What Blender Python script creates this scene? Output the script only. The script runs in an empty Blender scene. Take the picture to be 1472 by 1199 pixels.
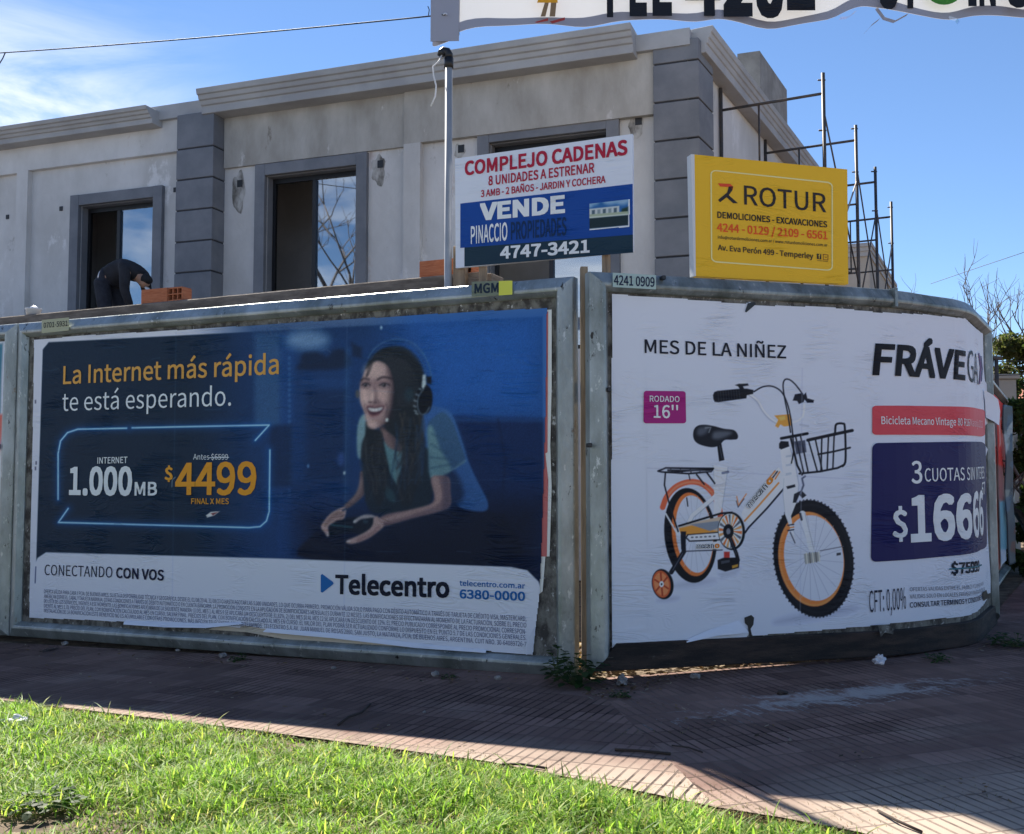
import bpy, bmesh, math, random, os
import numpy as np
from mathutils import Vector, Matrix, noise as mnoise
R = math.radians
S = bpy.context.scene
COL = S.collection
random.seed(7)
RNG = np.random.default_rng(11)

# ------------------------------------------------------------------ camera, sky, sun
FPX, HOR, CH = 1500.0, 690.0, 1.30            # focal length in photo pixels, horizon row, eye height
PITCH = math.atan((HOR - 599.5) / FPX)
cam = bpy.data.cameras.new("camera")
cam.sensor_width = 36.0
cam.lens = 36.0 * FPX / 1472.0
cam.clip_end = 3000.0
camo = bpy.data.objects.new("camera", cam)
COL.objects.link(camo)
camo.location = (0, 0, CH)
camo.rotation_euler = (math.pi / 2 + PITCH, 0, 0)
S.camera = camo

SUN_EL, SUN_AZ = 45.0, -23.5                  # azimuth from +Y, clockwise
w = bpy.data.worlds.new("World")
S.world = w
w.use_nodes = True
nt = w.node_tree
bg = nt.nodes["Background"]
sky = nt.nodes.new("ShaderNodeTexSky")
sky.sky_type = "NISHITA"
sky.sun_disc = False
sky.sun_elevation = R(SUN_EL)
sky.sun_rotation = R(SUN_AZ)
sky.altitude = 0
sky.air_density = 0.75
sky.dust_density = 0.0
sky.ozone_density = 4.0
hsv = nt.nodes.new("ShaderNodeHueSaturation")
hsv.inputs["Saturation"].default_value = 1.03
nt.links.new(sky.outputs[0], hsv.inputs["Color"])
# thin cirrus on the left of the sky
tc = nt.nodes.new("ShaderNodeTexCoord")
mp = nt.nodes.new("ShaderNodeMapping")
mp.inputs["Scale"].default_value = (2.2, 2.2, 7.0)
mp.inputs["Rotation"].default_value = (0.0, R(24), R(10))
nz = nt.nodes.new("ShaderNodeTexNoise")
nz.inputs["Scale"].default_value = 2.1
nz.inputs["Detail"].default_value = 9
nz.inputs["Roughness"].default_value = 0.6
nz.inputs["Distortion"].default_value = 0.5
nt.links.new(tc.outputs["Generated"], mp.inputs[0])
nt.links.new(mp.outputs[0], nz.inputs["Vector"])
rp = nt.nodes.new("ShaderNodeValToRGB")
rp.color_ramp.elements[0].position = 0.44
rp.color_ramp.elements[1].position = 0.66
nt.links.new(nz.outputs["Fac"], rp.inputs[0])
sx = nt.nodes.new("ShaderNodeSeparateXYZ")
nt.links.new(tc.outputs["Generated"], sx.inputs[0])
mr = nt.nodes.new("ShaderNodeMapRange")
mr.inputs["From Min"].default_value = -0.20
mr.inputs["From Max"].default_value = -0.44
mr.interpolation_type = "SMOOTHSTEP"
nt.links.new(sx.outputs[0], mr.inputs[0])
mz = nt.nodes.new("ShaderNodeMapRange")
mz.inputs["From Min"].default_value = 0.44
mz.inputs["From Max"].default_value = 0.30
mz.interpolation_type = "SMOOTHSTEP"
nt.links.new(sx.outputs[2], mz.inputs[0])
mu = nt.nodes.new("ShaderNodeMath"); mu.operation = "MULTIPLY"
nt.links.new(mr.outputs[0], mu.inputs[0]); nt.links.new(mz.outputs[0], mu.inputs[1])
ad = nt.nodes.new("ShaderNodeMath"); ad.operation = "MULTIPLY"
nt.links.new(rp.outputs[0], ad.inputs[0]); nt.links.new(mu.outputs[0], ad.inputs[1])
m2 = nt.nodes.new("ShaderNodeMath"); m2.operation = "MULTIPLY"; m2.inputs[1].default_value = 0.85
nt.links.new(ad.outputs[0], m2.inputs[0])
mixc = nt.nodes.new("ShaderNodeMix"); mixc.data_type = "RGBA"
nt.links.new(m2.outputs[0], mixc.inputs[0])
nt.links.new(hsv.outputs[0], mixc.inputs[6])
mixc.inputs[7].default_value = (7.2, 7.4, 7.8, 1)
nt.links.new(mixc.outputs[2], bg.inputs[0])
SKY_STRENGTH = 0.072
bg.inputs[1].default_value = SKY_STRENGTH
sun = bpy.data.lights.new("sun", "SUN")
sun.energy = 5.0
sun.angle = R(0.53)
sun.color = (1.0, 0.93, 0.82)
suno = bpy.data.objects.new("sun", sun)
COL.objects.link(suno)
SUNV = Vector((math.sin(R(SUN_AZ)) * math.cos(R(SUN_EL)), math.cos(R(SUN_AZ)) * math.cos(R(SUN_EL)), math.sin(R(SUN_EL))))
suno.rotation_euler = SUNV.to_track_quat("Z", "Y").to_euler()
suno.location = (0, 0, 30)
S.view_settings.view_transform = "Standard"
S.view_settings.look = "None"
S.view_settings.exposure = 1.3
S.view_settings.gamma = 1.0
S.render.engine = "CYCLES"
S.cycles.max_bounces = 8
S.cycles.transparent_max_bounces = 12
S.cycles.use_denoising = True

# ------------------------------------------------------------------ geometry helpers
def ray(u, v):
    a, b = u - 736.0, 599.5 - v
    c, s = math.cos(PITCH), math.sin(PITCH)
    return np.array([a, FPX * c - b * s, FPX * s + b * c]) / FPX

def at_y(u, v, y):
    d = ray(u, v); k = y / d[1]
    return Vector((d[0] * k, y, CH + d[2] * k))

def at_z(u, v, z):
    d = ray(u, v); k = (z - CH) / d[2]
    return Vector((d[0] * k, d[1] * k, z))

def G(x):
    """the pavement falls gently along the street from right to left"""
    x = np.clip(np.asarray(x, float), -9, 9)
    return np.where(x < 0.5, 0.016 * (x - 0.5), 0.02 * (x - 0.5))

def at_g(u, v):
    z = 0.0
    for _ in range(4): p = at_z(u, v, z); z = float(G(p.x))
    return Vector((p.x, p.y, z))

def project(P):
    c, s = math.cos(PITCH), math.sin(PITCH)
    x, y, z = P[..., 0], P[..., 1], P[..., 2] - CH
    dep = y * c + z * s
    up = -y * s + z * c
    return 736.0 + FPX * x / dep, 599.5 - FPX * up / dep

class Sheet:
    """an upright surface over a plan curve; (s, z, n) = along, up, towards the street"""
    def __init__(self, pts):
        self.p = np.array(pts, float)
        d = np.diff(self.p, axis=0)
        self.l = np.hypot(d[:, 0], d[:, 1])
        self.c = np.concatenate([[0], np.cumsum(self.l)])
        t = d / self.l[:, None]
        tv = np.vstack([t[:1], (t[:-1] + t[1:]) / 2, t[-1:]])
        tv /= np.linalg.norm(tv, axis=1)[:, None]
        self.nv = np.stack([tv[:, 1], -tv[:, 0]], 1)
        self.L = self.c[-1]
    def pt(self, s, z, n=0.0):
        s = np.asarray(s, float); z = np.asarray(z, float); n = np.asarray(n, float)
        s, z, n = np.broadcast_arrays(s, z, n)
        i = np.clip(np.searchsorted(self.c, s, side="right") - 1, 0, len(self.l) - 1)
        f = (s - self.c[i]) / self.l[i]
        fc = np.clip(f, 0, 1)
        P = self.p[i] * (1 - f)[..., None] + self.p[i + 1] * f[..., None]
        N = self.nv[i] * (1 - fc)[..., None] + self.nv[i + 1] * fc[..., None]
        P = P + N * n[..., None]
        return np.concatenate([P, z[..., None]], -1)
    def un(self, u, v, n=0.0):
        d = ray(u, v)
        P = self.p + self.nv * n
        best = None
        for i in range(len(self.l)):
            a, b = P[i], P[i + 1]
            e = b - a
            det = d[0] * (-e[1]) + e[0] * d[1]
            if abs(det) < 1e-12: continue
            k = (a[0] * (-e[1]) + e[0] * a[1]) / det
            f = (d[0] * a[1] - d[1] * a[0]) / det
            lo = -1e9 if i == 0 else -1e-6
            hi = 1e9 if i == len(self.l) - 1 else 1 + 1e-6
            if lo <= f <= hi and k > 0 and (best is None or k < best[0]):
                best = (k, self.c[i] + f * self.l[i])
        k, s = best
        return s, CH + d[2] * k

def lin(c):
    c = np.asarray(c, float) / 255.0
    return np.where(c <= 0.04045, c / 12.92, ((c + 0.055) / 1.055) ** 2.4)

LW = lin((206, 206, 226))                      # how white paper reads in the open shade of the photograph
def pig(c, k=0.86):
    """pigment that reads as display colour c in that shade"""
    return np.clip(lin(c) / LW * k, 0.003, 0.88)

def link(o, parent=None):
    COL.objects.link(o)
    if parent is not None: o.parent = parent
    return o

def mesh(name, V, F, m=None, parent=None, smooth=False, fm=None, uv=None, col=None):
    me = bpy.data.meshes.new(name)
    V = [tuple(map(float, v)) for v in V] if not isinstance(V, np.ndarray) else V
    me.from_pydata(V.tolist() if isinstance(V, np.ndarray) else V, [], F)
    ms = m if isinstance(m, (list, tuple)) else [m]
    for k in ms:
        if k: me.materials.append(k)
    if fm is not None: me.polygons.foreach_set("material_index", np.asarray(fm, np.int32))
    if smooth: me.polygons.foreach_set("use_smooth", np.ones(len(me.polygons), bool))
    if col is not None:
        a = me.color_attributes.new("tint", "FLOAT_COLOR", "POINT")
        c4 = np.ones((len(V), 4), np.float32); c4[:, :3] = col
        a.data.foreach_set("color", c4.ravel())
    if uv is not None:
        ul = me.uv_layers.new(name="plan")
        li = np.zeros(len(me.loops), np.int32); me.loops.foreach_get("vertex_index", li)
        ul.data.foreach_set("uv", np.asarray(uv, np.float32)[li].ravel())
    me.update()
    return link(bpy.data.objects.new(name, me), parent)

def empty(name, loc=(0, 0, 0), rz=0.0):
    o = bpy.data.objects.new(name, None)
    o.empty_display_size = 0.2
    o.location = loc; o.rotation_euler = (0, 0, rz)
    return link(o)

def tag(o, label=None, cat=None, group=None, kind=None):
    if label: o["label"] = label
    if cat: o["category"] = cat
    if group: o["group"] = group
    if kind: o["kind"] = kind
    return o

class MB:
    """collects shapes, then links them as ONE mesh object"""
    def __init__(self): self.V = []; self.F = []; self.M = []
    def add(self, V, F, mi=0):
        b = len(self.V)
        self.V += [tuple(map(float, v)) for v in V]
        self.F += [tuple(int(i) + b for i in f) for f in F]
        self.M += [mi] * len(F)
        return self
    def hexa(self, P, mi=0):                   # 8 corners: bottom loop then top loop
        return self.add(P, [(3, 2, 1, 0), (4, 5, 6, 7), (0, 1, 5, 4), (1, 2, 6, 5), (2, 3, 7, 6), (3, 0, 4, 7)], mi)
    def box(self, a, b, mi=0):
        x0, y0, z0 = a; x1, y1, z1 = b
        return self.hexa([(x0, y0, z0), (x1, y0, z0), (x1, y1, z0), (x0, y1, z0), (x0, y0, z1), (x1, y0, z1), (x1, y1, z1), (x0, y1, z1)], mi)
    def sbox(self, sh, s0, s1, z0, z1, n0, n1, mi=0):
        q = [sh.pt(s, z, n) for z in (z0, z1) for s, n in ((s0, n1), (s1, n1), (s1, n0), (s0, n0))]
        return self.hexa(q, mi)
    def tube(self, P, r, k=8, mi=0, cap=True):
        P = [Vector(p) for p in P]
        rs = r if isinstance(r, (list, tuple)) else [r] * len(P)
        V = []; F = []
        ref = None
        for i, p in enumerate(P):
            t = (P[min(i + 1, len(P) - 1)] - P[max(i - 1, 0)]).normalized()
            if ref is None:
                ref = Vector((0, 0, 1)) if abs(t.z) < 0.9 else Vector((1, 0, 0))
            a = (ref - t * ref.dot(t)).normalized(); ref = a
            b = t.cross(a)
            for j in range(k):
                th = 2 * math.pi * j / k
                V.append(p + (a * math.cos(th) + b * math.sin(th)) * rs[i])
        for i in range(len(P) - 1):
            for j in range(k):
                F.append((i * k + j, i * k + (j + 1) % k, (i + 1) * k + (j + 1) % k, (i + 1) * k + j))
        if cap:
            F.append(tuple(range(k - 1, -1, -1))); F.append(tuple((len(P) - 1) * k + j for j in range(k)))
        return self.add(V, F, mi)
    def build(self, name, m, parent=None, smooth=False, bevel=0.0, seg=1):
        o = mesh(name, self.V, self.F, m, parent, smooth, self.M)
        bm = bmesh.new(); bm.from_mesh(o.data)
        bmesh.ops.recalc_face_normals(bm, faces=bm.faces)
        bm.to_mesh(o.data); bm.free()
        if bevel:
            b = o.modifiers.new("b", "BEVEL"); b.width = bevel; b.segments = seg; b.limit_method = "ANGLE"; b.angle_limit = R(35)
        return o

# ------------------------------------------------------------------ materials
def mat(name, c, rough=0.8, metal=0.0, c2=None, scale=4.0, bump=0.0, bscale=60.0, stretch=(1, 1, 1), contrast=(0.38, 0.62), spec=None, spots=None):
    m = bpy.data.materials.new(name); m.use_nodes = True
    t = m.node_tree; b = t.nodes["Principled BSDF"]
    b.inputs["Roughness"].default_value = rough; b.inputs["Metallic"].default_value = metal
    if spec is not None: b.inputs["Specular IOR Level"].default_value = spec
    b.inputs["Base Color"].default_value = (*c, 1)
    if c2 is not None or bump or spots:
        tc = t.nodes.new("ShaderNodeTexCoord"); mp = t.nodes.new("ShaderNodeMapping")
        mp.inputs["Scale"].default_value = stretch
        t.links.new(tc.outputs["Object"], mp.inputs[0])
    out = None
    if c2 is not None:
        n = t.nodes.new("ShaderNodeTexNoise"); n.inputs["Scale"].default_value = scale; n.inputs["Detail"].default_value = 8; n.inputs["Roughness"].default_value = 0.62
        t.links.new(mp.outputs[0], n.inputs["Vector"])
        r = t.nodes.new("ShaderNodeValToRGB"); e = r.color_ramp.elements
        e[0].position, e[1].position = contrast; e[0].color = (*c, 1); e[1].color = (*c2, 1)
        t.links.new(n.outputs["Fac"], r.inputs[0]); out = r.outputs[0]
    if spots:                                   # (colour, noise scale, threshold)
        for (cs, ss, th) in spots:
            n = t.nodes.new("ShaderNodeTexNoise"); n.inputs["Scale"].default_value = ss; n.inputs["Detail"].default_value = 6; n.inputs["Roughness"].default_value = 0.7
            t.links.new(mp.outputs[0], n.inputs["Vector"])
            r = t.nodes.new("ShaderNodeMapRange"); r.inputs["From Min"].default_value = th; r.inputs["From Max"].default_value = th + 0.06
            t.links.new(n.outputs["Fac"], r.inputs[0])
            x = t.nodes.new("ShaderNodeMix"); x.data_type = "RGBA"
            t.links.new(r.outputs[0], x.inputs[0])
            if out is not None: t.links.new(out, x.inputs[6])
            else: x.inputs[6].default_value = (*c, 1)
            x.inputs[7].default_value = (*cs, 1); out = x.outputs[2]
    if out is not None: t.links.new(out, b.inputs["Base Color"])
    if bump:
        n = t.nodes.new("ShaderNodeTexNoise"); n.inputs["Scale"].default_value = bscale; n.inputs["Detail"].default_value = 6
        t.links.new(mp.outputs[0], n.inputs["Vector"])
        bp = t.nodes.new("ShaderNodeBump"); bp.inputs["Strength"].default_value = bump; bp.inputs["Distance"].default_value = 0.01
        t.links.new(n.outputs["Fac"], bp.inputs["Height"]); t.links.new(bp.outputs[0], b.inputs["Normal"])
    return m

def paper(name, c=None, attr=False, rough=0.55):
    """poster paper: fine long wrinkles as relief; colour from the printed colour attribute or flat ink"""
    m = bpy.data.materials.new(name); m.use_nodes = True
    t = m.node_tree; b = t.nodes["Principled BSDF"]
    b.inputs["Roughness"].default_value = rough; b.inputs["Specular IOR Level"].default_value = 0.25
    if attr:
        a = t.nodes.new("ShaderNodeVertexColor"); a.layer_name = "tint"
        t.links.new(a.outputs[0], b.inputs["Base Color"])
    else: b.inputs["Base Color"].default_value = (*c, 1)
    tc = t.nodes.new("ShaderNodeTexCoord"); mp = t.nodes.new("ShaderNodeMapping"); mp.inputs["Scale"].default_value = (0.8, 0.8, 4.2)
    t.links.new(tc.outputs["Object"], mp.inputs[0])
    n = t.nodes.new("ShaderNodeTexNoise"); n.inputs["Scale"].default_value = 2.0; n.inputs["Detail"].default_value = 2.5; n.inputs["Distortion"].default_value = 1.2
    t.links.new(mp.outputs[0], n.inputs["Vector"])
    mm = t.nodes.new("ShaderNodeMath"); mm.operation = "PINGPONG"; mm.inputs[1].default_value = 0.05   # creases
    t.links.new(n.outputs["Fac"], mm.inputs[0])
    n2 = t.nodes.new("ShaderNodeTexNoise"); n2.inputs["Scale"].default_value = 3.0; n2.inputs["Detail"].default_value = 3
    t.links.new(tc.outputs["Object"], n2.inputs["Vector"])
    r2 = t.nodes.new("ShaderNodeMapRange"); r2.inputs["From Min"].default_value = 0.45; r2.inputs["From Max"].default_value = 0.65
    t.links.new(n2.outputs["Fac"], r2.inputs[0])
    m3 = t.nodes.new("ShaderNodeMath"); m3.operation = "MULTIPLY"
    t.links.new(mm.outputs[0], m3.inputs[0]); t.links.new(r2.outputs[0], m3.inputs[1])
    bp = t.nodes.new("ShaderNodeBump"); bp.inputs["Strength"].default_value = 0.7; bp.inputs["Distance"].default_value = 0.12
    t.links.new(m3.outputs[0], bp.inputs["Height"]); t.links.new(bp.outputs[0], b.inputs["Normal"])
    return m

def glassmat(name, tint, refl=0.35):
    m = bpy.data.materials.new(name); m.use_nodes = True
    t = m.node_tree; t.nodes.clear()
    o = t.nodes.new("ShaderNodeOutputMaterial"); x = t.nodes.new("ShaderNodeMixShader"); g = t.nodes.new("ShaderNodeBsdfGlossy"); tr = t.nodes.new("ShaderNodeBsdfTransparent")
    g.inputs["Roughness"].default_value = 0.02; g.inputs["Color"].default_value = (0.9, 0.95, 1.0, 1); tr.inputs[0].default_value = (*tint, 1)
    x.inputs[0].default_value = refl
    t.links.new(tr.outputs[0], x.inputs[1]); t.links.new(g.outputs[0], x.inputs[2]); t.links.new(x.outputs[0], o.inputs[0])
    return m

def leafmat(name, attr=True, c=(0.06, 0.1, 0.02), tr=0.45):
    m = bpy.data.materials.new(name); m.use_nodes = True
    t = m.node_tree; t.nodes.clear()
    o = t.nodes.new("ShaderNodeOutputMaterial"); d = t.nodes.new("ShaderNodeBsdfPrincipled"); q = t.nodes.new("ShaderNodeBsdfTranslucent"); x = t.nodes.new("ShaderNodeMixShader")
    d.inputs["Roughness"].default_value = 0.55; d.inputs["Specular IOR Level"].default_value = 0.22
    x.inputs[0].default_value = tr
    if attr:
        a = t.nodes.new("ShaderNodeVertexColor"); a.layer_name = "tint"
        t.links.new(a.outputs[0], d.inputs["Base Color"])
        h = t.nodes.new("ShaderNodeMix"); h.data_type = "RGBA"; h.blend_type = "MULTIPLY"; h.inputs[0].default_value = 1.0
        h.inputs[7].default_value = (1.55, 1.65, 1.0, 1)
        t.links.new(a.outputs[0], h.inputs[6]); t.links.new(h.outputs[2], q.inputs[0])
    else:
        d.inputs["Base Color"].default_value = (*c, 1); q.inputs[0].default_value = (c[0] * 1.7, c[1] * 1.8, c[2], 1)
    t.links.new(d.outputs[0], x.inputs[1]); t.links.new(q.outputs[0], x.inputs[2]); t.links.new(x.outputs[0], o.inputs[0])
    return m

M = {}
M["galv"] = mat("galvanised", (0.19, 0.215, 0.20), 0.38, 0.45, (0.42, 0.465, 0.475), 4, 0.35, 45, (1, 1, 0.45), (0.32, 0.68),
                spots=[((0.52, 0.55, 0.54), 22, 0.60), ((0.03, 0.027, 0.022), 14, 0.62), ((0.20, 0.13, 0.08), 6, 0.66)])
M["galv_dark"] = mat("galvanised_weathered", (0.11, 0.13, 0.12), 0.42, 0.4, (0.34, 0.385, 0.39), 5, 0.4, 50, (1, 1, 0.45), (0.35, 0.65),
                     spots=[((0.5, 0.5, 0.46), 20, 0.62), ((0.025, 0.022, 0.018), 13, 0.63)])
M["rust_plank"] = mat("dark_wood", (0.014, 0.011, 0.010), 0.8, 0, (0.055, 0.036, 0.028), 3, 0.6, 40, (1, 1, 6), (0.4, 0.65), spots=[((0.10, 0.095, 0.085), 5, 0.64)])
M["wood"] = mat("raw_wood", (0.24, 0.17, 0.11), 0.8, 0, (0.36, 0.27, 0.18), 5, 0.4, 30, (8, 8, 0.7))
M["backing"] = mat("backing_board", (0.20, 0.195, 0.17), 0.8, 0, (0.05, 0.045, 0.04), 14, 0.5, 40, (1, 1, 0.7), (0.4, 0.6), spots=[((0.5, 0.5, 0.48), 26, 0.6)])
M["ledge"] = mat("weathered_board", (0.13, 0.105, 0.085), 0.9, 0, (0.24, 0.20, 0.165), 4, 0.5, 30, (1, 1, 4))
M["stucco"] = mat("plaster", (0.52, 0.51, 0.49), 0.92, 0, (0.66, 0.65, 0.635), 1.1, 0.5, 22, (1, 1, 0.6), (0.36, 0.62), spots=[((0.50, 0.41, 0.37), 0.55, 0.58), ((0.72, 0.71, 0.70), 1.4, 0.60), ((0.42, 0.405, 0.38), 2.1, 0.63), ((0.33, 0.32, 0.30), 7.0, 0.68)])
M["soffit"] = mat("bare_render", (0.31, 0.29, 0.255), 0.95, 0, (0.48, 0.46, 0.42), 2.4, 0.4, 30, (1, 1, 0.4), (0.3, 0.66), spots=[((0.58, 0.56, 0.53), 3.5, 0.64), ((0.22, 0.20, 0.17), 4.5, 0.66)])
M["cornice"] = mat("cornice_grey", (0.33, 0.33, 0.335), 0.85, 0, (0.41, 0.41, 0.41), 1.5, 0.12, 40)
M["trim"] = mat("grey_paint", (0.148, 0.160, 0.182), 0.8, 0, (0.20, 0.21, 0.230), 2.0, 0.15, 60)
M["groove"] = mat("groove_dark", (0.04, 0.042, 0.05), 0.9)
M["inside"] = mat("inside_plaster", (0.42, 0.40, 0.38), 0.95, 0, (0.52, 0.50, 0.48), 1.2)
M["concrete"] = mat("concrete", (0.22, 0.21, 0.195), 0.95, 0, (0.32, 0.31, 0.29), 2, 0.3, 30)
M["alu_black"] = mat("black_aluminium", (0.012, 0.013, 0.016), 0.4, 0.2)
M["glass"] = glassmat("window_glass", (0.45, 0.52, 0.55), 0.42)
M["scaf"] = mat("scaffold_steel", (0.055, 0.06, 0.065), 0.6, 0.3, (0.11, 0.085, 0.07), 8)
M["pvc"] = mat("grey_pipe", (0.33, 0.34, 0.35), 0.5, 0.2, (0.40, 0.41, 0.42), 3)
M["black"] = mat("black_plastic", (0.01, 0.01, 0.012), 0.4)
M["brick"] = mat("hollow_brick_clay", (0.42, 0.13, 0.055), 0.85, 0, (0.52, 0.19, 0.09), 12, 0.3, 90, (1, 1, 6))
M["brickhole"] = mat("brick_hole", (0.05, 0.015, 0.008), 0.9)
M["white"] = mat("white_plastic", (0.68, 0.69, 0.70), 0.5)
M["soil"] = mat("soil", (0.075, 0.05, 0.03), 0.95, 0, (0.19, 0.14, 0.09), 5, 0.8, 30, spots=[((0.30, 0.235, 0.16), 9, 0.6), ((0.05, 0.06, 0.02), 3, 0.62)])
M["leaf"] = leafmat("foliage_leaf")
M["grass"] = leafmat("grass_blade", tr=0.5)
M["bark"] = mat("bark", (0.10, 0.08, 0.065), 0.9, 0, (0.17, 0.14, 0.12), 10, 0.5, 40)
M["paper_print"] = paper("printed_paper", attr=True)
M["paper_white"] = paper("white_paper", tuple(pig((196, 200, 232))))
M["litter"] = mat("foil_litter", (0.55, 0.56, 0.60), 0.35, 0.2, (0.75, 0.76, 0.8), 14)
M["stick"] = mat("dry_stick", (0.05, 0.035, 0.028), 0.9)
M["stone"] = mat("rubble_stone", (0.20, 0.18, 0.16), 0.95, 0, (0.34, 0.32, 0.30), 8, 0.4, 30)
_ink = {}
def ink(c):
    c = tuple(c)
    if c not in _ink: _ink[c] = paper("ink", tuple(pig(c)))
    return _ink[c]

# ------------------------------------------------------------------ lettering
FONT = None
try:
    _fp = os.path.join(bpy.utils.system_resource("DATAFILES"), "fonts", "Noto Sans CJK Regular.woff2")
    if os.path.exists(_fp): FONT = bpy.data.fonts.load(_fp)
except Exception:
    FONT = None
_gc = {}
def glyphs(txt, bold=0.0, space=1.0):
    k = (txt, bold, space)
    if k in _gc: return _gc[k]
    cu = bpy.data.curves.new("t", "FONT"); cu.body = txt; cu.size = 1.0; cu.offset = bold; cu.space_character = space
    cu.resolution_u = 3
    if FONT: cu.font = FONT
    o = bpy.data.objects.new("t", cu); COL.objects.link(o)
    dg = bpy.context.evaluated_depsgraph_get(); dg.update()
    e = o.evaluated_get(dg); me = e.to_mesh()
    V = np.array([v.co[:2] for v in me.vertices]).reshape(-1, 2); F = [tuple(p.vertices) for p in me.polygons]
    e.to_mesh_clear(); bpy.data.objects.remove(o); bpy.data.curves.remove(cu)
    _gc[k] = (V, F); return V, F
CAP = float(glyphs("H")[0][:, 1].max())

class Lettering:
    """all the lettering of one printed surface, one mesh with one ink per colour"""
    def __init__(self, sh, n): self.sh = sh; self.n = n; self.V = []; self.F = []; self.M = []; self.inks = []
    def mi(self, c):
        c = tuple(c)
        if c not in self.inks: self.inks.append(c)
        return self.inks.index(c)
    def put(self, sz, F, c, lift=0.0, cut=None):
        if cut:
            bm = bmesh.new()
            vs = [bm.verts.new((p[0], p[1], 0)) for p in sz]
            for f in F:
                try: bm.faces.new([vs[i] for i in f])
                except ValueError: pass
            a, b = sz[:, 0].min(), sz[:, 0].max()
            x = a + cut
            while x < b:
                bmesh.ops.bisect_plane(bm, geom=bm.verts[:] + bm.edges[:] + bm.faces[:], plane_co=(x, 0, 0), plane_no=(1, 0, 0)); x += cut
            bm.verts.index_update()
            sz = np.array([v.co[:2] for v in bm.verts]); F = [tuple(v.index for v in f.verts) for f in bm.faces]; bm.free()
        b = len(self.V)
        self.V += self.sh.pt(sz[:, 0], sz[:, 1], self.n + lift).tolist()
        self.F += [tuple(i + b for i in f) for f in F]; self.M += [self.mi(c)] * len(F)
    def text(self, txt, p0, p1, h, c, bold=0.0, shear=0.0, rot=False, cut=None, lift=0.0, space=1.0):
        V0, F = glyphs(txt, 0.0, space)
        bold = max(bold, 0.0) * CAP * 1.38
        st = (-1, -0.5, 0, 0.5, 1) if bold > 0.02 * CAP else (-1, 0, 1)
        x0, x1 = V0[:, 0].min() - bold, V0[:, 0].max() + bold
        offs = [(0, 0)] + ([(bold * i, bold * j) for i in st for j in st if i or j] if bold > 0 else [])
        for i, o in enumerate(offs):
            self._imp(V0 + np.array(o), F, p0, p1, h, c, x0, x1, shear, rot, cut, lift + 0.00006 * i, bold)
    def _imp(self, V, F, p0, p1, h, c, x0, x1, shear, rot, cut, lift, bold):
        s0, z0 = self.sh.un(*p0, self.n); s1, z1 = self.sh.un(*p1, self.n)
        _, zt = self.sh.un(p0[0], p0[1] - h, self.n)
        hm = (zt - z0) / (CAP + 2 * bold)
        f = (V[:, 0] - x0) / (x1 - x0)
        y = (V[:, 1] + bold) * hm
        sz = np.stack([s0 + (s1 - s0) * f, z0 + (z1 - z0) * f], 1)
        if rot:
            t = np.array([s1 - s0, z1 - z0]); t /= np.linalg.norm(t)
            sz += y[:, None] * np.array([-t[1], t[0]]) + (y * shear)[:, None] * t
        else:
            sz[:, 1] += y; sz[:, 0] += y * shear
        self.put(sz, F, c, lift, cut)
    def poly(self, pts, c, lift=0.0, cut=None):
        sz = np.array([self.sh.un(u, v, self.n) for u, v in pts])
        from mathutils.geometry import tessellate_polygon
        F = tessellate_polygon([[Vector((p[0], p[1], 0)) for p in sz]])
        self.put(sz, [tuple(f) for f in F], c, lift, cut)
    def line(self, pts, wpx, c, lift=0.0, cut=None):
        for (a, b) in zip(pts[:-1], pts[1:]):
            a = np.array(a, float); b = np.array(b, float); d = b - a; L = np.linalg.norm(d)
            if L < 1e-6: continue
            q = np.array([-d[1], d[0]]) / L * wpx / 2; e = d / L * wpx * 0.3
            self.poly([a - q - e, b - q + e, b + q + e, a + q - e], c, lift, cut)
    def build(self, parent, name="lettering"):
        return mesh(name, self.V, self.F, [ink(c) for c in self.inks], parent, False, self.M)

def rrect(x0, y0, x1, y1, r, k=5, quad=None):
    P = []
    for cx, cy, a in ((x1 - r, y0 + r, -90), (x1 - r, y1 - r, 0), (x0 + r, y1 - r, 90), (x0 + r, y0 + r, 180)):
        for i in range(k + 1):
            t = R(a + 90 * i / k); P.append((cx + r * math.cos(t), cy + r * math.sin(t)))
    if quad:                                    # warp to a quad TL TR BR BL
        q = []
        for (x, y) in P:
            f, g = (x - x0) / (x1 - x0), (y - y0) / (y1 - y0)
            q.append(tuple((np.array(quad[0]) * (1 - f) + np.array(quad[1]) * f) * (1 - g) + (np.array(quad[3]) * (1 - f) + np.array(quad[2]) * f) * g))
        P = q
    return P

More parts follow.
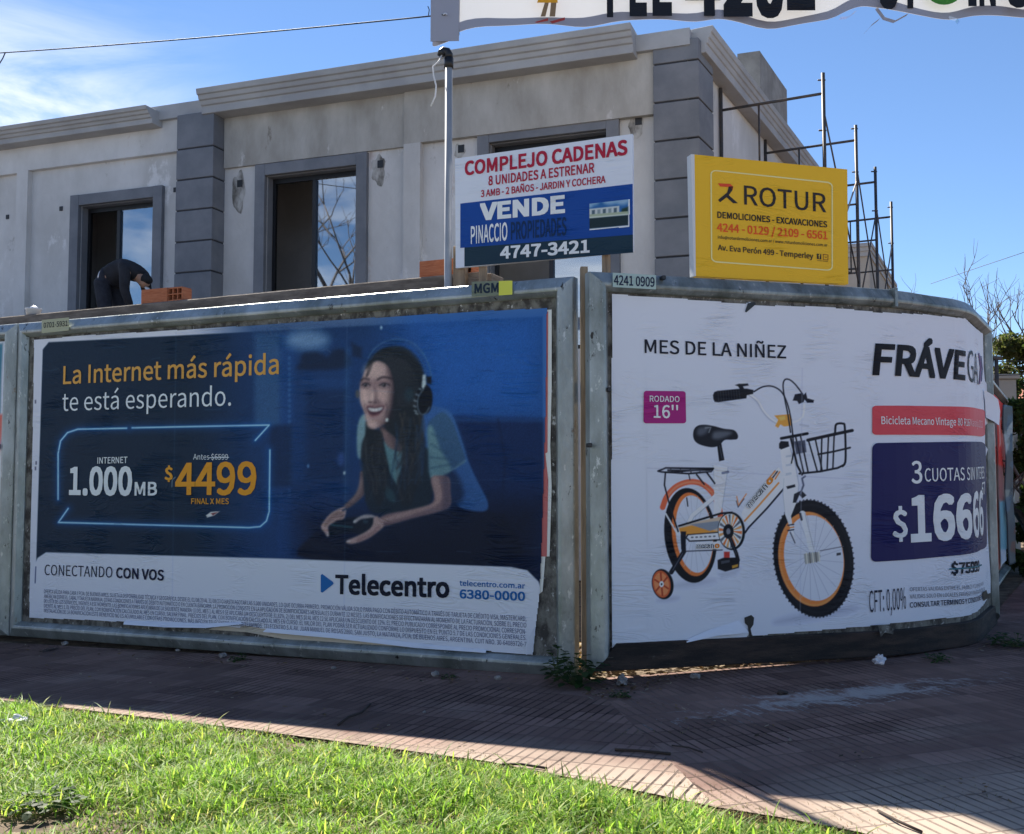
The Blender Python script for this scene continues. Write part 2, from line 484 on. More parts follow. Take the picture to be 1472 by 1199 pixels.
# ------------------------------------------------------------------ the printer: paints ink colours per grid vertex of a sheet of paper
class Print:
    def __init__(self, U, V, base):
        self.U, self.V = U, V; self.C = np.zeros((len(U), 3)); self.C[:] = base
    def _sd(self, P, closed, m):
        P = np.array(P, float); U, V = self.U[m], self.V[m]
        d2 = np.full(len(U), 1e12); ins = np.zeros(len(U), bool)
        n = len(P)
        for i in range(n if closed else n - 1):
            a, b = P[i], P[(i + 1) % n]; e = b - a
            wx, wy = U - a[0], V - a[1]
            t = np.clip((wx * e[0] + wy * e[1]) / max(e @ e, 1e-9), 0, 1)
            d2 = np.minimum(d2, (wx - e[0] * t) ** 2 + (wy - e[1] * t) ** 2)
            if closed and a[1] != b[1]:
                cr = (a[1] > V) != (b[1] > V)
                ins ^= cr & (U < (b[0] - a[0]) * (V - a[1]) / (b[1] - a[1]) + a[0])
        return np.sqrt(d2), ins
    def _mask(self, P, mg):
        P = np.array(P, float); a, b = P.min(0) - mg, P.max(0) + mg
        return np.nonzero((self.U > a[0]) & (self.U < b[0]) & (self.V > a[1]) & (self.V < b[1]))[0]
    def _blend(self, m, al, c):
        c = np.asarray(c, float)
        self.C[m] = self.C[m] * (1 - al[:, None]) + c * al[:, None]
    def fill(self, P, c, f=1.0, a=1.0, sm=0):
        if sm: P = smooth(P, True, sm)
        m = self._mask(P, f)
        if not len(m): return
        d, ins = self._sd(P, True, m)
        sd = np.where(ins, d, -d)
        x = np.clip(sd / f * 0.5 + 0.5, 0, 1)
        self._blend(m, a * x * x * (3 - 2 * x), c)
    def stroke(self, P, wd, c, f=1.0, a=1.0, sm=0, closed=False):
        if sm: P = smooth(P, closed, sm)
        m = self._mask(P, wd / 2 + f)
        if not len(m): return
        d, _ = self._sd(P, closed, m)
        x = np.clip((wd / 2 - d) / f * 0.5 + 0.5, 0, 1)
        self._blend(m, a * x * x * (3 - 2 * x), c)
    def soften(self, P, k=1, grain=0.0, f=6.0):
        m = self._mask(P, f); d, ins = self._sd(P, True, m); a = np.zeros(len(self.U)); a[m] = np.clip(np.where(ins, d, -d) / f * 0.5 + 0.5, 0, 1)
        g = self.C.reshape(self.shape[0], self.shape[1], 3); o = g.copy()
        for _ in range(k):
            q = np.pad(o, ((1, 1), (1, 1), (0, 0)), "edge")
            o = (q[:-2, 1:-1] + q[2:, 1:-1] + q[1:-1, :-2] + q[1:-1, 2:] + 2 * q[1:-1, 1:-1]) / 6.0
        if grain:
            r = np.random.default_rng(3); nz_ = r.normal(0, 1, self.shape); big = r.normal(0, 1, (self.shape[0] // 6 + 2, self.shape[1] // 6 + 2)).repeat(6, 0).repeat(6, 1)[:self.shape[0], :self.shape[1]]
            for _ in range(5): b2 = np.pad(big, 1, "edge"); big = (b2[:-2, 1:-1] + b2[2:, 1:-1] + b2[1:-1, :-2] + b2[1:-1, 2:] + b2[1:-1, 1:-1]) / 5
            o = o * (1 + grain * (0.8 * nz_ + 0.25 * big))[..., None] + 1.6 * nz_[..., None]
        a = a.reshape(self.shape)[..., None]
        self.C = (g * (1 - a) + o * a).reshape(-1, 3)
    def ell(self, cx, cy, rx, ry, c, rot=0.0, f=1.0, a=1.0, ring=0.0):
        t = np.linspace(0, 2 * np.pi, 49)[:-1]; cr, sr = math.cos(R(rot)), math.sin(R(rot))
        P = np.stack([cx + rx * np.cos(t) * cr - ry * np.sin(t) * sr, cy + rx * np.cos(t) * sr + ry * np.sin(t) * cr], 1)
        if ring: self.stroke(P, ring, c, f, a, closed=True)
        else: self.fill(P, c, f, a)

def smooth(P, closed, k):
    P = np.array(P, float); n = len(P); out = []
    for i in range(n if closed else n - 1):
        if closed: a, b, c, d = P[i - 1], P[i], P[(i + 1) % n], P[(i + 2) % n]
        else: a, b, c, d = P[max(i - 1, 0)], P[i], P[i + 1], P[min(i + 2, n - 1)]
        for j in range(k):
            t = j / k
            out.append(0.5 * (2 * b + (c - a) * t + (2 * a - 5 * b + 4 * c - d) * t * t + (3 * b - a - 3 * c + d) * t ** 3))
    if not closed: out.append(P[-1])
    return np.array(out)

def grid_sheet(name, sh, s0, s1, z0, z1, step, n, paint, m, parent, outline=None, wrinkle=0.002, lift=0.0):
    ns, nz = max(2, int((s1 - s0) / step) + 1), max(2, int((z1 - z0) / step) + 1)
    ss, zz = np.meshgrid(np.linspace(s0, s1, ns), np.linspace(z0, z1, nz))
    ss, zz = ss.ravel(), zz.ravel()
    wv = (np.sin(ss * 5.1 + 1.3 * np.sin(zz * 2.1)) * np.sin(zz * 3.7 + 0.6) + np.sin(zz * 9 + 2 * np.sin(ss * 2.3)) * 0.5) * wrinkle
    P = sh.pt(ss, zz, n + wv + lift)
    U, V = project(P)
    pr = Print(U, V, (196, 200, 232)); pr.shape = (nz, ns)
    paint(pr)
    col = np.clip(lin(np.clip(pr.C, 0, 255)) / LW * 0.86, 0.003, 0.88)
    I = (np.arange(nz - 1)[:, None] * ns + np.arange(ns - 1)[None]).ravel()
    Q = np.stack([I, I + 1, I + ns + 1, I + ns], 1)
    if outline is not None:
        cu, cv = U[Q].mean(1), V[Q].mean(1)
        t = Print(cu, cv, (0, 0, 0)); _, ins = t._sd(outline, True, np.arange(len(cu)))
        Q = Q[ins]
        used = np.unique(Q); re = np.zeros(len(P), np.int64); re[used] = np.arange(len(used))
        Q = re[Q]; P = P[used]; col = col[used]
    return mesh(name, P, Q.tolist(), m, parent, True, col=col)

# ------------------------------------------------------------------ plan of the place
seam = at_g(838, 972)
lend = at_z(25, 466, 2.68)                   # far end from the level top rail
dL = Vector((seam.x - lend.x, seam.y - lend.y)).normalized()
A0 = np.array([seam.x - 0.03, seam.y])
LS = Sheet([A0 - np.array(dL) * 12.0, A0])                       # the left hoarding line, s = 12 at the seam
SL = LS.L
ZT = 2.68
pa, pb, pc, pd = [at_z(u, v, ZT) for u, v in ((846, 391), (1277, 416), (1386, 433), (1416, 464))]
P4 = [np.array(p[:2]) for p in (pa, pb, pc, pd)]
def chaikin(P, k):
    for _ in range(k):
        Q = [P[0]]
        for a, b in zip(P[:-1], P[1:]): Q += [a * 0.75 + b * 0.25, a * 0.25 + b * 0.75]
        Q.append(P[-1]); P = Q
    return P
RS = Sheet(chaikin([P4[0], P4[0] * 0.3 + P4[1] * 0.7, P4[1], P4[1] * 0.45 + P4[2] * 0.55, P4[2], P4[2] * 0.55 + P4[3] * 0.45, P4[3]], 2))
fpos = at_y(445, 600, 15.0)
aB = R(-20.0)
dB = np.array([math.cos(aB), math.sin(aB)])
BS = Sheet([np.array([fpos.x, fpos.y]) - dB * 20, np.array([fpos.x, fpos.y]) + dB * 30])   # the house front

# ------------------------------------------------------------------ ground: one sheet to the horizon, pavement over it
def ground_mesh():
    xs = np.concatenate([[-1500, -300, -60], np.linspace(-16, 16, 65), [60, 300, 1500]])
    ys = np.concatenate([[-1500, -300, -40, -10], np.linspace(0, 24, 49), [60, 300, 2000]])
    V = [(x, y, 0.012 * mnoise.noise(Vector((x * 1.7, y * 1.7, 0))) - 0.03 + float(G(x))) for y in ys for x in xs]
    n = len(xs)
    F = [(j * n + i, j * n + i + 1, (j + 1) * n + i + 1, (j + 1) * n + i) for j in range(len(ys) - 1) for i in range(n - 1)]
    return tag(mesh("ground", V, F, M["soil"], smooth=True), kind="structure")
ground_mesh()

def paver():
    m = bpy.data.materials.new("ribbed_paving_tile"); m.use_nodes = True
    t = m.node_tree; b = t.nodes["Principled BSDF"]; N = t.nodes.new; Lk = t.links.new
    uv = N("ShaderNodeUVMap"); uv.uv_map = "plan"
    sep = N("ShaderNodeSeparateXYZ"); 
    wob = N("ShaderNodeTexNoise"); wob.inputs["Scale"].default_value = 1.3
    Lk(uv.outputs[0], wob.inputs["Vector"])
    wa = N("ShaderNodeVectorMath"); wa.operation = "MULTIPLY_ADD"; wa.inputs[1].default_value = (0.018, 0.018, 0); 
    Lk(wob.outputs["Color"], wa.inputs[0]); Lk(uv.outputs[0], wa.inputs[2]); Lk(wa.outputs[0], sep.inputs[0])
    def math_(op, a, v=None, c=None):
        k = N("ShaderNodeMath"); k.operation = op
        Lk(a, k.inputs[0])
        if v is not None:
            if isinstance(v, (int, float)): k.inputs[1].default_value = v
            else: Lk(v, k.inputs[1])
        return k.outputs[0]
    def groove(o, per, wd, soft):
        f = math_("FRACT", math_("DIVIDE", o, per)); d = math_("ABSOLUTE", math_("SUBTRACT", f, 0.5))
        r = N("ShaderNodeMapRange"); r.interpolation_type = "SMOOTHSTEP"
        r.inputs["From Min"].default_value = 0.5 - (wd + soft) / per; r.inputs["From Max"].default_value = 0.5 - wd / per
        Lk(d, r.inputs["Value"]); return r.outputs[0]
    x, y = sep.outputs[0], sep.outputs[1]
    rib = groove(x, 0.056, 0.0034, 0.005); jy = groove(y, 0.20, 0.0040, 0.004); jx = groove(x, 0.392, 0.004, 0.004)
    wr = N("ShaderNodeTexNoise"); wr.inputs["Scale"].default_value = 1.6; wr.inputs["Detail"].default_value = 9; wr.inputs["Roughness"].default_value = 0.72
    Lk(uv.outputs[0], wr.inputs["Vector"])
    wm = N("ShaderNodeMapRange"); wm.inputs["From Min"].default_value = 0.38; wm.inputs["From Max"].default_value = 0.62; wm.inputs["To Min"].default_value = 0.1; wm.inputs["To Max"].default_value = 1.0
    Lk(wr.outputs["Fac"], wm.inputs["Value"])
    g = math_("MAXIMUM", math_("MAXIMUM", math_("MULTIPLY", rib, wm.outputs[0]), math_("MULTIPLY", jy, 0.55)), math_("MULTIPLY", jx, 0.4))
    # tile to tile tone
    wn = N("ShaderNodeTexWhiteNoise"); wn.noise_dimensions = "2D"
    cb = N("ShaderNodeCombineXYZ"); Lk(math_("FLOOR", math_("DIVIDE", x, 0.392)), cb.inputs[0]); Lk(math_("FLOOR", math_("DIVIDE", y, 0.20)), cb.inputs[1]); Lk(cb.outputs[0], wn.inputs["Vector"])
    wn2 = N("ShaderNodeTexWhiteNoise"); wn2.noise_dimensions = "2D"
    cb2 = N("ShaderNodeCombineXYZ"); Lk(math_("FLOOR", math_("DIVIDE", x, 0.056)), cb2.inputs[0]); Lk(math_("FLOOR", math_("DIVIDE", y, 0.20)), cb2.inputs[1]); Lk(cb2.outputs[0], wn2.inputs["Vector"])
    wsum = math_("ADD", math_("MULTIPLY", wn.outputs[0], 0.65), math_("MULTIPLY", wn2.outputs[0], 0.35))
    c = N("ShaderNodeValToRGB"); e = c.color_ramp.elements
    e[0].color = (0.130, 0.082, 0.068, 1); e[1].color = (0.275, 0.178, 0.148, 1)
    Lk(wsum, c.inputs[0])
    # dust: broad patches, heavier towards the verge to paint extra sunlight into that strip
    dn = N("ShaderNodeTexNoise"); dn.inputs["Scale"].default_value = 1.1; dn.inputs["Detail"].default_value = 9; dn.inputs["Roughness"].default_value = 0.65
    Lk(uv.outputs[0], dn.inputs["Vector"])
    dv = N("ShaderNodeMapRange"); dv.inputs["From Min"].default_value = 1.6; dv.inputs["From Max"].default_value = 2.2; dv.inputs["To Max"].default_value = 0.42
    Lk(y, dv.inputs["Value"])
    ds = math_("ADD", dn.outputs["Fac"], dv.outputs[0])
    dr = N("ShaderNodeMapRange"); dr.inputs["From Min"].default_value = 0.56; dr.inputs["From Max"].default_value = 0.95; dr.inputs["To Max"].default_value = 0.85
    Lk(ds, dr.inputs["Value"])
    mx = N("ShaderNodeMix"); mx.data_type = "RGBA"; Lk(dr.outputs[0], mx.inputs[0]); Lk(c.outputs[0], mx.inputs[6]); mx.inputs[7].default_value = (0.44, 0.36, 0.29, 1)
    # groove colour: dark dirt, in places pale mortar and lime
    gn = N("ShaderNodeTexNoise"); gn.inputs["Scale"].default_value = 0.9; gn.inputs["Detail"].default_value = 5
    oc = N("ShaderNodeTexCoord"); Lk(oc.outputs["Object"], gn.inputs["Vector"])
    gr = N("ShaderNodeMapRange"); gr.inputs["From Min"].default_value = 0.46; gr.inputs["From Max"].default_value = 0.62; Lk(gn.outputs["Fac"], gr.inputs["Value"])
    gc = N("ShaderNodeMix"); gc.data_type = "RGBA"; gc.inputs[6].default_value = (0.020, 0.015, 0.014, 1); gc.inputs[7].default_value = (0.20, 0.155, 0.13, 1); Lk(gr.outputs[0], gc.inputs[0])
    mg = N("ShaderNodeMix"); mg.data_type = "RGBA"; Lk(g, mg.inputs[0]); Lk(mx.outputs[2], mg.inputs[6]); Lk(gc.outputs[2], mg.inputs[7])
    # spilled lime in front of the curved billboard: an elongated splash
    so = N("ShaderNodeSeparateXYZ"); 
    mpp = N("ShaderNodeMapping"); mpp.vector_type = "TEXTURE"; c0 = at_g(1215, 1000)
    mpp.inputs["Location"].default_value = (c0.x, c0.y, 0); mpp.inputs["Rotation"].default_value = (0, 0, R(24)); mpp.inputs["Scale"].default_value = (1.25, 0.24, 1)
    Lk(oc.outputs["Object"], mpp.inputs[0])
    ln = N("ShaderNodeVectorMath"); ln.operation = "LENGTH"; Lk(mpp.outputs[0], ln.inputs[0])
    sn = N("ShaderNodeTexNoise"); sn.inputs["Scale"].default_value = 5.0; sn.inputs["Detail"].default_value = 8; sn.inputs["Roughness"].default_value = 0.7; sn.inputs["Distortion"].default_value = 1.0
    Lk(oc.outputs["Object"], sn.inputs["Vector"])
    sm = math_("SUBTRACT", math_("ADD", sn.outputs["Fac"], math_("MULTIPLY", g, 0.16)), math_("MULTIPLY", ln.outputs["Value"], 0.28))
    sr = N("ShaderNodeMapRange"); sr.inputs["From Min"].default_value = 0.31; sr.inputs["From Max"].default_value = 0.46; sr.inputs["To Max"].default_value = 0.7; Lk(sm, sr.inputs["Value"])
    ml = N("ShaderNodeMix"); ml.data_type = "RGBA"; Lk(sr.outputs[0], ml.inputs[0]); Lk(mg.outputs[2], ml.inputs[6]); ml.inputs[7].default_value = (0.46, 0.45, 0.43, 1)
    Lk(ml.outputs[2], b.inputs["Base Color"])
    b.inputs["Roughness"].default_value = 0.9; b.inputs["Specular IOR Level"].default_value = 0.12
    bh = math_("SUBTRACT", math_("MULTIPLY", dn.outputs["Fac"], 0.25), g)
    bp = N("ShaderNodeBump"); bp.inputs["Strength"].default_value = 0.8; bp.inputs["Distance"].default_value = 0.006
    Lk(bh, bp.inputs["Height"]); Lk(bp.outputs[0], b.inputs["Normal"])
    return m
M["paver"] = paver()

# edge of the grass verge on plan (x, y), from the far left round to the dry corner
EDGE = [(-40.0, 23.0)] + [tuple(at_g(u, v)[:2]) for u, v in ((0, 1006), (340, 1046), (700, 1094), (940, 1141), (1030, 1160), (1130, 1176), (1236, 1196), (1290, 1212))] + [(1.5, 3.2), (1.5, 2.0), (1.5, -20.0)]
def sidewalk():
    """two runs of ribbed tiles that meet on the line from the seam to the verge corner"""
    A = Vector((A0[0], A0[1]))
    turn = Vector(EDGE[5])
    def fr(org, ang):
        c, s = math.cos(ang), math.sin(ang)
        return lambda p: ((p[0] - org.x) * c + (p[1] - org.y) * s + 40, -(-(p[0] - org.x) * s + (p[1] - org.y) * c))
    fL = fr(A, math.atan2(dL.y, dL.x)); fR0 = fr(A, math.atan2(P4[1][1] - P4[0][1], P4[1][0] - P4[0][0])); fR = lambda p: (fR0(p)[0], fR0(p)[1] - 0.8)
    back = [tuple(A + Vector((0.02, 0.10))), tuple(Vector(LS.pt(0, 0, -0.10)[:2]) + Vector((-30, 10.8)))]
    left = [(x, y) for x, y in EDGE[:6]] + [back[0], back[1]]
    right = [tuple(p) for p in EDGE[5:]] + [(9.0, -20.0), (16, 12), (14, 26)] + [tuple(RS.pt(s, 0, -0.05)[:2]) for s in np.linspace(RS.L, 0.0, 14)] + [back[0]]
    from mathutils.geometry import tessellate_polygon
    V, F, UV = [], [], []
    for poly, f in ((left, fL), (right, fR)):
        b = len(V)
        T = tessellate_polygon([[Vector((p[0], p[1], 0)) for p in poly]])
        V += [(p[0], p[1], 0.0) for p in poly]; UV += [f(p) for p in poly]
        F += [tuple(i + b for i in t) for t in T]
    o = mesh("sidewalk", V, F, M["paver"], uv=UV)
    bm = bmesh.new(); bm.from_mesh(o.data)
    for x in (-9.0, 0.5, 9.0): bmesh.ops.bisect_plane(bm, geom=bm.verts[:] + bm.edges[:] + bm.faces[:], plane_co=(x, 0, 0), plane_no=(1, 0, 0))
    for q in bm.verts: q.co.z = float(G(q.co.x))
    bm.normal_update()
    for q in bm.faces:
        if q.normal.z < 0: q.normal_flip()
    bm.to_mesh(o.data); bm.free()
    return tag(o, kind="structure")
sidewalk()

# unseen street and terrace behind the viewer, added to bounce sunlight onto the posters
M["bounce_road"] = mat("concrete_road", (0.22, 0.22, 0.22), 0.9, 0, (0.28, 0.28, 0.28), 1.5, 0.2, 30)
b = MB(); ev = Vector((math.cos(-0.42), math.sin(-0.42))); nv_ = Vector((ev.y, -ev.x))
def road_pt(a, c): q = Vector((0.0, 1.2)) + ev * a + nv_ * c; return (q.x, q.y)
b.add([(*road_pt(-60, 0), -0.02), (*road_pt(7.5, 0), -0.02), (*road_pt(7.5, 10.5), -0.02), (*road_pt(-60, 10.5), -0.02)], [(0, 1, 2, 3)])
o = b.build("bounce_road", M["bounce_road"]); tag(o, kind="structure")
M["bounce_render"] = mat("blue_grey_render", (0.27, 0.33, 0.43), 0.9, 0, (0.31, 0.37, 0.47), 1.0, 0.15, 30)
oh = empty("house", (*road_pt(-6, 15), 0)); tag(oh, "long blue grey two storey terrace added unseen behind the viewer to bounce light", "house")
def oh_box(m, a0, a1, c0, c1, z0, z1):
    q = [(*road_pt(a, c), z) for z in (z0, z1) for a, c in ((a0, c1), (a1, c1), (a1, c0), (a0, c0))]; m.hexa(q)
m_ = MB(); oh_box(m_, -34, 20, 13.0, 20, -0.1, 7.4); m_.build("wall", M["bounce_render"], oh)
m_ = MB(); oh_box(m_, -34.2, 20.2, 12.7, 20.2, 7.401, 7.7); m_.build("eave", M["bounce_render"], oh)
for k in range(9):
    for z in (0.9, 4.4):
        m_ = MB(); oh_box(m_, -31 + 5.6 * k, -29.8 + 5.6 * k, 12.96, 12.999, z, z + 1.5); m_.build("window", M["alu_black"], oh)
bpy.context.view_layer.update()
for c_ in oh.children: c_.matrix_parent_inverse = oh.matrix_world.inverted()

# ------------------------------------------------------------------ hoardings
PROF = [(0.0, -0.07), (0.0, 0.012), (0.006, 0.020), (0.070, 0.061), (0.078, 0.064), (0.092, 0.063), (0.100, 0.060), (0.122, 0.026), (0.130, 0.012), (0.130, -0.004)]
PLANK = [(0.0, -0.05), (0.0, 0.034), (0.004, 0.038), (0.126, 0.040), (0.130, 0.036), (0.130, -0.004)]
def rail(name, sh, s0, s1, z0, z1, side, prof, m, parent, k=1, cover=1.0):
    W = len(prof); V = []
    zf = (lambda s: z0[0] + (z0[1] - z0[0]) * (s - s0) / (s1 - s0)) if isinstance(z0, tuple) else (lambda s: z0)
    prof = [(d * cover, n) for d, n in prof]
    if side in ("top", "bottom"):
        for i in range(k + 1):
            f = i / k
            for d, n in prof:
                a, b = s0 + d, s1 - d
                V.append(sh.pt(a + (b - a) * f, z1 - d if side == "top" else zf(a + (b - a) * f) + d, n))
    else:
        for i in range(k + 1):
            f = i / k
            for d, n in prof:
                a, b = zf(s0 if side == "left" else s1) + d, z1 - d
                V.append(sh.pt(s0 + d if side == "left" else s1 - d, a + (b - a) * f, n))
    # light dents so that no edge is perfectly straight
    rr = random.Random(hash((name, side, round(s0, 2))) & 255)
    V = [np.array(v) + np.array([0, 0, 1]) * 0.0022 * mnoise.noise(Vector(v) * 3.1) + 0.003 * mnoise.noise(Vector(v) * 2.3 + Vector((9, 0, 0))) * np.array([0.3, -0.95, 0]) for v in V]
    F = [(i * W + j, (i + 1) * W + j, (i + 1) * W + j + 1, i * W + j + 1) for i in range(k) for j in range(W - 1)]
    F += [tuple(range(W)), tuple(k * W + j for j in range(W - 1, -1, -1))]
    o = mesh(name, V, F, m, parent)
    bm = bmesh.new(); bm.from_mesh(o.data); bmesh.ops.recalc_face_normals(bm, faces=bm.faces); bm.to_mesh(o.data); bm.free()
    return o

def hoarding(name, sh, s0, s1, z0, z1, k, label, cat="billboard", mats=("galv", "galv", "galv", "galv"), bottom_cover=1.0, group=None):
    p = sh.pt((s0 + s1) / 2, 0, -0.05)
    t = empty(name, tuple(p)); tag(t, label, cat, group)
    bpy.context.view_layer.update()
    mi = t.matrix_world.inverted()
    made = []
    made.append(rail("top_rail", sh, s0, s1, z0, z1, "top", PROF, M[mats[0]], t, k))
    made.append(rail("bottom_rail", sh, s0, s1, z0, z1, "bottom", PLANK if mats[2] == "rust_plank" else PROF, M[mats[2]], t, k, bottom_cover))
    made.append(rail("side_rail", sh, s0, s1, z0, z1, "left", PROF, M[mats[1]], t, 14))
    made.append(rail("side_rail", sh, s0, s1, z0, z1, "right", PROF, M[mats[3]], t, 14))
    b = MB(); K = max(1, k)
    for i in range(K):
        a, c = s0 + 0.02 + (s1 - s0 - 0.04) * i / K, s0 + 0.02 + (s1 - s0 - 0.04) * (i + 1) / K
        b.sbox(sh, a, c, (max(z0) if isinstance(z0, tuple) else z0) + 0.02, z1 - 0.02, -0.03, 0.0)
    bb = b.build("backing_board", M["backing"], t)
    made.append(bb)
    return t, made

def settle(t):
    """children were modelled in world coordinates: keep them there under their thing"""
    bpy.context.view_layer.update()
    inv = t.matrix_world.inverted()
    for c in t.children: c.matrix_parent_inverse = inv

def sticker(t, sh, quad, bgc, txt, p0, p1, h, tc, extra=None, n=0.075, bold=0.012):
    """paper number strip pasted over a rail: follows the rail's two bevels"""
    P = [sh.un(u, v, n) for u, v in quad]
    V = [sh.pt(s, z, n) for s, z in P] + [sh.pt(s, z, n - 0.004) for s, z in P]
    o = mesh("sticker", V, [(3, 2, 1, 0), (4, 5, 6, 7), (0, 1, 5, 4), (1, 2, 6, 5), (2, 3, 7, 6), (3, 0, 4, 7)], ink(bgc), t)
    L = Lettering(sh, n + 0.002)
    if extra: L.poly(*extra)
    L.text(txt, p0, p1, h, tc, bold)
    L.build(o)
    return o

# ---- left hoarding line: one whole board and the end of its neighbour
sa = LS.un(22, 700)[0]; print('Z0', LS.un(20, 914), LS.un(800, 972), dL)
gapL = 0.012
lb, parts = hoarding("billboard", LS, sa, SL - 0.02, (LS.un(20, 914)[1], LS.un(800, 972)[1]), 2.68, 22, "broad grey metal billboard with a dark blue internet advert of a smiling gamer", group="street billboards")
def un_box(sh, us, vs):
    q = [sh.un(u, v) for u in us for v in vs]
    return min(a for a, _ in q), max(a for a, _ in q), min(b for _, b in q), max(b for _, b in q)
Q3 = lambda P: [(420 + x * 0.3085, 460 + y * 0.3085) for x, y in P]

def paint_left(p):
    NAVY = (9, 34, 60)
    # printed dark field with clipped corner
    art = [(61, 503), (70, 492), (400, 475), (780, 455), (780, 862), (51, 838)]
    p.fill(art, NAVY, 1.2)
    art_m = p._mask(art, 0); d, ins = p._sd(art, True, art_m)
    # room of the picture: blue light growing to the right
    def wash(P, c, f, a=1.0): p.fill(P, c, f, a)
    wash([(330, 440), (800, 430), (800, 880), (330, 880)], (20, 56, 112), 75, 0.95)
    wash([(560, 430), (800, 430), (800, 610), (600, 610)], (34, 92, 182), 60, 0.85)
    wash([(366, 480), (404, 478), (404, 612), (366, 612)], (52, 88, 138), 6, 0.75)
    wash([(402, 480), (425, 478), (418, 800), (400, 800)], (26, 72, 140), 6, 0.55)
    for i in range(27):
        p.ell(416, 515 + i * 7.6, 2.0, 2.2, (84, 128, 190), 0, 1.5, 0.45)
    p.ell(442, 489, 30, 14, (120, 152, 200), 0, 12, 0.8)
    p.fill([(432, 520), (436, 508), (455, 506), (470, 512), (480, 503), (497, 504), (500, 528), (432, 532)], (14, 34, 66), 5, 0.95, 4)
    p.fill([(505, 492), (520, 500), (520, 515), (506, 512)], (14, 34, 66), 4, 0.9)
    p.fill([(388, 612), (420, 610), (420, 700), (388, 700)], (12, 38, 78), 5, 0.85)
    p.fill([(432, 545), (500, 543), (500, 560), (432, 560)], (30, 70, 130), 4, 0.4)
    p.fill([(440, 560), (500, 560), (500, 690), (440, 690)], (13, 40, 82), 9, 0.75)
    p.fill([(496, 500), (505, 500), (500, 800), (492, 800)], (40, 84, 140), 4, 0.35)
    p.fill([(402, 700), (470, 690), (470, 802), (402, 802)], (15, 44, 92), 12, 0.5)
    for (x, y, c) in ((495, 680, (200, 215, 235)), (443, 670, (90, 130, 190)), (548, 471, (150, 180, 220))): p.ell(x, y, 1.6, 2.6, c, 0, 1)
    p.ell(490, 660, 5, 9, (60, 90, 165), 0, 5, 0.7)
    # sofa and the dark lower right
    p.fill([(596, 600), (660, 598), (782, 602), (782, 862), (580, 862)], (10, 36, 84), 5, 0.95)
    p.fill([(596, 602), (690, 600), (782, 603), (782, 607), (600, 606)], (40, 88, 160), 3, 0.4)
    p.fill([(440, 745), (600, 715), (782, 720), (782, 862), (440, 862)], (6, 18, 46), 34, 0.95)
    p.stroke([(716, 603), (726, 660), (722, 720)], 2, (8, 26, 62), 3, 0.7)
    # ---- the player
    SK, SKD = (196, 158, 156), (118, 86, 88)
    p.fill(Q3([(90, 1010), (160, 985), (330, 1040), (420, 985), (640, 900), (830, 880), (960, 900), (1005, 930), (1005, 1140), (90, 1120)]), (6, 17, 42), 3, 1, 4)
    p.fill(Q3([(600, 420), (680, 405), (742, 438), (790, 560), (822, 660), (868, 760), (912, 850), (892, 892), (780, 872), (720, 800), (600, 760)]), (50, 92, 160), 1.6, 1, 4)
    p.fill(Q3([(742, 438), (790, 560), (812, 660), (770, 660), (720, 520), (700, 430)]), (62, 104, 166), 5, 0.6, 4)
    p.fill(Q3([(640, 730), (740, 690), (800, 800), (760, 870), (660, 860)]), (14, 34, 70), 6, 0.9, 4)
    # left shoulder
    p.fill(Q3([(336, 440), (352, 480), (352, 560), (325, 640), (304, 630), (302, 520), (314, 462)]), (124, 154, 172), 2.5, 1, 4)
    # back arm and hand
    p.fill(Q3([(318, 705), (352, 725), (345, 800), (300, 850), (252, 882), (240, 868), (292, 815), (312, 770)]), (112, 86, 88), 2.2, 1, 4)
    p.fill(Q3([(318, 740), (330, 745), (310, 815), (262, 860), (250, 862), (296, 812)]), (176, 140, 138), 3.5, 0.65, 4)
    # torso in shadow, shirt front
    p.fill(Q3([(330, 560), (420, 560), (640, 600), (660, 740), (640, 860), (560, 900), (420, 905), (350, 870), (330, 720)]), (22, 34, 46), 3, 1, 4)
    p.fill(Q3([(418, 565), (512, 590), (520, 660), (500, 770), (474, 745), (440, 672)]), (96, 134, 146), 2, 1, 3)
    p.fill(Q3([(430, 770), (470, 800), (480, 850), (440, 830)]), (50, 84, 92), 3, 0.6, 3)
    # front sleeve
    p.fill(Q3([(630, 500), (650, 462), (700, 430), (745, 470), (778, 560), (806, 655), (760, 690), (700, 722), (645, 732), (636, 620)]), (54, 88, 130), 1.6, 1, 4)
    p.fill(Q3([(630, 510), (655, 500), (690, 600), (740, 690), (700, 722), (645, 732), (634, 620)]), (118, 154, 164), 4, 0.85, 4)
    for a, b in (((650, 530), (712, 560)), ((648, 580), (722, 622)), ((646, 640), (745, 650)), ((650, 690), (765, 668))):
        p.stroke(Q3([a, b]), 2.2, (44, 76, 104), 2.2, 0.65)
    p.stroke(Q3([(645, 732), (700, 722), (760, 690), (808, 655)]), 2.0, (140, 172, 182), 1.5, 0.55)
    # front arm
    p.fill(Q3([(648, 735), (728, 732), (738, 800), (738, 862), (690, 892), (560, 925), (425, 962), (398, 935), (440, 905), (560, 882), (640, 860), (662, 820)]), (132, 100, 106), 1.6, 1, 4)
    p.fill(Q3([(650, 738), (682, 738), (690, 850), (560, 905), (430, 940), (402, 930), (560, 884), (655, 855), (665, 820)]), (192, 152, 148), 3, 0.8, 4)
    p.fill(Q3([(700, 740), (728, 734), (738, 862), (700, 885), (706, 820)]), (84, 70, 88), 4, 0.6, 4)
    # controller and hands
    p.fill(Q3([(168, 985), (185, 945), (250, 925), (330, 915), (395, 925), (385, 975), (340, 1000), (270, 990), (220, 1000), (180, 1010)]), (10, 20, 34), 2, 1, 4)
    p.stroke(Q3([(180, 955), (230, 960), (280, 966)]), 1.6, (70, 130, 140), 1.2, 0.8)
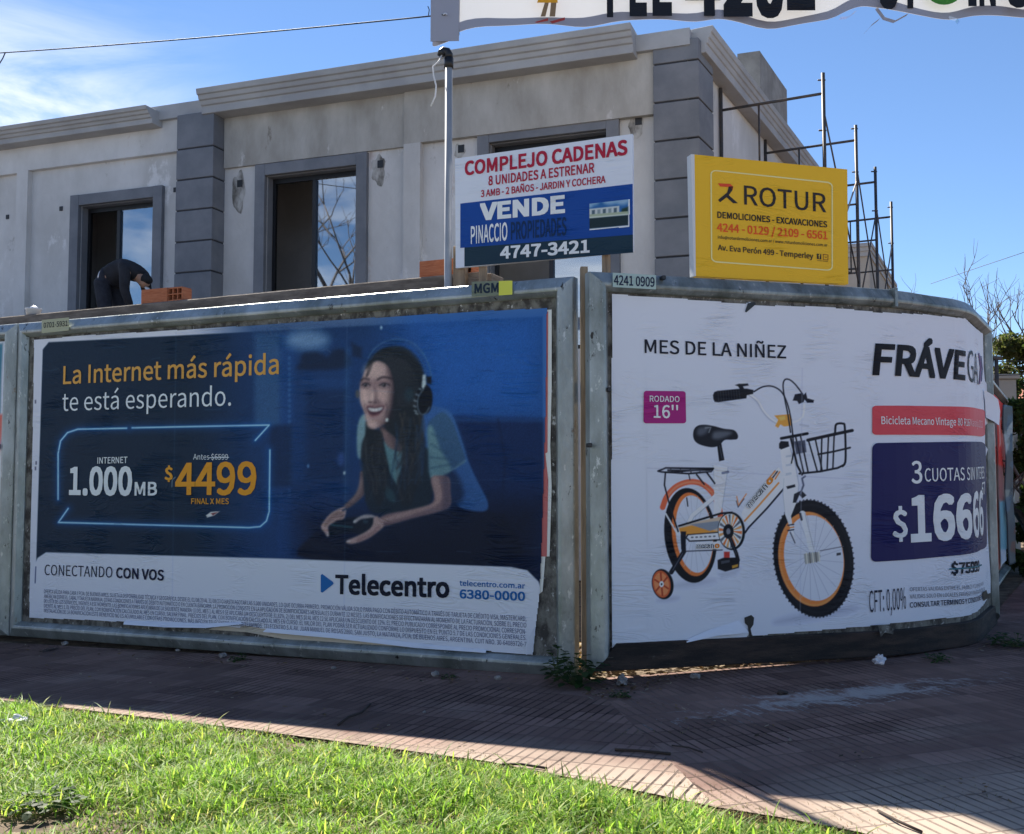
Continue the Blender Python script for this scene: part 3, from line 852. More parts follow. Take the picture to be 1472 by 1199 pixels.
    p.ell(*Q3([(342, 940)])[0], 4, 2.4, (40, 60, 76), 0, 1)
    p.fill(Q3([(248, 872), (215, 880), (175, 905), (142, 945), (134, 968), (150, 990), (163, 1008), (173, 1003), (168, 978), (172, 958), (205, 938), (238, 928), (250, 900)]), SK, 1.4, 1, 3)
    p.fill(Q3([(212, 890), (176, 916), (150, 956), (158, 962), (190, 930), (236, 910)]), (130, 98, 96), 2, 0.55, 3)
    p.stroke(Q3([(205, 938), (225, 925), (240, 905)]), 1.2, (90, 66, 70), 1.2, 0.7)
    p.fill(Q3([(402, 918), (380, 918), (376, 950), (355, 978), (300, 1008), (256, 1026), (254, 1040), (290, 1042), (350, 1020), (398, 988), (428, 956)]), SK, 1.4, 1, 3)
    p.fill(Q3([(300, 1020), (360, 992), (398, 960), (412, 968), (370, 1010), (310, 1036)]), (150, 108, 110), 2, 0.6, 3)
    p.fill(Q3([(284, 942), (300, 924), (335, 908), (372, 908), (386, 918), (350, 924), (318, 930), (296, 946)]), (186, 170, 176), 1.3, 1, 3)
    p.ell(*Q3([(263, 1032)])[0], 2.8, 1.6, (226, 206, 208), -15, 0.8); p.ell(*Q3([(165, 1000)])[0], 1.6, 2.6, (224, 206, 208), 0, 0.8); p.ell(*Q3([(292, 938)])[0], 2.4, 1.6, (226, 220, 226), -30, 0.8)
    p.stroke(Q3([(236, 888), (250, 880)]), 2.6, (36, 50, 80), 1)
    # neck
    p.fill(Q3([(408, 500), (470, 520), (512, 585), (504, 612), (462, 600), (432, 566)]), (100, 78, 82), 2.2, 1, 3)
    p.fill(Q3([(408, 500), (430, 505), (470, 585), (455, 596), (428, 560)]), (146, 114, 114), 3, 0.6, 3)
    # hair mass behind the face, with loose locks breaking its outline
    HAIR = (26, 31, 38)
    p.fill(Q3([(352, 215), (372, 168), (430, 130), (500, 122), (560, 150), (602, 205), (622, 280), (628, 360), (612, 430), (606, 500), (622, 570), (606, 650), (612, 720), (576, 790), (560, 850), (530, 868), (504, 850), (488, 760), (520, 660), (512, 590), (470, 540), (430, 500), (440, 440), (462, 400), (470, 320), (462, 250), (430, 200), (395, 190)]), HAIR, 2.5, 1, 4)
    p.fill(Q3([(346, 470), (380, 505), (415, 520), (428, 580), (440, 640), (452, 700), (440, 760), (420, 850), (396, 862), (372, 800), (346, 740), (338, 680), (322, 640), (330, 580), (340, 530)]), HAIR, 2.5, 1, 4)
    rr = random.Random(12)
    for k in range(46):
        x0 = 610 - rr.random() * 130; y0 = rr.uniform(420, 560); l = rr.uniform(160, 300)
        p.stroke(Q3([(x0, y0), (x0 + rr.uniform(-22, 22), y0 + l * 0.35), (x0 + rr.uniform(-30, 26), y0 + l * 0.7), (x0 + rr.uniform(-50, 14), y0 + l)]), rr.uniform(0.8, 2.2), rr.choice((HAIR, (34, 38, 44), (74, 62, 58), (54, 54, 60), (34, 58, 88))), 2, rr.uniform(0.4, 0.9), 5)
    for k in range(26):
        x0 = rr.uniform(335, 430); y0 = rr.uniform(500, 600); l = rr.uniform(140, 260)
        p.stroke(Q3([(x0, y0), (x0 + rr.uniform(-18, 14), y0 + l * 0.35), (x0 + rr.uniform(-24, 30), y0 + l * 0.7), (x0 + rr.uniform(-20, 40), y0 + l)]), rr.uniform(0.8, 2.0), rr.choice((HAIR, (38, 40, 46), (78, 66, 62), (54, 56, 62))), 2, rr.uniform(0.35, 0.85), 5)
    # face: mid tone, then soft planes of light and shade
    p.fill(Q3([(352, 214), (380, 192), (412, 190), (444, 206), (466, 250), (474, 310), (470, 375), (458, 430), (440, 474), (408, 500), (376, 508), (354, 494), (342, 446), (324, 402), (315, 352), (317, 300), (330, 258)]), (176, 142, 144), 2.0, 1, 4)
    def soft(x, y, rx, ry, c, a, f=None):
        q = Q3([(x, y)])[0]; p.ell(q[0], q[1], rx * 0.3085, ry * 0.3085, c, 0, f or min(rx, ry) * 0.3, a)
    soft(378, 236, 40, 30, (216, 184, 182), 0.8); soft(338, 352, 20, 46, (218, 182, 180), 0.85); soft(352, 448, 14, 26, (206, 170, 170), 0.7); soft(372, 486, 22, 14, (214, 178, 178), 0.8)
    soft(418, 350, 26, 34, (206, 168, 166), 0.75); soft(410, 246, 30, 26, (200, 166, 166), 0.6)
    p.fill(Q3([(452, 205), (484, 250), (492, 330), (480, 420), (446, 484), (410, 506), (432, 460), (450, 410), (459, 350), (459, 290), (450, 245)]), (44, 34, 42), 8, 0.9, 4)
    soft(342, 298, 26, 17, (104, 78, 86), 0.65); soft(430, 298, 30, 16, (112, 84, 92), 0.65); soft(386, 300, 12, 22, (128, 98, 104), 0.5)
    p.fill(Q3([(384, 318), (392, 330), (398, 368), (424, 388), (404, 398), (376, 394), (382, 360)]), (104, 78, 86), 3.5, 0.6, 3)
    p.fill(Q3([(370, 336), (379, 334), (381, 362), (373, 378), (360, 374), (364, 354)]), (220, 184, 182), 3, 0.8, 3)
    soft(364, 383, 9, 4, (70, 50, 58), 0.7, 1.3); soft(386, 385, 8, 4, (64, 46, 54), 0.6, 1.3); soft(412, 470, 20, 16, (150, 116, 120), 0.5)
    p.fill(Q3([(344, 398), (362, 392), (400, 392), (430, 396), (440, 410), (428, 432), (404, 452), (378, 460), (358, 452), (346, 428)]), (164, 128, 132), 4, 0.45, 3)
    # eyes and brows
    for ex, ey, rw in ((343, 303, 5.2), (430, 304, 6.8)):
        x, y = Q3([(ex, ey)])[0]
        p.fill([(x - rw, y + 0.6), (x - rw * 0.4, y - 2.0), (x + rw * 0.4, y - 2.0), (x + rw, y + 0.4), (x + rw * 0.3, y + 2.1), (x - rw * 0.4, y + 2.1)], (134, 120, 130), 1.2, 0.9, 3)
        p.ell(x - 0.6, y, 2.5, 2.4, (24, 20, 26), 0, 1.2)
        p.stroke([(x - rw - 0.5, y + 0.4), (x - 2, y - 2.4), (x + 3, y - 2.4), (x + rw + 1, y + 0.3)], 1.5, (32, 24, 32), 1.3, 0.95, 3)
        p.stroke([(x - rw, y + 3.6), (x, y + 5.0), (x + rw, y + 3.4)], 1.4, (104, 80, 88), 2.0, 0.6, 3)
        p.ell(x - 1.4, y - 0.8, 0.7, 0.7, (220, 220, 228), 0, 0.7, 0.9)
    p.stroke(Q3([(322, 282), (336, 272), (358, 278)]), 2.2, (44, 34, 40), 1.8, 0.9, 3)
    p.stroke(Q3([(398, 278), (425, 266), (464, 274)]), 2.6, (40, 30, 36), 1.8, 0.9, 3)
    # smile
    p.fill(Q3([(348, 405), (366, 402), (386, 406), (408, 402), (428, 402), (420, 424), (402, 440), (378, 446), (360, 438), (351, 422)]), (78, 44, 54), 1.6, 1, 3)
    p.fill(Q3([(354, 409), (386, 412), (421, 406), (411, 422), (382, 428), (362, 423)]), (224, 216, 224), 1.2, 0.95, 3)
    for k in range(5): p.stroke(Q3([(366 + k * 11, 410), (367 + k * 10, 425)]), 0.5, (150, 142, 154), 0.8, 0.5)
    p.stroke(Q3([(360, 440), (378, 449), (402, 442)]), 2.4, (142, 92, 100), 1.8, 0.8, 3); p.stroke(Q3([(348, 402), (368, 399), (386, 403), (406, 399), (430, 400)]), 1.3, (124, 82, 90), 1.4, 0.8, 3)
    p.stroke(Q3([(437, 390), (444, 412), (436, 438)]), 2, (86, 64, 72), 2.5, 0.7, 3); p.stroke(Q3([(338, 386), (338, 408), (346, 434)]), 1.6, (116, 90, 96), 2.2, 0.6, 3)
    # hair falling over the brow and the shaded cheek
    p.fill(Q3([(344, 228), (366, 182), (430, 146), (486, 190), (504, 290), (494, 380), (474, 445), (480, 370), (478, 300), (456, 226), (408, 190), (374, 200)]), HAIR, 3, 1, 4)
    for k in range(26):
        f = k / 25
        p.stroke(Q3([(362 + 130 * f, 186 - 40 * math.sin(f * 3)), (420 + 120 * f, 175 + 30 * f), (478 + 110 * f, 270 + 20 * f), (492 + 100 * f, 400)]), 0.9, ((52, 50, 56), (36, 44, 60), (70, 62, 62))[k % 3], 1.8, 0.38, 5)
    p.stroke(Q3([(500, 640), (490, 740), (512, 840)]), 1.8, (92, 76, 74), 2.5, 0.4, 4)
    p.ell(*Q3([(484, 166)])[0], 3.4, 3.6, (14, 18, 26), 0, 0.9, 0.8, 1.2)
    p.stroke(Q3([(560, 152), (604, 210), (624, 285), (628, 330)]), 2.4, (44, 84, 150), 4, 0.55, 5); p.stroke(Q3([(612, 450), (618, 540), (610, 640), (606, 720)]), 1.8, (38, 74, 132), 3, 0.5, 5); p.stroke(Q3([(470, 128), (530, 140), (580, 180)]), 2.0, (38, 56, 84), 4, 0.6, 4)
    for k in range(7): p.stroke(Q3([(356 + 4 * k, 212 - 4 * k), (350 + 2 * k, 240), (344 + k, 262)]), 0.8, (40, 34, 38), 1.4, 0.5, 4)
    # headset
    p.stroke(Q3([(352, 180), (385, 132), (440, 98), (505, 90), (565, 110), (612, 160), (640, 220), (648, 268)]), 1.3, (84, 116, 160), 1.0, 0.85, 6)
    p.stroke(Q3([(364, 186), (400, 140), (455, 108), (512, 104), (562, 124), (602, 170), (622, 225), (626, 262)]), 1.1, (46, 76, 124), 1.0, 0.9, 6)
    p.fill(Q3([(590, 320), (622, 300), (650, 330), (652, 390), (636, 430), (604, 442), (584, 420), (578, 365)]), (9, 14, 24), 1.4, 1, 4)
    p.ell(*Q3([(545, 348)])[0], 7, 10, (36, 54, 66), 0, 4, 0.8)
    p.fill(Q3([(608, 256), (622, 254), (624, 300), (612, 322), (603, 314)]), (186, 198, 214), 1.2)
    p.fill(Q3([(624, 262), (648, 264), (650, 300), (628, 296)]), (12, 18, 30), 1.2)
    p.stroke(Q3([(613, 322), (590, 355), (584, 395), (592, 428), (606, 440), (626, 430), (640, 405)]), 1.1, (150, 166, 186), 1.1, 0.85, 5)
    for x, y in ((596, 322), (582, 348), (573, 376), (571, 402), (574, 424), (580, 436)): p.stroke(Q3([(x - 5, y - 2), (x + 6, y + 3)]), 1.3, (186, 198, 214), 1.0)
    p.ell(*Q3([(304, 345)])[0], 3, 6, (96, 86, 84), 0, 2, 0.8)
    p.ell(*Q3([(442, 466)])[0], 2.4, 2.6, (216, 220, 228), 0, 0.9)
    p.stroke(Q3([(446, 468), (500, 455), (570, 430)]), 1.0, (20, 26, 34), 1, 0.8)
    # one photographic print: blue room light over everything, lens softness, raster grain
    p.fill(Q3([(60, 700), (300, 640), (500, 560), (760, 560), (960, 800), (1000, 1130), (60, 1130)]), (10, 26, 62), 40, 0.16)
    p.fill(Q3([(290, 120), (640, 60), (700, 480), (930, 900), (400, 1060), (110, 1060), (250, 700)]), (30, 64, 120), 26, 0.08)
    p.soften([(362, 462), (779, 456), (780, 858), (362, 800)], 2, 0.035, 4)
    p.soften([(62, 496), (366, 478), (366, 799), (56, 800)], 0, 0.02, 4)
    # ---- neon frame with its printed glow
    N1 = [(83.5, 718), (83.5, 652), (87, 634), (97, 622), (112, 617), (182, 615.5)]; N2 = [(190, 615), (387, 611), (367, 633)]
    N3 = [(388, 647), (387, 735), (383, 749), (374, 757), (358, 758.5), (84, 751), (98, 731)]
    for P in (N1, N2, N3):
        p.stroke(P, 5, (20, 92, 176), 12, 0.55); p.stroke(P, 2.6, (30, 110, 200), 3.2, 0.8)
        p.stroke(P, 1.7, (164, 204, 242), 1.0, 1.0)
    # torn nick
    p.fill([(296, 741), (303, 736), (316, 735), (308, 741), (298, 744)], (200, 200, 214), 0.8); p.fill([(303, 738), (314, 736), (306, 741)], (110, 50, 60), 0.8)
    # white foot of the advert
    p.fill([(46, 834), (48, 815), (54, 802), (66, 794), (400, 803), (735, 815), (758, 820), (774, 836), (782, 858), (782, 960), (30, 960)], (196, 200, 232), 1.2)
    p.fill([(30, 480), (62, 480), (50, 850), (30, 850)], (196, 200, 232), 1.0)
    p.stroke([(51.5, 815), (50.5, 838)], 1.2, (24, 40, 90), 0.8)
    # sheet joints and scuffs
    p.stroke([(253, 478), (247, 905)], 1.2, (120, 140, 180), 1.2, 0.16); p.stroke([(499, 464), (494, 925)], 1.2, (120, 140, 180), 1.2, 0.18)
    p.stroke([(55, 690), (783, 690)], 1.0, (110, 130, 170), 1.2, 0.10)
    p.stroke([(247, 700), (247.5, 690), (252, 686)], 1.1, (190, 196, 214), 0.8, 0.6)
    rr = random.Random(5)
    for k in range(60):
        x, y = rr.uniform(60, 760), rr.uniform(500, 800); l = rr.uniform(8, 34)
        p.stroke([(x, y), (x + l * 0.5, y + rr.uniform(-3, 3)), (x + l, y + rr.uniform(-3, 3))], 0.8, (96, 118, 156) if k % 2 else (4, 14, 34), 1.2, 0.28)
    # torn foot strip where the old paste shows
    for x, y in ((50, 575), (51, 663), (50, 671)): p.fill([(x, y), (x + 2, y), (x + 2, y + 5), (x, y + 5)], (60, 64, 90), 0.8, 0.8)

poster_out = [(49, 489), (110, 483), (300, 472), (420, 464), (600, 453), (700, 447), (786, 443), (786, 470), (784, 600), (781, 700), (778, 800), (775, 860), (770, 900), (766, 941), (740, 939), (690, 935), (640, 929), (600, 927), (540, 919), (480, 912), (420, 908), (380, 904), (352, 899), (345, 902), (300, 900), (200, 895), (120, 891), (70, 889), (42, 888), (43, 820), (46, 680), (48, 560)]
s0, s1, z0, z1 = un_box(LS, (40, 790), (440, 480, 890, 945))
pl = grid_sheet("poster", LS, s0, s1, z0, z1, 0.0058, 0.016, paint_left, M["paper_print"], lb, poster_out, 0.0012)
# layer of older posters left showing at the right edge and the foot
ol = MB()
def flat_poly(sh, pts, n, name, m, parent):
    from mathutils.geometry import tessellate_polygon
    sz = [sh.un(u, v, n) for u, v in pts]
    T = tessellate_polygon([[Vector((a, b, 0)) for a, b in sz]])
    return mesh(name, [sh.pt(a, b, n) for a, b in sz], [tuple(t) for t in T], m, parent)
old = flat_poly(LS, [(770, 446), (793, 445), (793, 560), (791, 640), (793, 700), (790, 800), (784, 800), (780, 850), (768, 860)], 0.009, "old_poster", ink((205, 206, 220)), lb)
Lo = Lettering(LS, 0.011); Lo.poly([(781, 449), (788, 448), (787, 650), (784, 652), (788, 690), (786, 800), (778, 800)], (176, 96, 104)); Lo.build(old, "red_band")
flat_poly(LS, [(330, 893), (420, 905), (560, 918), (600, 932), (420, 921), (356, 909), (300, 905)], 0.010, "old_poster", ink((176, 166, 164)), lb)
# curled torn lip at the foot
def lip(sh, top, bot, n0, n1, m, parent, name="torn_paper"):
    V = []; k = len(top)
    for (a, b) in zip(top, bot):
        A, B = sh.un(*a, n0), sh.un(*b, n0)
        for f, n in ((0, n0), (0.5, (n0 + n1) * 0.6), (1, n1)):
            V.append(sh.pt(A[0] * (1 - f) + B[0] * f, A[1] * (1 - f) + B[1] * f, n))
    F = [(i * 3 + j, i * 3 + j + 1, i * 3 + 4 + j, i * 3 + 3 + j) for i in range(k - 1) for j in range(2)]
    return mesh(name, V, F, m, parent, True)
lip(LS, [(180, 892), (240, 894), (300, 896), (345, 894)], [(182, 897), (240, 901), (300, 902), (356, 896)], 0.02, 0.055, M["paper_white"], lb)
lip(LS, [(384, 903), (480, 910), (600, 925), (700, 934)], [(380, 908), (480, 917), (600, 931), (700, 938)], 0.02, 0.04, M["paper_white"], lb)
lip(LS, [(770, 900), (768, 920), (766, 938)], [(757, 928), (757, 934), (758, 941)], 0.022, 0.045, M["paper_white"], lb)

L = Lettering(LS, 0.0195)
OR, WH, DK, BL = (196, 146, 76), (202, 208, 238), (14, 22, 56), (22, 92, 168)
L.text("La Internet más rápida", (90.6, 552.4), (400.7, 537.7), 26, OR, 0.012)
L.text("te está esperando.", (89.4, 590.8), (332, 583), 25.5, WH, 0.0)
L.text("INTERNET", (140, 666.6), (183, 665.6), 9, WH, 0.012)
L.text("1.000", (99, 711.6), (189.6, 712.6), 40.5, WH, 0.034)
L.text("MB", (193.3, 712.4), (225.8, 712.4), 19.5, WH, 0.026)
L.text("Antes $6599", (277.7, 660.6), (327.8, 660.8), 7.8, WH, 0.0)
L.line([(301, 658), (329, 657.6)], 1.0, WH)
L.text("$", (236.6, 690), (248.3, 690), 18.5, (204, 142, 46), 0.03)
L.text("4499", (251.5, 711.6), (368.4, 711.4), 46, (204, 138, 38), 0.022)
L.text("FINAL X MES", (274.8, 724.6), (329, 724.8), 8.2, (200, 140, 50), 0.02)
L.text("CONECTANDO", (63.7, 826.6), (161.3, 830.5), 15, DK, -0.004)
L.text("CON VOS", (166.6, 830.8), (235.4, 834.9), 15.2, DK, 0.028)
L.poly([(461, 827), (463, 825), (478.5, 836.5), (479.5, 838.6), (478.2, 840.5), (463.5, 852), (461, 851)], BL)
L.text("Telecentro", (481.7, 854), (645.9, 859.6), 28, (8, 16, 40), 0.034)
L.text("telecentro.com.ar", (660.6, 842), (754.8, 846.2), 7.6, BL, 0.02)
L.text("6380-0000", (660.6, 860.2), (754.8, 864), 12.8, BL, 0.028)
FINE = ["OFERTA VÁLIDA PARA CABA Y PCIA. DE BUENOS AIRES. SUJETA A DISPONIBILIDAD TÉCNICA Y GEOGRÁFICA. DESDE EL 01/08/23 AL 31/08/23 O HASTA AGOTAR LAS 5.000 UNIDADES, LO QUE OCURRA PRIMERO. PROMOCIÓN VÁLIDA SOLO PARA PAGO CON DÉBITO AUTOMÁTICO A TRAVÉS DE TARJETA DE CRÉDITO VISA, MASTERCARD,",
        "AMERICAN EXPRESS, CABAL Y TARJETA NARANJA. OTRAS CONDICIONES A TRAVÉS DE DÉBITO AUTOMÁTICO O EN CUENTA BANCARIA. LA PROMOCIÓN CONSISTE EN LA APLICACIÓN DE BONIFICACIONES MENSUALES DURANTE 12 MESES. LAS BONIFICACIONES SE EFECTIVIZARÁN AL MOMENTO DE LA FACTURACIÓN, SOBRE EL PRECIO",
        "DE LISTA DE LOS SERVICIOS, VIGENTE A ESE MOMENTO. LAS BONIFICACIONES APLICARÁN DE LA SIGUIENTE MANERA: 1) DEL MES 1 AL MES 9 SE APLICARÁ UN DESCUENTO DE 31,82%, 2) DEL MES 10 AL MES 12 SE APLICARÁ UN DESCUENTO DE 12%. EL PRECIO PUBLICADO CORRESPONDE AL PRECIO PROMOCIONAL CORRESPON-",
        "DIENTE AL MES 1. EL PRECIO DEL PLAN, CON BONIFICACIÓN CALCULADO AL MES EN CURSO, SALVAR FINAL. PRECIOS DEL PLAN, CON BONIFICACIÓN CALCULADO AL MES EN CURSO. EL VALOR DEL PLAN PODRÁ SER ACTUALIZADO CONFORME LO DISPUESTO EN EL PUNTO 5.7 DE LAS CONDICIONES GENERALES.",
        "INSTALACIÓN DE LA BONIFICACIÓN ESTE BENEFICIO NO ES ACUMULABLE CON OTRAS PROMOCIONES. MÁS INFO EN TELECENTRO.COM.AR/TERMINOS. TELECENTRO S.A. AV. JUAN MANUEL DE ROSAS 2860, SAN JUSTO, LA MATANZA, PCIA. DE BUENOS AIRES, ARGENTINA. CUIT NRO. 30-64089726-7"]
for t_, a, b in zip(FINE, (852.7, 859.6, 866.4, 873.4, 880.2), (892.8, 902.2, 911.4, 920.2, 929.6)):
    L.text(t_, (63, a), (756.5, b), 5.4, (70, 76, 118), -0.006)
L.build(pl)
sticker(lb, LS, [(60, 460), (99, 456.5), (99, 475), (60, 479)], (150, 152, 140), "0701-5931", (62.5, 471.5), (97, 468.5), 7.5, (30, 34, 46))
sticker(lb, LS, [(678, 405), (737, 403), (737, 424), (678, 426)], (104, 112, 108), "MGM", (682, 422), (717, 420.5), 14, (20, 36, 60),
        extra=([(717, 404), (736.5, 403.4), (736.5, 423.5), (717, 424.8)], (188, 190, 84)), bold=0.03)
settle(lb)

lb2, parts = hoarding("billboard", LS, sa - 5.9, sa - gapL, (-0.18, LS.un(20, 914)[1]), 2.68, 20, "grey metal billboard cut off by the photo's left edge, pale blue and coral poster", group="street billboards")
s0n = sa - 5.9 + 0.18
def paint_n(p):
    p.fill([(-900, 440), (4, 495), (-2, 640), (-900, 640)], (58, 116, 150), 1.5)
    p.fill([(-900, 640), (4, 596), (2, 630), (-4, 660), (-900, 780)], (196, 92, 84), 3)
    p.fill([(-900, 760), (-3, 690), (-6, 880), (-900, 900)], (150, 170, 190), 3)
pn = grid_sheet("poster", LS, s0n, LS.un(9, 700)[0], 0.06, 2.53, 0.03, 0.016, paint_n, M["paper_print"], lb2, None, 0.003)
settle(lb2)
latch = MB(); latch.sbox(LS, LS.un(-4, 640)[0], LS.un(9, 640)[0], LS.un(3, 646)[1], LS.un(3, 639)[1], 0.06, 0.085)
lo = latch.build("latch", M["black"], lb2); lo.matrix_parent_inverse = lb2.matrix_world.inverted()

# ---- the curved board round the corner
rb, parts = hoarding("billboard", RS, 0.0, RS.L - 0.02, 0.06, 2.68, 60, "curved corner billboard with a white advert of a child's orange and white bicycle", mats=("galv_dark", "galv", "rust_plank", "galv_dark"), bottom_cover=1.35, group="street billboards")
BK = lambda P: [(900 + x * 0.3169, 520 + y * 0.3169) for x, y in P]
def bk(x, y): return BK([(x, y)])[0]
KK = 0.3169
def paint_right(p):
    WHT, BLK, ORG, GRY = (226, 229, 244), (16, 18, 28), (206, 112, 62), (150, 156, 182)
    # paste shadows and a soft ground shade under the printed bike
    p.ell(*bk(860, 1150), 60, 5, (140, 144, 176), -10, 8, 0.55)
    p.ell(*bk(310, 1005), 30, 4, (150, 154, 184), -8, 7, 0.5)
    p.ell(*bk(190, 1078), 16, 3, (150, 154, 184), -8, 5, 0.5)
    p.fill(BK([(420, 960), (520, 935), (500, 965), (430, 985)]), (160, 164, 192), 5, 0.5)
    # rear wheel
    x, y = bk(292, 788)
    p.ell(x, y, 37.5, 68.5, BLK, -6, 0.9)
    p.ell(x + 3.0, y - 1.5, 29.5, 60.5, ORG, -6, 0.9); p.ell(x + 5.4, y - 2.0, 26.4, 56.0, (196, 200, 230), -6, 0.9)
    for k in range(16):
        a = 2 * math.pi * k / 16 + 0.2
        p.stroke([(x + 5, y - 2), (x + 5.4 + 26 * math.cos(a), y - 2 + 56 * math.sin(a))], 0.7, (168, 172, 196), 0.7, 0.8)
    p.stroke(BK([(275, 618), (280, 655)]), 1.6, BLK, 0.8)
    # mudguard
    p.stroke(BK([(166, 660), (186, 610), (230, 565), (290, 545), (345, 555), (392, 595), (418, 650), (428, 700), (430, 770)]), 8.0, (206, 96, 70), 0.9, 1, 5)
    p.stroke(BK([(186, 612), (230, 566), (290, 546), (345, 556), (396, 600)]), 2.2, (232, 150, 124), 1.6, 0.7, 5)
    p.stroke(BK([(400, 620), (422, 690), (428, 760)]), 3.5, (158, 66, 52), 1.6, 0.7, 4)
    # stays, seat tube and frame
    p.stroke(BK([(430, 590), (300, 700), (285, 730)]), 6.6, GRY, 1, 0.9); p.stroke(BK([(428, 590), (300, 698), (286, 726)]), 5.2, WHT, 0.9)
    p.stroke(BK([(180, 690), (232, 780)]), 2.4, (206, 208, 226), 0.8)
    p.fill(BK([(395, 470), (462, 478), (446, 590), (430, 690), (398, 690), (400, 600)]), WHT, 0.9); p.stroke(BK([(462, 480), (446, 590), (436, 660)]), 1.0, GRY, 1.2, 0.8)
    p.stroke(BK([(395, 472), (402, 560)]), 1.0, GRY, 1.4, 0.7)
    p.fill(BK([(412, 372), (432, 370), (446, 446), (422, 452)]), BLK, 0.8); p.stroke(BK([(424, 380), (436, 440)]), 1.2, (74, 80, 100), 1, 0.8)
    p.stroke(BK([(438, 505), (462, 500)]), 3.6, (70, 80, 120), 1, 0.8)
    p.fill(BK([(690, 478), (722, 520), (716, 575), (640, 660), (560, 742), (534, 716), (524, 690), (548, 640), (630, 545)]), WHT, 0.9)
    p.stroke(BK([(716, 575), (640, 664), (556, 752), (540, 775)]), 2.6, (28, 30, 48), 0.8)
    p.stroke(BK([(692, 550), (600, 655), (538, 722)]), 2.6, (212, 134, 78), 0.8)
    p.stroke(BK([(548, 640), (630, 545), (690, 478)]), 1.0, (176, 180, 204), 1, 0.9)
    for k in range(3): p.stroke(BK([(640 + 18 * k, 540 - 4 * k), (676 + 10 * k, 496 + 2 * k)]), 2.2, (206, 126, 70) if k != 1 else (40, 40, 60), 0.7, 0.95)
    p.stroke(BK([(502, 612), (510, 652), (545, 600)]), 1.6, (210, 132, 80), 0.8, 0.95); p.stroke(BK([(500, 632), (508, 660), (535, 622)]), 1.2, (50, 50, 70), 0.8, 0.9)
    # chain case and crank
    p.fill(BK([(238, 752), (330, 724), (440, 700), (430, 740), (420, 775), (250, 790)]), (190, 170, 160), 0.9); p.fill(BK([(240, 756), (300, 742), (420, 770), (250, 788)]), (208, 140, 62), 0.9)
    p.fill(BK([(290, 738), (420, 722), (425, 752), (380, 768)]), (128, 136, 160), 1.0)
    p.fill(BK([(280, 785), (420, 776), (424, 806), (290, 812)]), WHT, 0.8); p.stroke(BK([(280, 785), (272, 798), (288, 814), (424, 808)]), 1.8, BLK, 0.8); p.stroke(BK([(280, 785), (420, 774)]), 1.4, BLK, 0.8)
    for k in range(6): p.ell(*bk(300 + 20 * k, 797 - k), 2.0, 1.1, (80, 84, 104), 0, 0.8)
    p.fill(BK([(318, 822), (425, 815), (428, 850), (316, 850)]), WHT, 0.8); p.stroke(BK([(264, 860), (436, 854)]), 1.6, (60, 62, 80), 0.8)
    x, y = bk(478, 768)
    p.ell(x, y, 19.5, 27.5, BLK, -4, 0.9)
    p.ell(x - 1.5, y, 17.2, 25.0, WHT, -4, 0.9)
    for k in range(18):
        a0, a1 = 2 * math.pi * k / 18, 2 * math.pi * (k + 0.55) / 18
        c = (ORG, (92, 98, 118), (214, 150, 100))[k % 3]
        p.fill([(x - 1.5, y), (x - 1.5 + 16.6 * math.cos(a0), y + 24.2 * math.sin(a0)), (x - 1.5 + 16.6 * math.cos(a1), y + 24.2 * math.sin(a1))], c, 0.8)
    p.ell(*bk(464, 770), 7.6, 10.6, BLK, 0, 0.9); p.ell(*bk(464, 770), 3.0, 4.6, (120, 124, 146), 0, 0.9)
    p.stroke(BK([(240, 745), (430, 688), (480, 684)]), 2.8, BLK, 0.8)
    p.stroke(BK([(468, 790), (500, 870), (508, 900)]), 5.2, BLK, 0.9); p.stroke(BK([(472, 800), (500, 872)]), 1.2, (86, 90, 110), 1, 0.7)
    p.fill(BK([(444, 862), (470, 862), (470, 890), (444, 892)]), (176, 52, 48), 0.9)
    p.fill(BK([(415, 900), (440, 890), (505, 888), (514, 905), (512, 935), (450, 952), (416, 940)]), BLK, 0.9)
    p.fill(BK([(430, 905), (470, 898), (470, 910), (432, 918)]), (64, 68, 84), 0.9); p.fill(BK([(480, 925), (508, 918), (508, 930), (482, 938)]), (190, 140, 60), 0.9)
    # carrier
    for P in ([(145, 496), (180, 482), (396, 484), (386, 498), (284, 508), (160, 500), (145, 496)], [(190, 492), (380, 492)], [(176, 502), (390, 488)]): p.stroke(BK(P), 2.4, (26, 28, 40), 0.8)
    for k in range(4): p.stroke(BK([(200 + 45 * k, 484), (215 + 40 * k, 503)]), 1.6, (36, 38, 52), 0.8)
    p.stroke(BK([(178, 506), (174, 560), (200, 660), (236, 770)]), 2.2, (26, 28, 40), 0.8); p.stroke(BK([(284, 510), (290, 535)]), 1.6, (36, 38, 52), 0.8)
    p.stroke(BK([(320, 512), (354, 556)]), 2.4, (26, 28, 40), 0.8); p.stroke(BK([(364, 500), (402, 552)]), 2.4, (26, 28, 40), 0.8)
    # training wheel and arm
    p.stroke(BK([(258, 790), (262, 862), (205, 955)]), 6.4, (22, 24, 38), 0.9); p.stroke(BK([(256, 870), (212, 945)]), 1.2, (90, 96, 120), 0.9, 0.8); p.fill(BK([(248, 770), (272, 770), (270, 860), (250, 850)]), (22, 24, 38), 0.9)
    x, y = bk(166, 1009); p.ell(x, y, 15.5, 22, BLK, -10, 0.9); x -= 1.6; p.ell(x, y, 12.8, 19.6, (196, 92, 60), -10, 0.9); p.ell(x, y, 10.4, 16.4, (224, 132, 92), -10, 0.9)
    for k in range(6):
        a = 2 * math.pi * k / 6 + 0.4
        p.stroke([(x, y), (x + 10 * math.cos(a), y + 16 * math.sin(a))], 2.6, (164, 64, 44), 0.9)
    p.ell(x, y, 3.2, 4.4, WHT, 0, 0.8); p.ell(x, y, 1.2, 1.6, BLK, 0, 0.7)
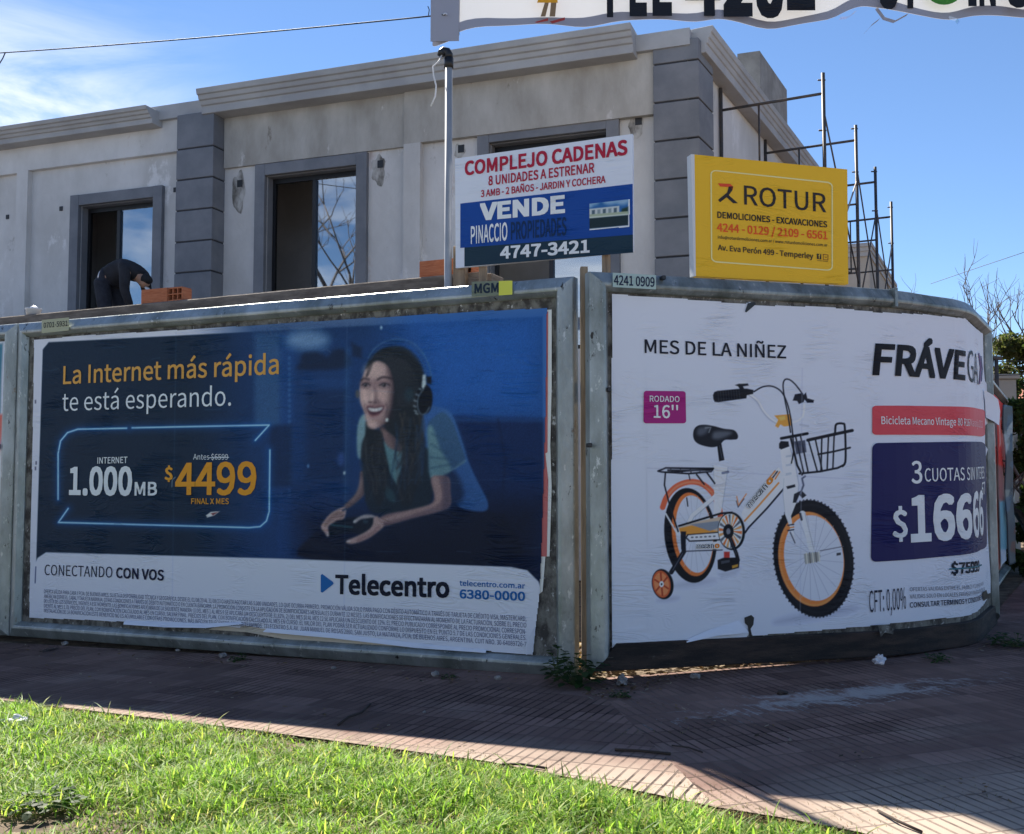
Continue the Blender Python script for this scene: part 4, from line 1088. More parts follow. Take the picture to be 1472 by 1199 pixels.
    # saddle
    p.fill(BK([(304, 338), (308, 308), (326, 290), (358, 286), (398, 292), (444, 304), (488, 310), (506, 330), (504, 350), (478, 354), (446, 356), (422, 380), (388, 388), (340, 378), (314, 362)]), (24, 26, 38), 0.9, 1, 4)
    p.fill(BK([(330, 300), (372, 296), (366, 322), (338, 336), (322, 326)]), (96, 102, 124), 4, 0.7, 4); p.fill(BK([(400, 318), (450, 314), (480, 322), (456, 340), (416, 352), (392, 345)]), (104, 110, 130), 4, 0.75, 4)
    p.stroke(BK([(360, 300), (384, 298), (376, 320)]), 1.4, (150, 156, 176), 1.6, 0.8)
    # front wheel
    x, y = bk(850, 893)
    p.ell(x, y, 57, 84.5, BLK, -8, 0.9)
    for k in range(70):
        a = 2 * math.pi * k / 70; ca, sa_ = math.cos(R(-8)), math.sin(R(-8))
        ex, ey = 57.2 * math.cos(a), 84.7 * math.sin(a)
        p.ell(x + ex * ca - ey * sa_, y + ex * sa_ + ey * ca, 1.5, 1.5, BLK if k % 2 else (60, 62, 78), 0, 0.8, 0.8)
    p.ell(x + 1.5, y, 52, 78, (40, 42, 54), -8, 3, 0.6, 2.2)
    p.ell(x - 3.2, y + 0.8, 47, 68.5, (214, 122, 66), -8, 0.9); p.ell(x - 3.2, y + 0.8, 45, 66.5, (236, 158, 104), -8, 2.5, 0.6, 2.0)
    p.ell(x + 0.4, y - 0.8, 42.5, 62, (197, 201, 231), -8, 0.9)
    hx, hy = bk(842, 886)
    for k in range(20):
        a = 2 * math.pi * k / 20 + 0.1
        p.stroke([(hx + 3 * math.cos(a + 1.2), hy + 4 * math.sin(a + 1.2)), (x + 0.4 + 42.5 * math.cos(a), y - 0.8 + 62 * math.sin(a))], 0.75, (160, 164, 190), 0.7, 0.85)
    p.stroke(BK([(880, 858), (985, 838)]), 1.2, (90, 92, 112), 0.8); p.fill(BK([(955, 868), (974, 866), (974, 876), (955, 880)]), (50, 50, 62), 0.8)
    p.fill(BK([(806, 872), (870, 864), (882, 880), (876, 905), (812, 918)]), (150, 150, 158), 1.0); 
    for k in range(5): p.stroke(BK([(818 + 14 * k, 868 - k), (822 + 14 * k, 914 - 2 * k)]), 1.6, (96, 94, 100) if k % 2 else (206, 204, 206), 0.8)
    # fork and head
    p.stroke(BK([(800, 690), (820, 760), (842, 850)]), 9, (206, 209, 232), 0.9); p.stroke(BK([(812, 690), (832, 770), (852, 850)]), 1.2, (150, 154, 180), 1, 0.8)
    p.fill(BK([(700, 398), (742, 388), (766, 470), (782, 560), (772, 640), (748, 700), (762, 790), (770, 822), (746, 760), (720, 690), (712, 600), (715, 520)]), WHT, 0.9)
    p.stroke(BK([(744, 392), (768, 470), (784, 560), (774, 640)]), 1.2, (150, 154, 184), 1.4, 0.8); p.stroke(BK([(716, 530), (712, 600), (722, 690)]), 1.2, (160, 164, 190), 1.2, 0.8)
    p.stroke(BK([(745, 775), (766, 822)]), 1.6, (60, 62, 80), 0.9)
    for k in range(3): p.stroke(BK([(734, 742 + 12 * k), (760, 738 + 12 * k)]), 1.9, (40, 44, 64) if k != 1 else (206, 126, 70), 0.7)
    p.fill(BK([(694, 372), (702, 360), (736, 362), (740, 384), (704, 398), (694, 392)]), (22, 24, 36), 0.9); p.fill(BK([(726, 566), (766, 556), (768, 568), (732, 578)]), (26, 28, 44), 0.9)
    for k in range(3): p.fill(BK([(722, 425 + 40 * k), (750, 420 + 40 * k), (752, 432 + 40 * k), (724, 436 + 40 * k)]), (150, 156, 190), 1.2, 0.6)
    p.fill(BK([(756, 640), (762, 600), (796, 584), (818, 606), (800, 620), (786, 604), (770, 640)]), (34, 36, 50), 0.9); p.stroke(BK([(790, 600), (805, 560), (798, 530), (812, 520)]), 2.6, (80, 86, 116), 0.9)
    p.stroke(BK([(790, 690), (796, 716)]), 3.2, (30, 32, 46), 0.9)
    # handlebar
    p.stroke(BK([(560, 148), (596, 178), (622, 222), (652, 256), (690, 280)]), 5.0, (170, 174, 202), 1.0, 1, 4); p.stroke(BK([(560, 146), (598, 176), (624, 220), (654, 254), (690, 278)]), 2.6, (222, 225, 242), 0.9, 1, 4)
    p.stroke(BK([(808, 190), (806, 230), (790, 262), (742, 280)]), 2.6, (214, 217, 238), 0.9, 0.9, 4); p.stroke(BK([(790, 286), (826, 292)]), 3, (170, 174, 200), 1, 0.8)
    p.fill(BK([(672, 244), (742, 238), (752, 262), (748, 290), (716, 294), (700, 284), (690, 300), (676, 292), (690, 264)]), (212, 148, 70), 0.9); p.fill(BK([(690, 250), (720, 246), (724, 262), (700, 268)]), (228, 182, 110), 1.2, 0.8)
    p.fill(BK([(394, 152), (400, 138), (416, 132), (500, 124), (548, 122), (578, 128), (576, 146), (548, 152), (545, 166), (500, 172), (418, 184), (402, 182), (396, 170)]), (22, 24, 34), 0.9)
    for k in range(9): p.stroke(BK([(416 + 12 * k, 134 - k), (420 + 12 * k, 182 - 2 * k)]), 0.9, (66, 70, 86), 0.8, 0.7)
    p.fill(BK([(494, 106), (512, 100), (552, 98), (556, 108), (530, 112), (540, 130), (520, 130), (508, 112)]), (26, 28, 38), 0.9); p.stroke(BK([(520, 98), (552, 96)]), 1.4, (196, 200, 216), 0.9, 0.8)
    p.fill(BK([(756, 176), (766, 148), (800, 142), (812, 160), (806, 182), (784, 192), (776, 178)]), (26, 28, 42), 0.9); p.fill(BK([(806, 150), (816, 140), (822, 166), (852, 174), (850, 186), (822, 186), (808, 170)]), (26, 28, 42), 0.9)
    for P in ([(580, 136), (620, 114), (664, 112), (704, 136), (730, 186), (746, 250), (756, 330)], [(800, 146), (770, 106), (742, 82), (720, 82), (712, 110), (720, 170), (734, 240), (746, 320)], [(756, 330), (760, 400), (750, 460)]): p.stroke(BK(P), 2.0, (28, 30, 42), 0.8, 1, 5)
    # wire basket
    for P, wd in (([(704, 348), (822, 326)], 4.0), ([(824, 356), (940, 330), (1026, 312)], 4.4), ([(872, 420), (940, 408), (1016, 390)], 2.6), ([(786, 508), (880, 498), (960, 482), (984, 470)], 2.8), ([(748, 350), (776, 470), (798, 512)], 3.0)): p.stroke(BK(P), wd, (20, 22, 32), 0.8)
    for a, b in (((770, 344), (806, 506)), ((792, 340), (826, 502)), ((828, 360), (868, 500)), ((858, 350), (890, 496)), ((888, 342), (884, 492)), ((918, 338), (912, 488)), ((944, 330), (938, 484))): p.stroke(BK([a, b]), 2.2, (24, 26, 36), 0.8)
    p.fill(BK([(762, 362), (812, 356), (818, 410), (772, 420)]), (40, 44, 66), 1.2, 0.8)
    p.stroke(BK([(948, 330), (950, 292), (960, 281), (984, 281), (992, 296), (996, 400), (994, 456), (982, 474)]), 3.0, (20, 22, 32), 0.8, 1, 3)
    # creases, joints, nicks in the white paper
    rr = random.Random(9)
    p.stroke([(880, 670), (1250, 690), (1415, 680)], 1.1, (160, 164, 192), 1.2, 0.5)
    p.stroke([(1154, 440), (1150, 910)], 1.1, (168, 172, 200), 1.4, 0.5)
    for (x, y) in ((888, 640), (888, 655)): p.fill([(x - 2, y), (x + 3, y - 1), (x + 3, y + 9), (x - 2, y + 9)], (40, 44, 60), 0.8, 0.8)
    for k in range(4): p.ell(884 + k * 0.6, 900 + 7 * k, 1.4, 2.4, (110, 130, 70), 0, 1, 0.7)
    p.stroke([(1234, 436), (1238, 452)], 1.2, (90, 90, 110), 1, 0.7)

pr_out = [(880, 423), (960, 428), (1071, 437), (1078, 434), (1084, 439), (1185, 441), (1234, 446), (1260, 449), (1330, 452), (1388, 458), (1400, 470), (1413, 480), (1414, 530), (1416, 548), (1424, 560), (1428, 566), (1419, 564), (1415, 572), (1427, 590), (1416, 600), (1424, 604), (1416, 612), (1416, 640), (1420, 646), (1416, 660), (1418, 720), (1420, 770), (1424, 830), (1424, 852), (1415, 868), (1404, 880), (1388, 886), (1320, 892), (1260, 899), (1180, 906), (1082, 914), (1079, 908), (1074, 915), (1000, 922), (940, 927), (880, 933), (879, 700)]
sR0, sR1 = RS.un(876, 700)[0], RS.un(1430, 700)[0]
zb, zt = 0.10, 2.62
pw = grid_sheet("poster", RS, sR0, sR1, zb, zt, 0.0068, 0.016, lambda p: None, M["paper_print"], rb, pr_out, 0.0012)
a0, a1, b0, b1 = un_box(RS, (930, 1236), (532, 895))
grid_sheet("bicycle_picture", RS, a0, a1, b0, b1, 0.0040, 0.0178, paint_right, M["paper_print"], pw, None, 0.0012)

L = Lettering(RS, 0.0215)
K = (18, 20, 34); PK = (150, 34, 120); RD = (190, 68, 84); NV = (22, 22, 82); W2 = (204, 208, 238)
L.text("MES DE LA NIÑEZ", (926.7, 507.4), (1130.3, 515.4), 19.6, (26, 28, 44), 0.012)
L.poly(rrect(925, 562, 986.3, 608.8, 4, quad=[(925.5, 561.8), (985.6, 562.4), (986.4, 608.6), (925, 608.6)]), PK)
L.text("RODADO", (933.8, 577.4), (976.6, 578.2), 8.6, (224, 206, 236), 0.012, lift=0.003)
L.text("16''", (939.4, 600.6), (974.6, 601.6), 18.6, (224, 210, 238), 0.014, lift=0.003)
CT = 0.04
L.text("FRÁVE", (1254, 539.4), (1387.5, 547.2), 46, (14, 15, 26), 0.034, 0.14, cut=CT)
L.text("GA", (1391.2, 547.6), (1406.5, 553), 45, (30, 30, 46), -0.005, 0.05, cut=CT)
L.line([(1407.5, 508), (1410, 528), (1408.5, 552)], 1.5, (90, 40, 120), cut=CT); L.line([(1410.6, 512), (1412.4, 530), (1411.2, 548)], 1.0, (60, 40, 120), cut=CT)
L.poly(rrect(0, 0, 100, 40, 4, quad=[(1254, 583), (1416, 588.5), (1416, 627.5), (1254, 625)]), RD, cut=CT)
L.text("Bicicleta Mecano Vintage 80 R16", (1266.7, 609.8), (1393.4, 612.6), 11, (232, 214, 232), 0.006, cut=CT, lift=0.003)
L.text("Naranja 2023", (1394.6, 612.6), (1412, 615), 10.5, (216, 170, 190), 0.0, cut=CT, lift=0.003)
L.poly(rrect(0, 0, 100, 100, 5, quad=[(1254, 637), (1417, 635), (1419, 789), (1252, 808.5)]), NV, cut=CT)
L.text("3", (1310, 695), (1325.5, 694.6), 32, W2, 0.012, cut=CT, lift=0.003)
L.text("CUOTAS SIN INTERES", (1329, 692.4), (1414.5, 687.5), 19, W2, 0.004, cut=CT, lift=0.003)
L.text("$", (1283, 773), (1304.5, 772), 40, W2, 0.022, cut=CT, lift=0.003)
L.text("166", (1309, 780), (1397.5, 773.4), 68, W2, 0.034, cut=CT, lift=0.003)
L.text("66", (1398.8, 773.2), (1413.5, 768), 66, W2, 0.024, cut=CT, lift=0.003)
L.text("67", (1411.0, 712), (1415.4, 710), 18, W2, 0.01, cut=CT, lift=0.003)
L.text("$75999", (1367.7, 825.4), (1408, 821), 16.5, (16, 24, 46), 0.03, cut=CT)
L.line([(1365, 818), (1410, 812)], 2.2, (40, 96, 120), 0.003, cut=CT)
L.text("CFT: 0,00%", (1250, 880.4), (1302.7, 875), 31, (40, 42, 62), -0.03, cut=CT)
L.text("OFERTAS VALIDAS ENTRE EL 14/08/23 Y EL 20/08/23 O HASTA", (1308, 850), (1414, 841), 5.6, (86, 88, 110), 0.0, cut=CT)
L.text("VALIDAS SOLO EN LOCALES FRAVEGA Y FRAVEGA.COM CONSULTAR", (1308, 860.5), (1416, 849), 5.8, (86, 88, 110), 0.0, cut=CT)
L.text("CONSULTAR TERMINOS Y CONDICIONES EN", (1308, 873.6), (1412, 861), 7.6, (44, 46, 70), 0.014, cut=CT)
p0 = BK([(560, 668)])[0]; p1 = BK([(646, 566)])[0]
L.text("mecan", p0, p1, 10.0, (24, 26, 46), 0.045, rot=True); L.text("o", BK([(648, 564)])[0], BK([(672, 536)])[0], 10.0, (206, 130, 50), 0.045, rot=True)
L.text("mecan", p0, p1, 10.0, W2, -0.012, rot=True, lift=0.003)
L.text("mecan", BK([(318, 849)])[0], BK([(400, 846)])[0], 8.2, (30, 32, 52), 0.05); L.text("o", BK([(402, 846)])[0], BK([(424, 845)])[0], 8.2, (206, 130, 60), 0.05)
L.text("mecan", BK([(318, 849)])[0], BK([(400, 846)])[0], 8.2, W2, -0.012, lift=0.003)
L.build(pw)
# torn corners: tape scrap, lifted flaps, dark tears where the board shows
flat_poly(RS, [(1075, 436), (1084, 434), (1087, 437), (1080, 443), (1073, 449), (1071, 448)], 0.022, "tear", M["black"], rb)
flat_poly(RS, [(1070, 888), (1080, 884), (1084, 888), (1083, 898), (1079, 904), (1081, 914), (1077, 914), (1075, 900), (1071, 896)], 0.0225, "tear", M["black"], rb)
flat_poly(RS, [(1412, 852), (1418, 848), (1420, 854), (1424, 852), (1423, 858), (1414, 864)], 0.023, "tear", M["black"], rb)
lip(RS, [(1414, 560), (1416, 580), (1417, 600)], [(1423, 575), (1426, 592), (1424, 612)], 0.024, 0.09, M["paper_white"], rb)
lip(RS, [(985, 920), (1020, 905), (1062, 892)], [(985, 923), (1030, 913), (1074, 909)], 0.020, 0.045, M["paper_white"], rb)
flat_poly(RS, [(1262, 899), (1286, 897), (1284, 912), (1272, 909), (1266, 916)], 0.072, "tear", M["backing"], rb)
sticker(rb, RS, [(881, 392), (943, 395.5), (943, 416), (881, 412.5)], (150, 170, 182), "4241 0909", (882.5, 409.5), (941, 412.5), 14, (20, 30, 66), bold=0.016)
for (u, v) in ((876, 560), (848, 640), (954, 399)):
    q = RS.un(u, v, 0.07); bolts = MB(); bolts.sbox(RS, q[0] - 0.014, q[0] + 0.014, q[1] - 0.014, q[1] + 0.014, 0.03, 0.08); bolts.build("bolt", M["black"], rb, bevel=0.004)
settle(rb)
# joint straps over the curved top rail
for u in (1278,):
    q = RS.un(u, 416)[0]
    st = MB(); st.sbox(RS, q - 0.012, q + 0.012, 2.55, 2.686, -0.02, 0.072); o = st.build("joint_strap", M["galv_dark"], rb); o.matrix_parent_inverse = rb.matrix_world.inverted()

# ---- low board beyond, red poster, running up the side street
NS = Sheet([(4.34, 9.72), (6.95, 14.6)])
nb, parts = hoarding("billboard", NS, 0.0, NS.L, 0.12, 2.42, 6, "low billboard with a torn red poster up the side street beyond the corner", mats=("galv", "galv_dark", "galv_dark", "galv_dark"), group="street billboards")
def paint_red(p):
    p.fill([(1400, 540), (1460, 540), (1460, 680), (1400, 660)], (206, 60, 58), 1)
    p.fill([(1400, 660), (1460, 676), (1460, 730), (1400, 720)], (150, 96, 104), 1)
    p.fill([(1434, 720), (1460, 720), (1460, 790), (1434, 790)], (120, 168, 200), 2)
    p.fill([(1400, 720), (1436, 720), (1440, 920), (1400, 920)], (150, 58, 52), 2)
    p.stroke([(1430, 575), (1432, 640)], 3, (220, 200, 210), 1.2, 0.8); p.stroke([(1436, 585), (1438, 640)], 2, (226, 206, 214), 1.2, 0.7)
    p.stroke([(1426, 600), (1440, 602)], 3, (220, 200, 210), 1.2, 0.6)
grid_sheet("poster", NS, 0.14, NS.L - 0.14, 0.3, 2.27, 0.025, 0.016, paint_red, M["paper_print"], nb, None, 0.004)
settle(nb)

# ------------------------------------------------------------------ between the two boards: timber post; behind: low wall with bricks
def simple(name, mb, m, label, cat, group=None, bevel=0.0, **k):
    return tag(mb.build(name, m, None, bevel=bevel, **k), label, cat, group)
g0 = LS.pt(SL, 0, -0.10); g1 = RS.pt(0.0, 0, -0.10)
b = MB(); c = (g0 + g1) / 2 + np.array([0.012, 0.0, 0])
b.box((c[0] - 0.028, c[1] - 0.02, 0.0), (c[0] + 0.022, c[1] + 0.05, CH + (690 - 381) / 1500 * c[1]))
simple("wooden_post", b, M["wood"], "slim raw timber post standing in the gap between two billboards", "post", bevel=0.004)
b = MB()
sL0, zL = LS.un(340, 424, -0.42); sL1, _ = LS.un(700, 394, -0.42)
zl0 = LS.un(40, 452, -0.42)[1]; zl1 = LS.un(680, 391, -0.42)[1]
s_a = LS.un(-500, 500, -0.42)[0]
q = []
def wallseg(sa_, sb, za, zb_, n0, n1):
    q = [LS.pt(sa_, 0, n1), LS.pt(sb, 0, n1), LS.pt(sb, 0, n0), LS.pt(sa_, 0, n0), LS.pt(sa_, za, n1), LS.pt(sb, zb_, n1), LS.pt(sb, zb_, n0), LS.pt(sa_, za, n0)]
    b.hexa(q)
sl = (zl1 - zl0) / (sL1 - LS.un(40, 452, -0.42)[0])
wallseg(s_a, sL1 - 0.04, zl0 + sl * (s_a - LS.un(40, 452, -0.42)[0]), zl1, -0.62, -0.42)
o = simple("low_wall", b, M["ledge"], "low weathered brown wall topped with bare boards behind the blue advert", "wall", bevel=0.01)
b = MB(); b.sbox(LS, sL1 - 0.035, sL1 + 0.03, 0, zl1 - 0.015, -0.66, -0.44); b.sbox(LS, sL1 + 0.03, sL1 + 0.32, zl1 - 0.16, zl1 - 0.10, -0.66, -0.60)
simple("wooden_post", b, M["ledge"], "squat brown timber end post of the low wall near the leaning board", "post", bevel=0.006)

def hollow_brick(u0, v0, u1, v1, n, depth, label, holes_right=True, hcols=2, frac=0.66):
    s0, z0 = LS.un(u0, v1, n); s1, z1 = LS.un(u1, v1, n); _, zt = LS.un(u0, v0, n)
    zb_ = LS.pt((s0 + s1) / 2, 0, n)
    t = empty("hollow_brick", tuple(LS.pt((s0 + s1) / 2, min(z0, z1), n))); tag(t, label, "brick", "clay bricks on the low wall")
    zb2 = min(z0, z1)
    m = MB(); sm = s0 + (s1 - s0) * frac
    m.sbox(LS, s0, sm, zb2, zt, n - depth, n)
    for k in range(5): m.sbox(LS, s0 + 0.005, sm - 0.003, zb2 + (zt - zb2) * (0.12 + 0.18 * k), zb2 + (zt - zb2) * (0.19 + 0.18 * k), n, n + 0.003)
    # end with its cells: a grid of webs round dark cavities
    m.sbox(LS, sm, s1, zb2, zb2 + 0.012, n - depth, n - 0.01); m.sbox(LS, sm, s1, zt - 0.012, zt, n - depth, n - 0.01)
    m.sbox(LS, sm, s1, (zb2 + zt) / 2 - 0.005, (zb2 + zt) / 2 + 0.005, n - depth, n - 0.01)
    for k in range(hcols + 2):
        x = sm + (s1 - sm) * k / (hcols + 1); m.sbox(LS, x - 0.005, x + 0.005, zb2 + 0.012, zt - 0.012, n - depth, n - 0.012)
    m.build("brick_body", M["brick"], t)
    h = MB(); h.sbox(LS, sm + 0.006, s1 - 0.006, zb2 + 0.013, zt - 0.013, n - depth + 0.01, n - 0.05); h.build("hollow_core", M["brickhole"], t)
    settle(t)
hollow_brick(203, 417, 260, 431.5, -0.45, 0.13, "orange hollow clay brick on the low wall beside the crouching worker")
hollow_brick(603, 376, 677, 393, -0.45, 0.16, "orange hollow clay brick at the foot of the grey pipe")
b = MB(); q = LS.un(657, 390, -0.36)
s_, z_ = LS.un(651, 386, -0.36); s2_, _ = LS.un(668, 386, -0.36); _, zt_ = LS.un(660, 353, -0.36)
b.sbox(LS, s_, s2_, 0.0, zt_, -0.42, -0.36)
simple("wooden_post", b, M["wood"], "short pale timber stake at the lower left corner of the sale sign", "post", bevel=0.004)
# white bucket on the low wall
def lathe(P, c, k=20):
    V = [(c[0] + r * math.cos(2 * math.pi * j / k), c[1] + r * math.sin(2 * math.pi * j / k), c[2] + z) for r, z in P for j in range(k)]
    F = [(i * k + j, i * k + (j + 1) % k, (i + 1) * k + (j + 1) % k, (i + 1) * k + j) for i in range(len(P) - 1) for j in range(k)]
    return V, F
sb, zb3 = LS.un(48, 451, -0.5); pb = LS.pt(sb, zb3 - 0.01, -0.5)
t = empty("bucket", tuple(pb)); tag(t, "white plastic bucket with a rag in it on the low wall at left", "bucket")
V, F = lathe([(0.02, 0), (0.062, 0.0), (0.070, 0.045), (0.075, 0.048), (0.075, 0.058), (0.066, 0.058), (0.058, 0.01)], (0, 0, 0)); mesh("pail", V, F, M["white"], t, True)
V, F = lathe([(0.001, 0.085), (0.02, 0.082), (0.045, 0.06), (0.05, 0.05)], (0.005, 0, 0)); mesh("rag", V, F, M["litter"], t, True)
# ---- the grey pipe
px = LS.un(644, 388, -0.34)[0]
_, zp = LS.un(644, 80, -0.34); base = LS.pt(px, 0, -0.34)
t = empty("pipe_mast", tuple(base)); tag(t, "tall grey pipe with a black bent cap in front of the house", "pipe")
b = MB(); b.tube([(0, 0, 0), (0, 0, zp - 0.08)], 0.0285, 14); b.build("pipe", M["pvc"], t, True)
b = MB(); b.tube([(0, 0, zp - 0.10), (0, 0, zp - 0.02)], 0.036, 14); b.tube([(0, 0, zp - 0.02), (0, 0, zp + 0.005), (-0.012, 0, zp + 0.028), (-0.04, 0, zp + 0.035), (-0.055, 0, zp + 0.022), (-0.058, 0, zp)], [0.032, 0.033, 0.034, 0.033, 0.032, 0.030], 12)
b.build("bent_cap", M["black"], t, True)
b = MB(); b.tube([(-0.05, -0.01, zp + 0.005), (-0.075, -0.012, zp - 0.05), (-0.12, -0.01, zp - 0.09), (-0.115, -0.01, zp - 0.16), (-0.095, -0.01, zp - 0.24), (-0.10, -0.01, zp - 0.32), (-0.135, -0.01, zp - 0.40)], 0.006, 6)
b.build("loose_wire", M["white"], t, True)
# ---- sale sign
SN = -0.32
t = empty("sale_sign", tuple(LS.pt(LS.un(780, 380, SN)[0], 2.6, SN))); tag(t, "white and blue property sale board with red capitals and VENDE", "sign", "signs above the billboards")
board = [LS.un(u, v, SN) for u, v in ((654, 228), (909, 192.5), (910, 361.5), (655, 385.5))]
V = [LS.pt(s, z, SN) for s, z in board] + [LS.pt(s, z, SN - 0.03) for s, z in board]
pnl = mesh("panel", V, [(3, 2, 1, 0), (4, 5, 6, 7), (0, 1, 5, 4), (1, 2, 6, 5), (2, 3, 7, 6), (3, 0, 4, 7)], M["paper_white"], t)
b = MB()
for u in (690, 868):
    s_ = LS.un(u, 380, SN)[0]; b.sbox(LS, s_ - 0.025, s_ + 0.025, 0.0, 3.5, SN - 0.075, SN - 0.031)
b.build("support_post", M["wood"], t)
Z8 = lambda P: [(640 + x * 0.197, 180 + y * 0.197) for x, y in P]
L = Lettering(LS, SN + 0.003)
RED, BLU, DRK, SW = (156, 30, 60), (16, 62, 146), (22, 46, 66), (206, 210, 240)
L.poly(Z8([(110, 572), (1368, 428), (1370, 800), (140, 893), (110, 897)]), BLU)
L.poly(Z8([(140, 893), (1370, 798), (1371, 930), (140, 1032)]), DRK)
L.text("COMPLEJO CADENAS", (668, 252.6), (902, 222.6), 20.5, RED, 0.034)
L.text("8 UNIDADES A ESTRENAR", (702, 266.8), (854.3, 248), 13.6, RED, 0.024)
L.text("3 AMB - 2 BAÑOS - JARDIN Y COCHERA", (691.2, 283.6), (870.5, 262.8), 10, RED, 0.024)
L.text("VENDE", (690, 317.6), (812.4, 306.2), 25, SW, 0.05, lift=0.002)
L.text("PINACCIO", (677, 351), (729.6, 345.4), 25.5, SW, 0.02, lift=0.002)
L.text("PROPIEDADES", (734.6, 345), (814.4, 338.2), 25.5, (10, 40, 84), 0.02, lift=0.002)
L.text("4747-3421", (719, 372.6), (847.8, 363.2), 18, SW, 0.034, lift=0.002)
L.build(pnl)
def paint_house(p):
    f = lambda P: Z8(P)
    p.fill(f([(900, 480), (1400, 440), (1400, 800), (900, 800)]), (206, 210, 240), 0.5)
    p.fill(f([(950, 548), (1335, 500), (1335, 730), (950, 765)]), (40, 92, 160), 0.8)
    for c in ((1000, 560, 9, 5), (1070, 560, 10, 5), (1200, 560, 9, 4), (1290, 550, 10, 6), (1010, 590, 12, 4)): p.ell(*f([(c[0], c[1])])[0], c[2], c[3], (150, 176, 214), 0, 4, 0.8)
    p.fill(f([(950, 580), (985, 575), (1020, 600), (1010, 640), (950, 650)]), (24, 42, 40), 2); p.fill(f([(1290, 610), (1335, 595), (1335, 650), (1280, 650)]), (30, 52, 48), 2)
    p.fill(f([(1015, 615), (1270, 588), (1270, 650), (1015, 672)]), (176, 182, 200), 0.8)
    for x in range(6): p.fill(f([(1030 + 40 * x, 625 - 4 * x), (1052 + 40 * x, 622 - 4 * x), (1052 + 40 * x, 660 - 4 * x), (1030 + 40 * x, 662 - 4 * x)]), (70, 88, 110) if x % 2 else (120, 134, 152), 0.8)
    p.fill(f([(950, 660), (1335, 628), (1335, 655), (950, 690)]), (150, 160, 150), 0.8); p.fill(f([(950, 690), (1335, 655), (1335, 730), (950, 765)]), (26, 42, 52), 1.0)
    p.stroke(f([(950, 682), (1335, 650)]), 1.4, (200, 204, 220), 0.8, 0.8)
a0, a1, b0, b1 = un_box(LS, (825, 905.3), (277, 334))
grid_sheet("house_picture", LS, a0, a1, b0, b1, 0.0045, SN + 0.006, paint_house, M["paper_print"], pnl, Z8([(940, 540), (1345, 490), (1345, 740), (940, 775)]), 0.0)
settle(t)
# ---- yellow contractor sign on top of the corner board
YN = -0.02
t = empty("contractor_sign", tuple(RS.pt(RS.un(1105, 404, YN)[0], 2.68, YN))); tag(t, "yellow demolition contractor board with rounded white outline and red phone number", "sign", "signs above the billboards")
YC = (212, 164, 44)
cs = [RS.un(u, v, YN) for u, v in ((999, 222), (1218, 243.5), (1219.5, 408.5), (1000, 396))]
ysh = Sheet([RS.pt(cs[0][0], 0, YN)[:2], RS.pt(cs[1][0], 0, YN)[:2]])
cs = [ysh.un(u, v) for u, v in ((998, 222), (1218, 243.5), (1219.5, 408.5), (1000, 397))]
K6 = [(3, 2, 1, 0), (4, 5, 6, 7), (0, 1, 5, 4), (1, 2, 6, 5), (2, 3, 7, 6), (3, 0, 4, 7)]
pnl = mesh("panel", [ysh.pt(s, z, 0) for s, z in cs] + [ysh.pt(s, z, -0.05) for s, z in cs], K6, ink(YC), t)
e4 = [ysh.un(u, v) for u, v in ((993, 222), (998, 222), (1000, 397), (997, 396.5))]
mesh("edge_strip", [ysh.pt(s, z, 0.003) for s, z in e4] + [ysh.pt(s, z, -0.06) for s, z in e4], K6, M["white"], t)
Y3 = lambda P: [(900 + x * 0.3886, y * 0.3886) for x, y in P]
L = Lettering(ysh, 0.003)
quad = Y3([(312, 627), (765, 674), (765, 1003), (314, 970)])
out = rrect(0, 0, 100, 100, 5, quad=quad); inn = rrect(1.6, 2.1, 98.4, 97.9, 4, quad=quad)
inn = rrect(0, 0, 100, 100, 4, quad=[tuple(np.array(a) + d) for a, d in zip(quad, ((1.9, 1.9), (-1.9, 1.9), (-1.9, -1.9), (1.9, -1.9)))])
for i in range(len(out)):
    j = (i + 1) % len(out); L.poly([out[i], out[j], inn[j], inn[i]], (214, 200, 150))
KD = (44, 40, 44); KR = (196, 70, 44)
L.text("ROTUR", (1069.8, 294), (1187.6, 305.4), 27.5, KD, 0.008)
L.poly(Y3([(340, 678), (385, 680), (396, 690), (394, 704), (380, 692), (348, 690)]), KR)
L.poly(Y3([(380, 690), (396, 690), (392, 706), (380, 722), (414, 752), (396, 752), (372, 730), (348, 748), (340, 740), (374, 712)]), KD)
L.text("DEMOLICIONES - EXCAVACIONES", (1031.3, 313.2), (1189, 327.2), 9.2, KD, 0.022)
L.text("4244 - 0129 / 2109 - 6561", (1030.8, 332.6), (1189.5, 344.4), 12, (206, 82, 40), 0.02)
L.text("info@roturdemoliciones.com.ar / www.roturdemoliciones.com.ar", (1032, 343), (1189.5, 354.6), 4.4, (70, 62, 50), 0.012)
L.text("Av. Eva Perón 499 - Temperley", (1032, 359.5), (1169, 372.2), 8, (60, 52, 46), 0.018)
L.poly(Y3([(706, 938), (722, 940), (722, 960), (706, 958)]), KD); L.text("f", Y3([(711, 957)])[0], Y3([(718, 957)])[0], 6, (214, 176, 70), 0.02, lift=0.002)
for a, b_ in (((730, 941), (747, 943)), ((747, 943), (747, 962)), ((747, 962), (730, 960)), ((730, 960), (730, 941)), ((736, 951), (742, 952))): L.line(Y3([a, b_]), 0.9, (130, 84, 44))
L.line(Y3([(708, 964), (746, 967)]), 0.8, (110, 90, 50))
L.build(pnl)
settle(t)

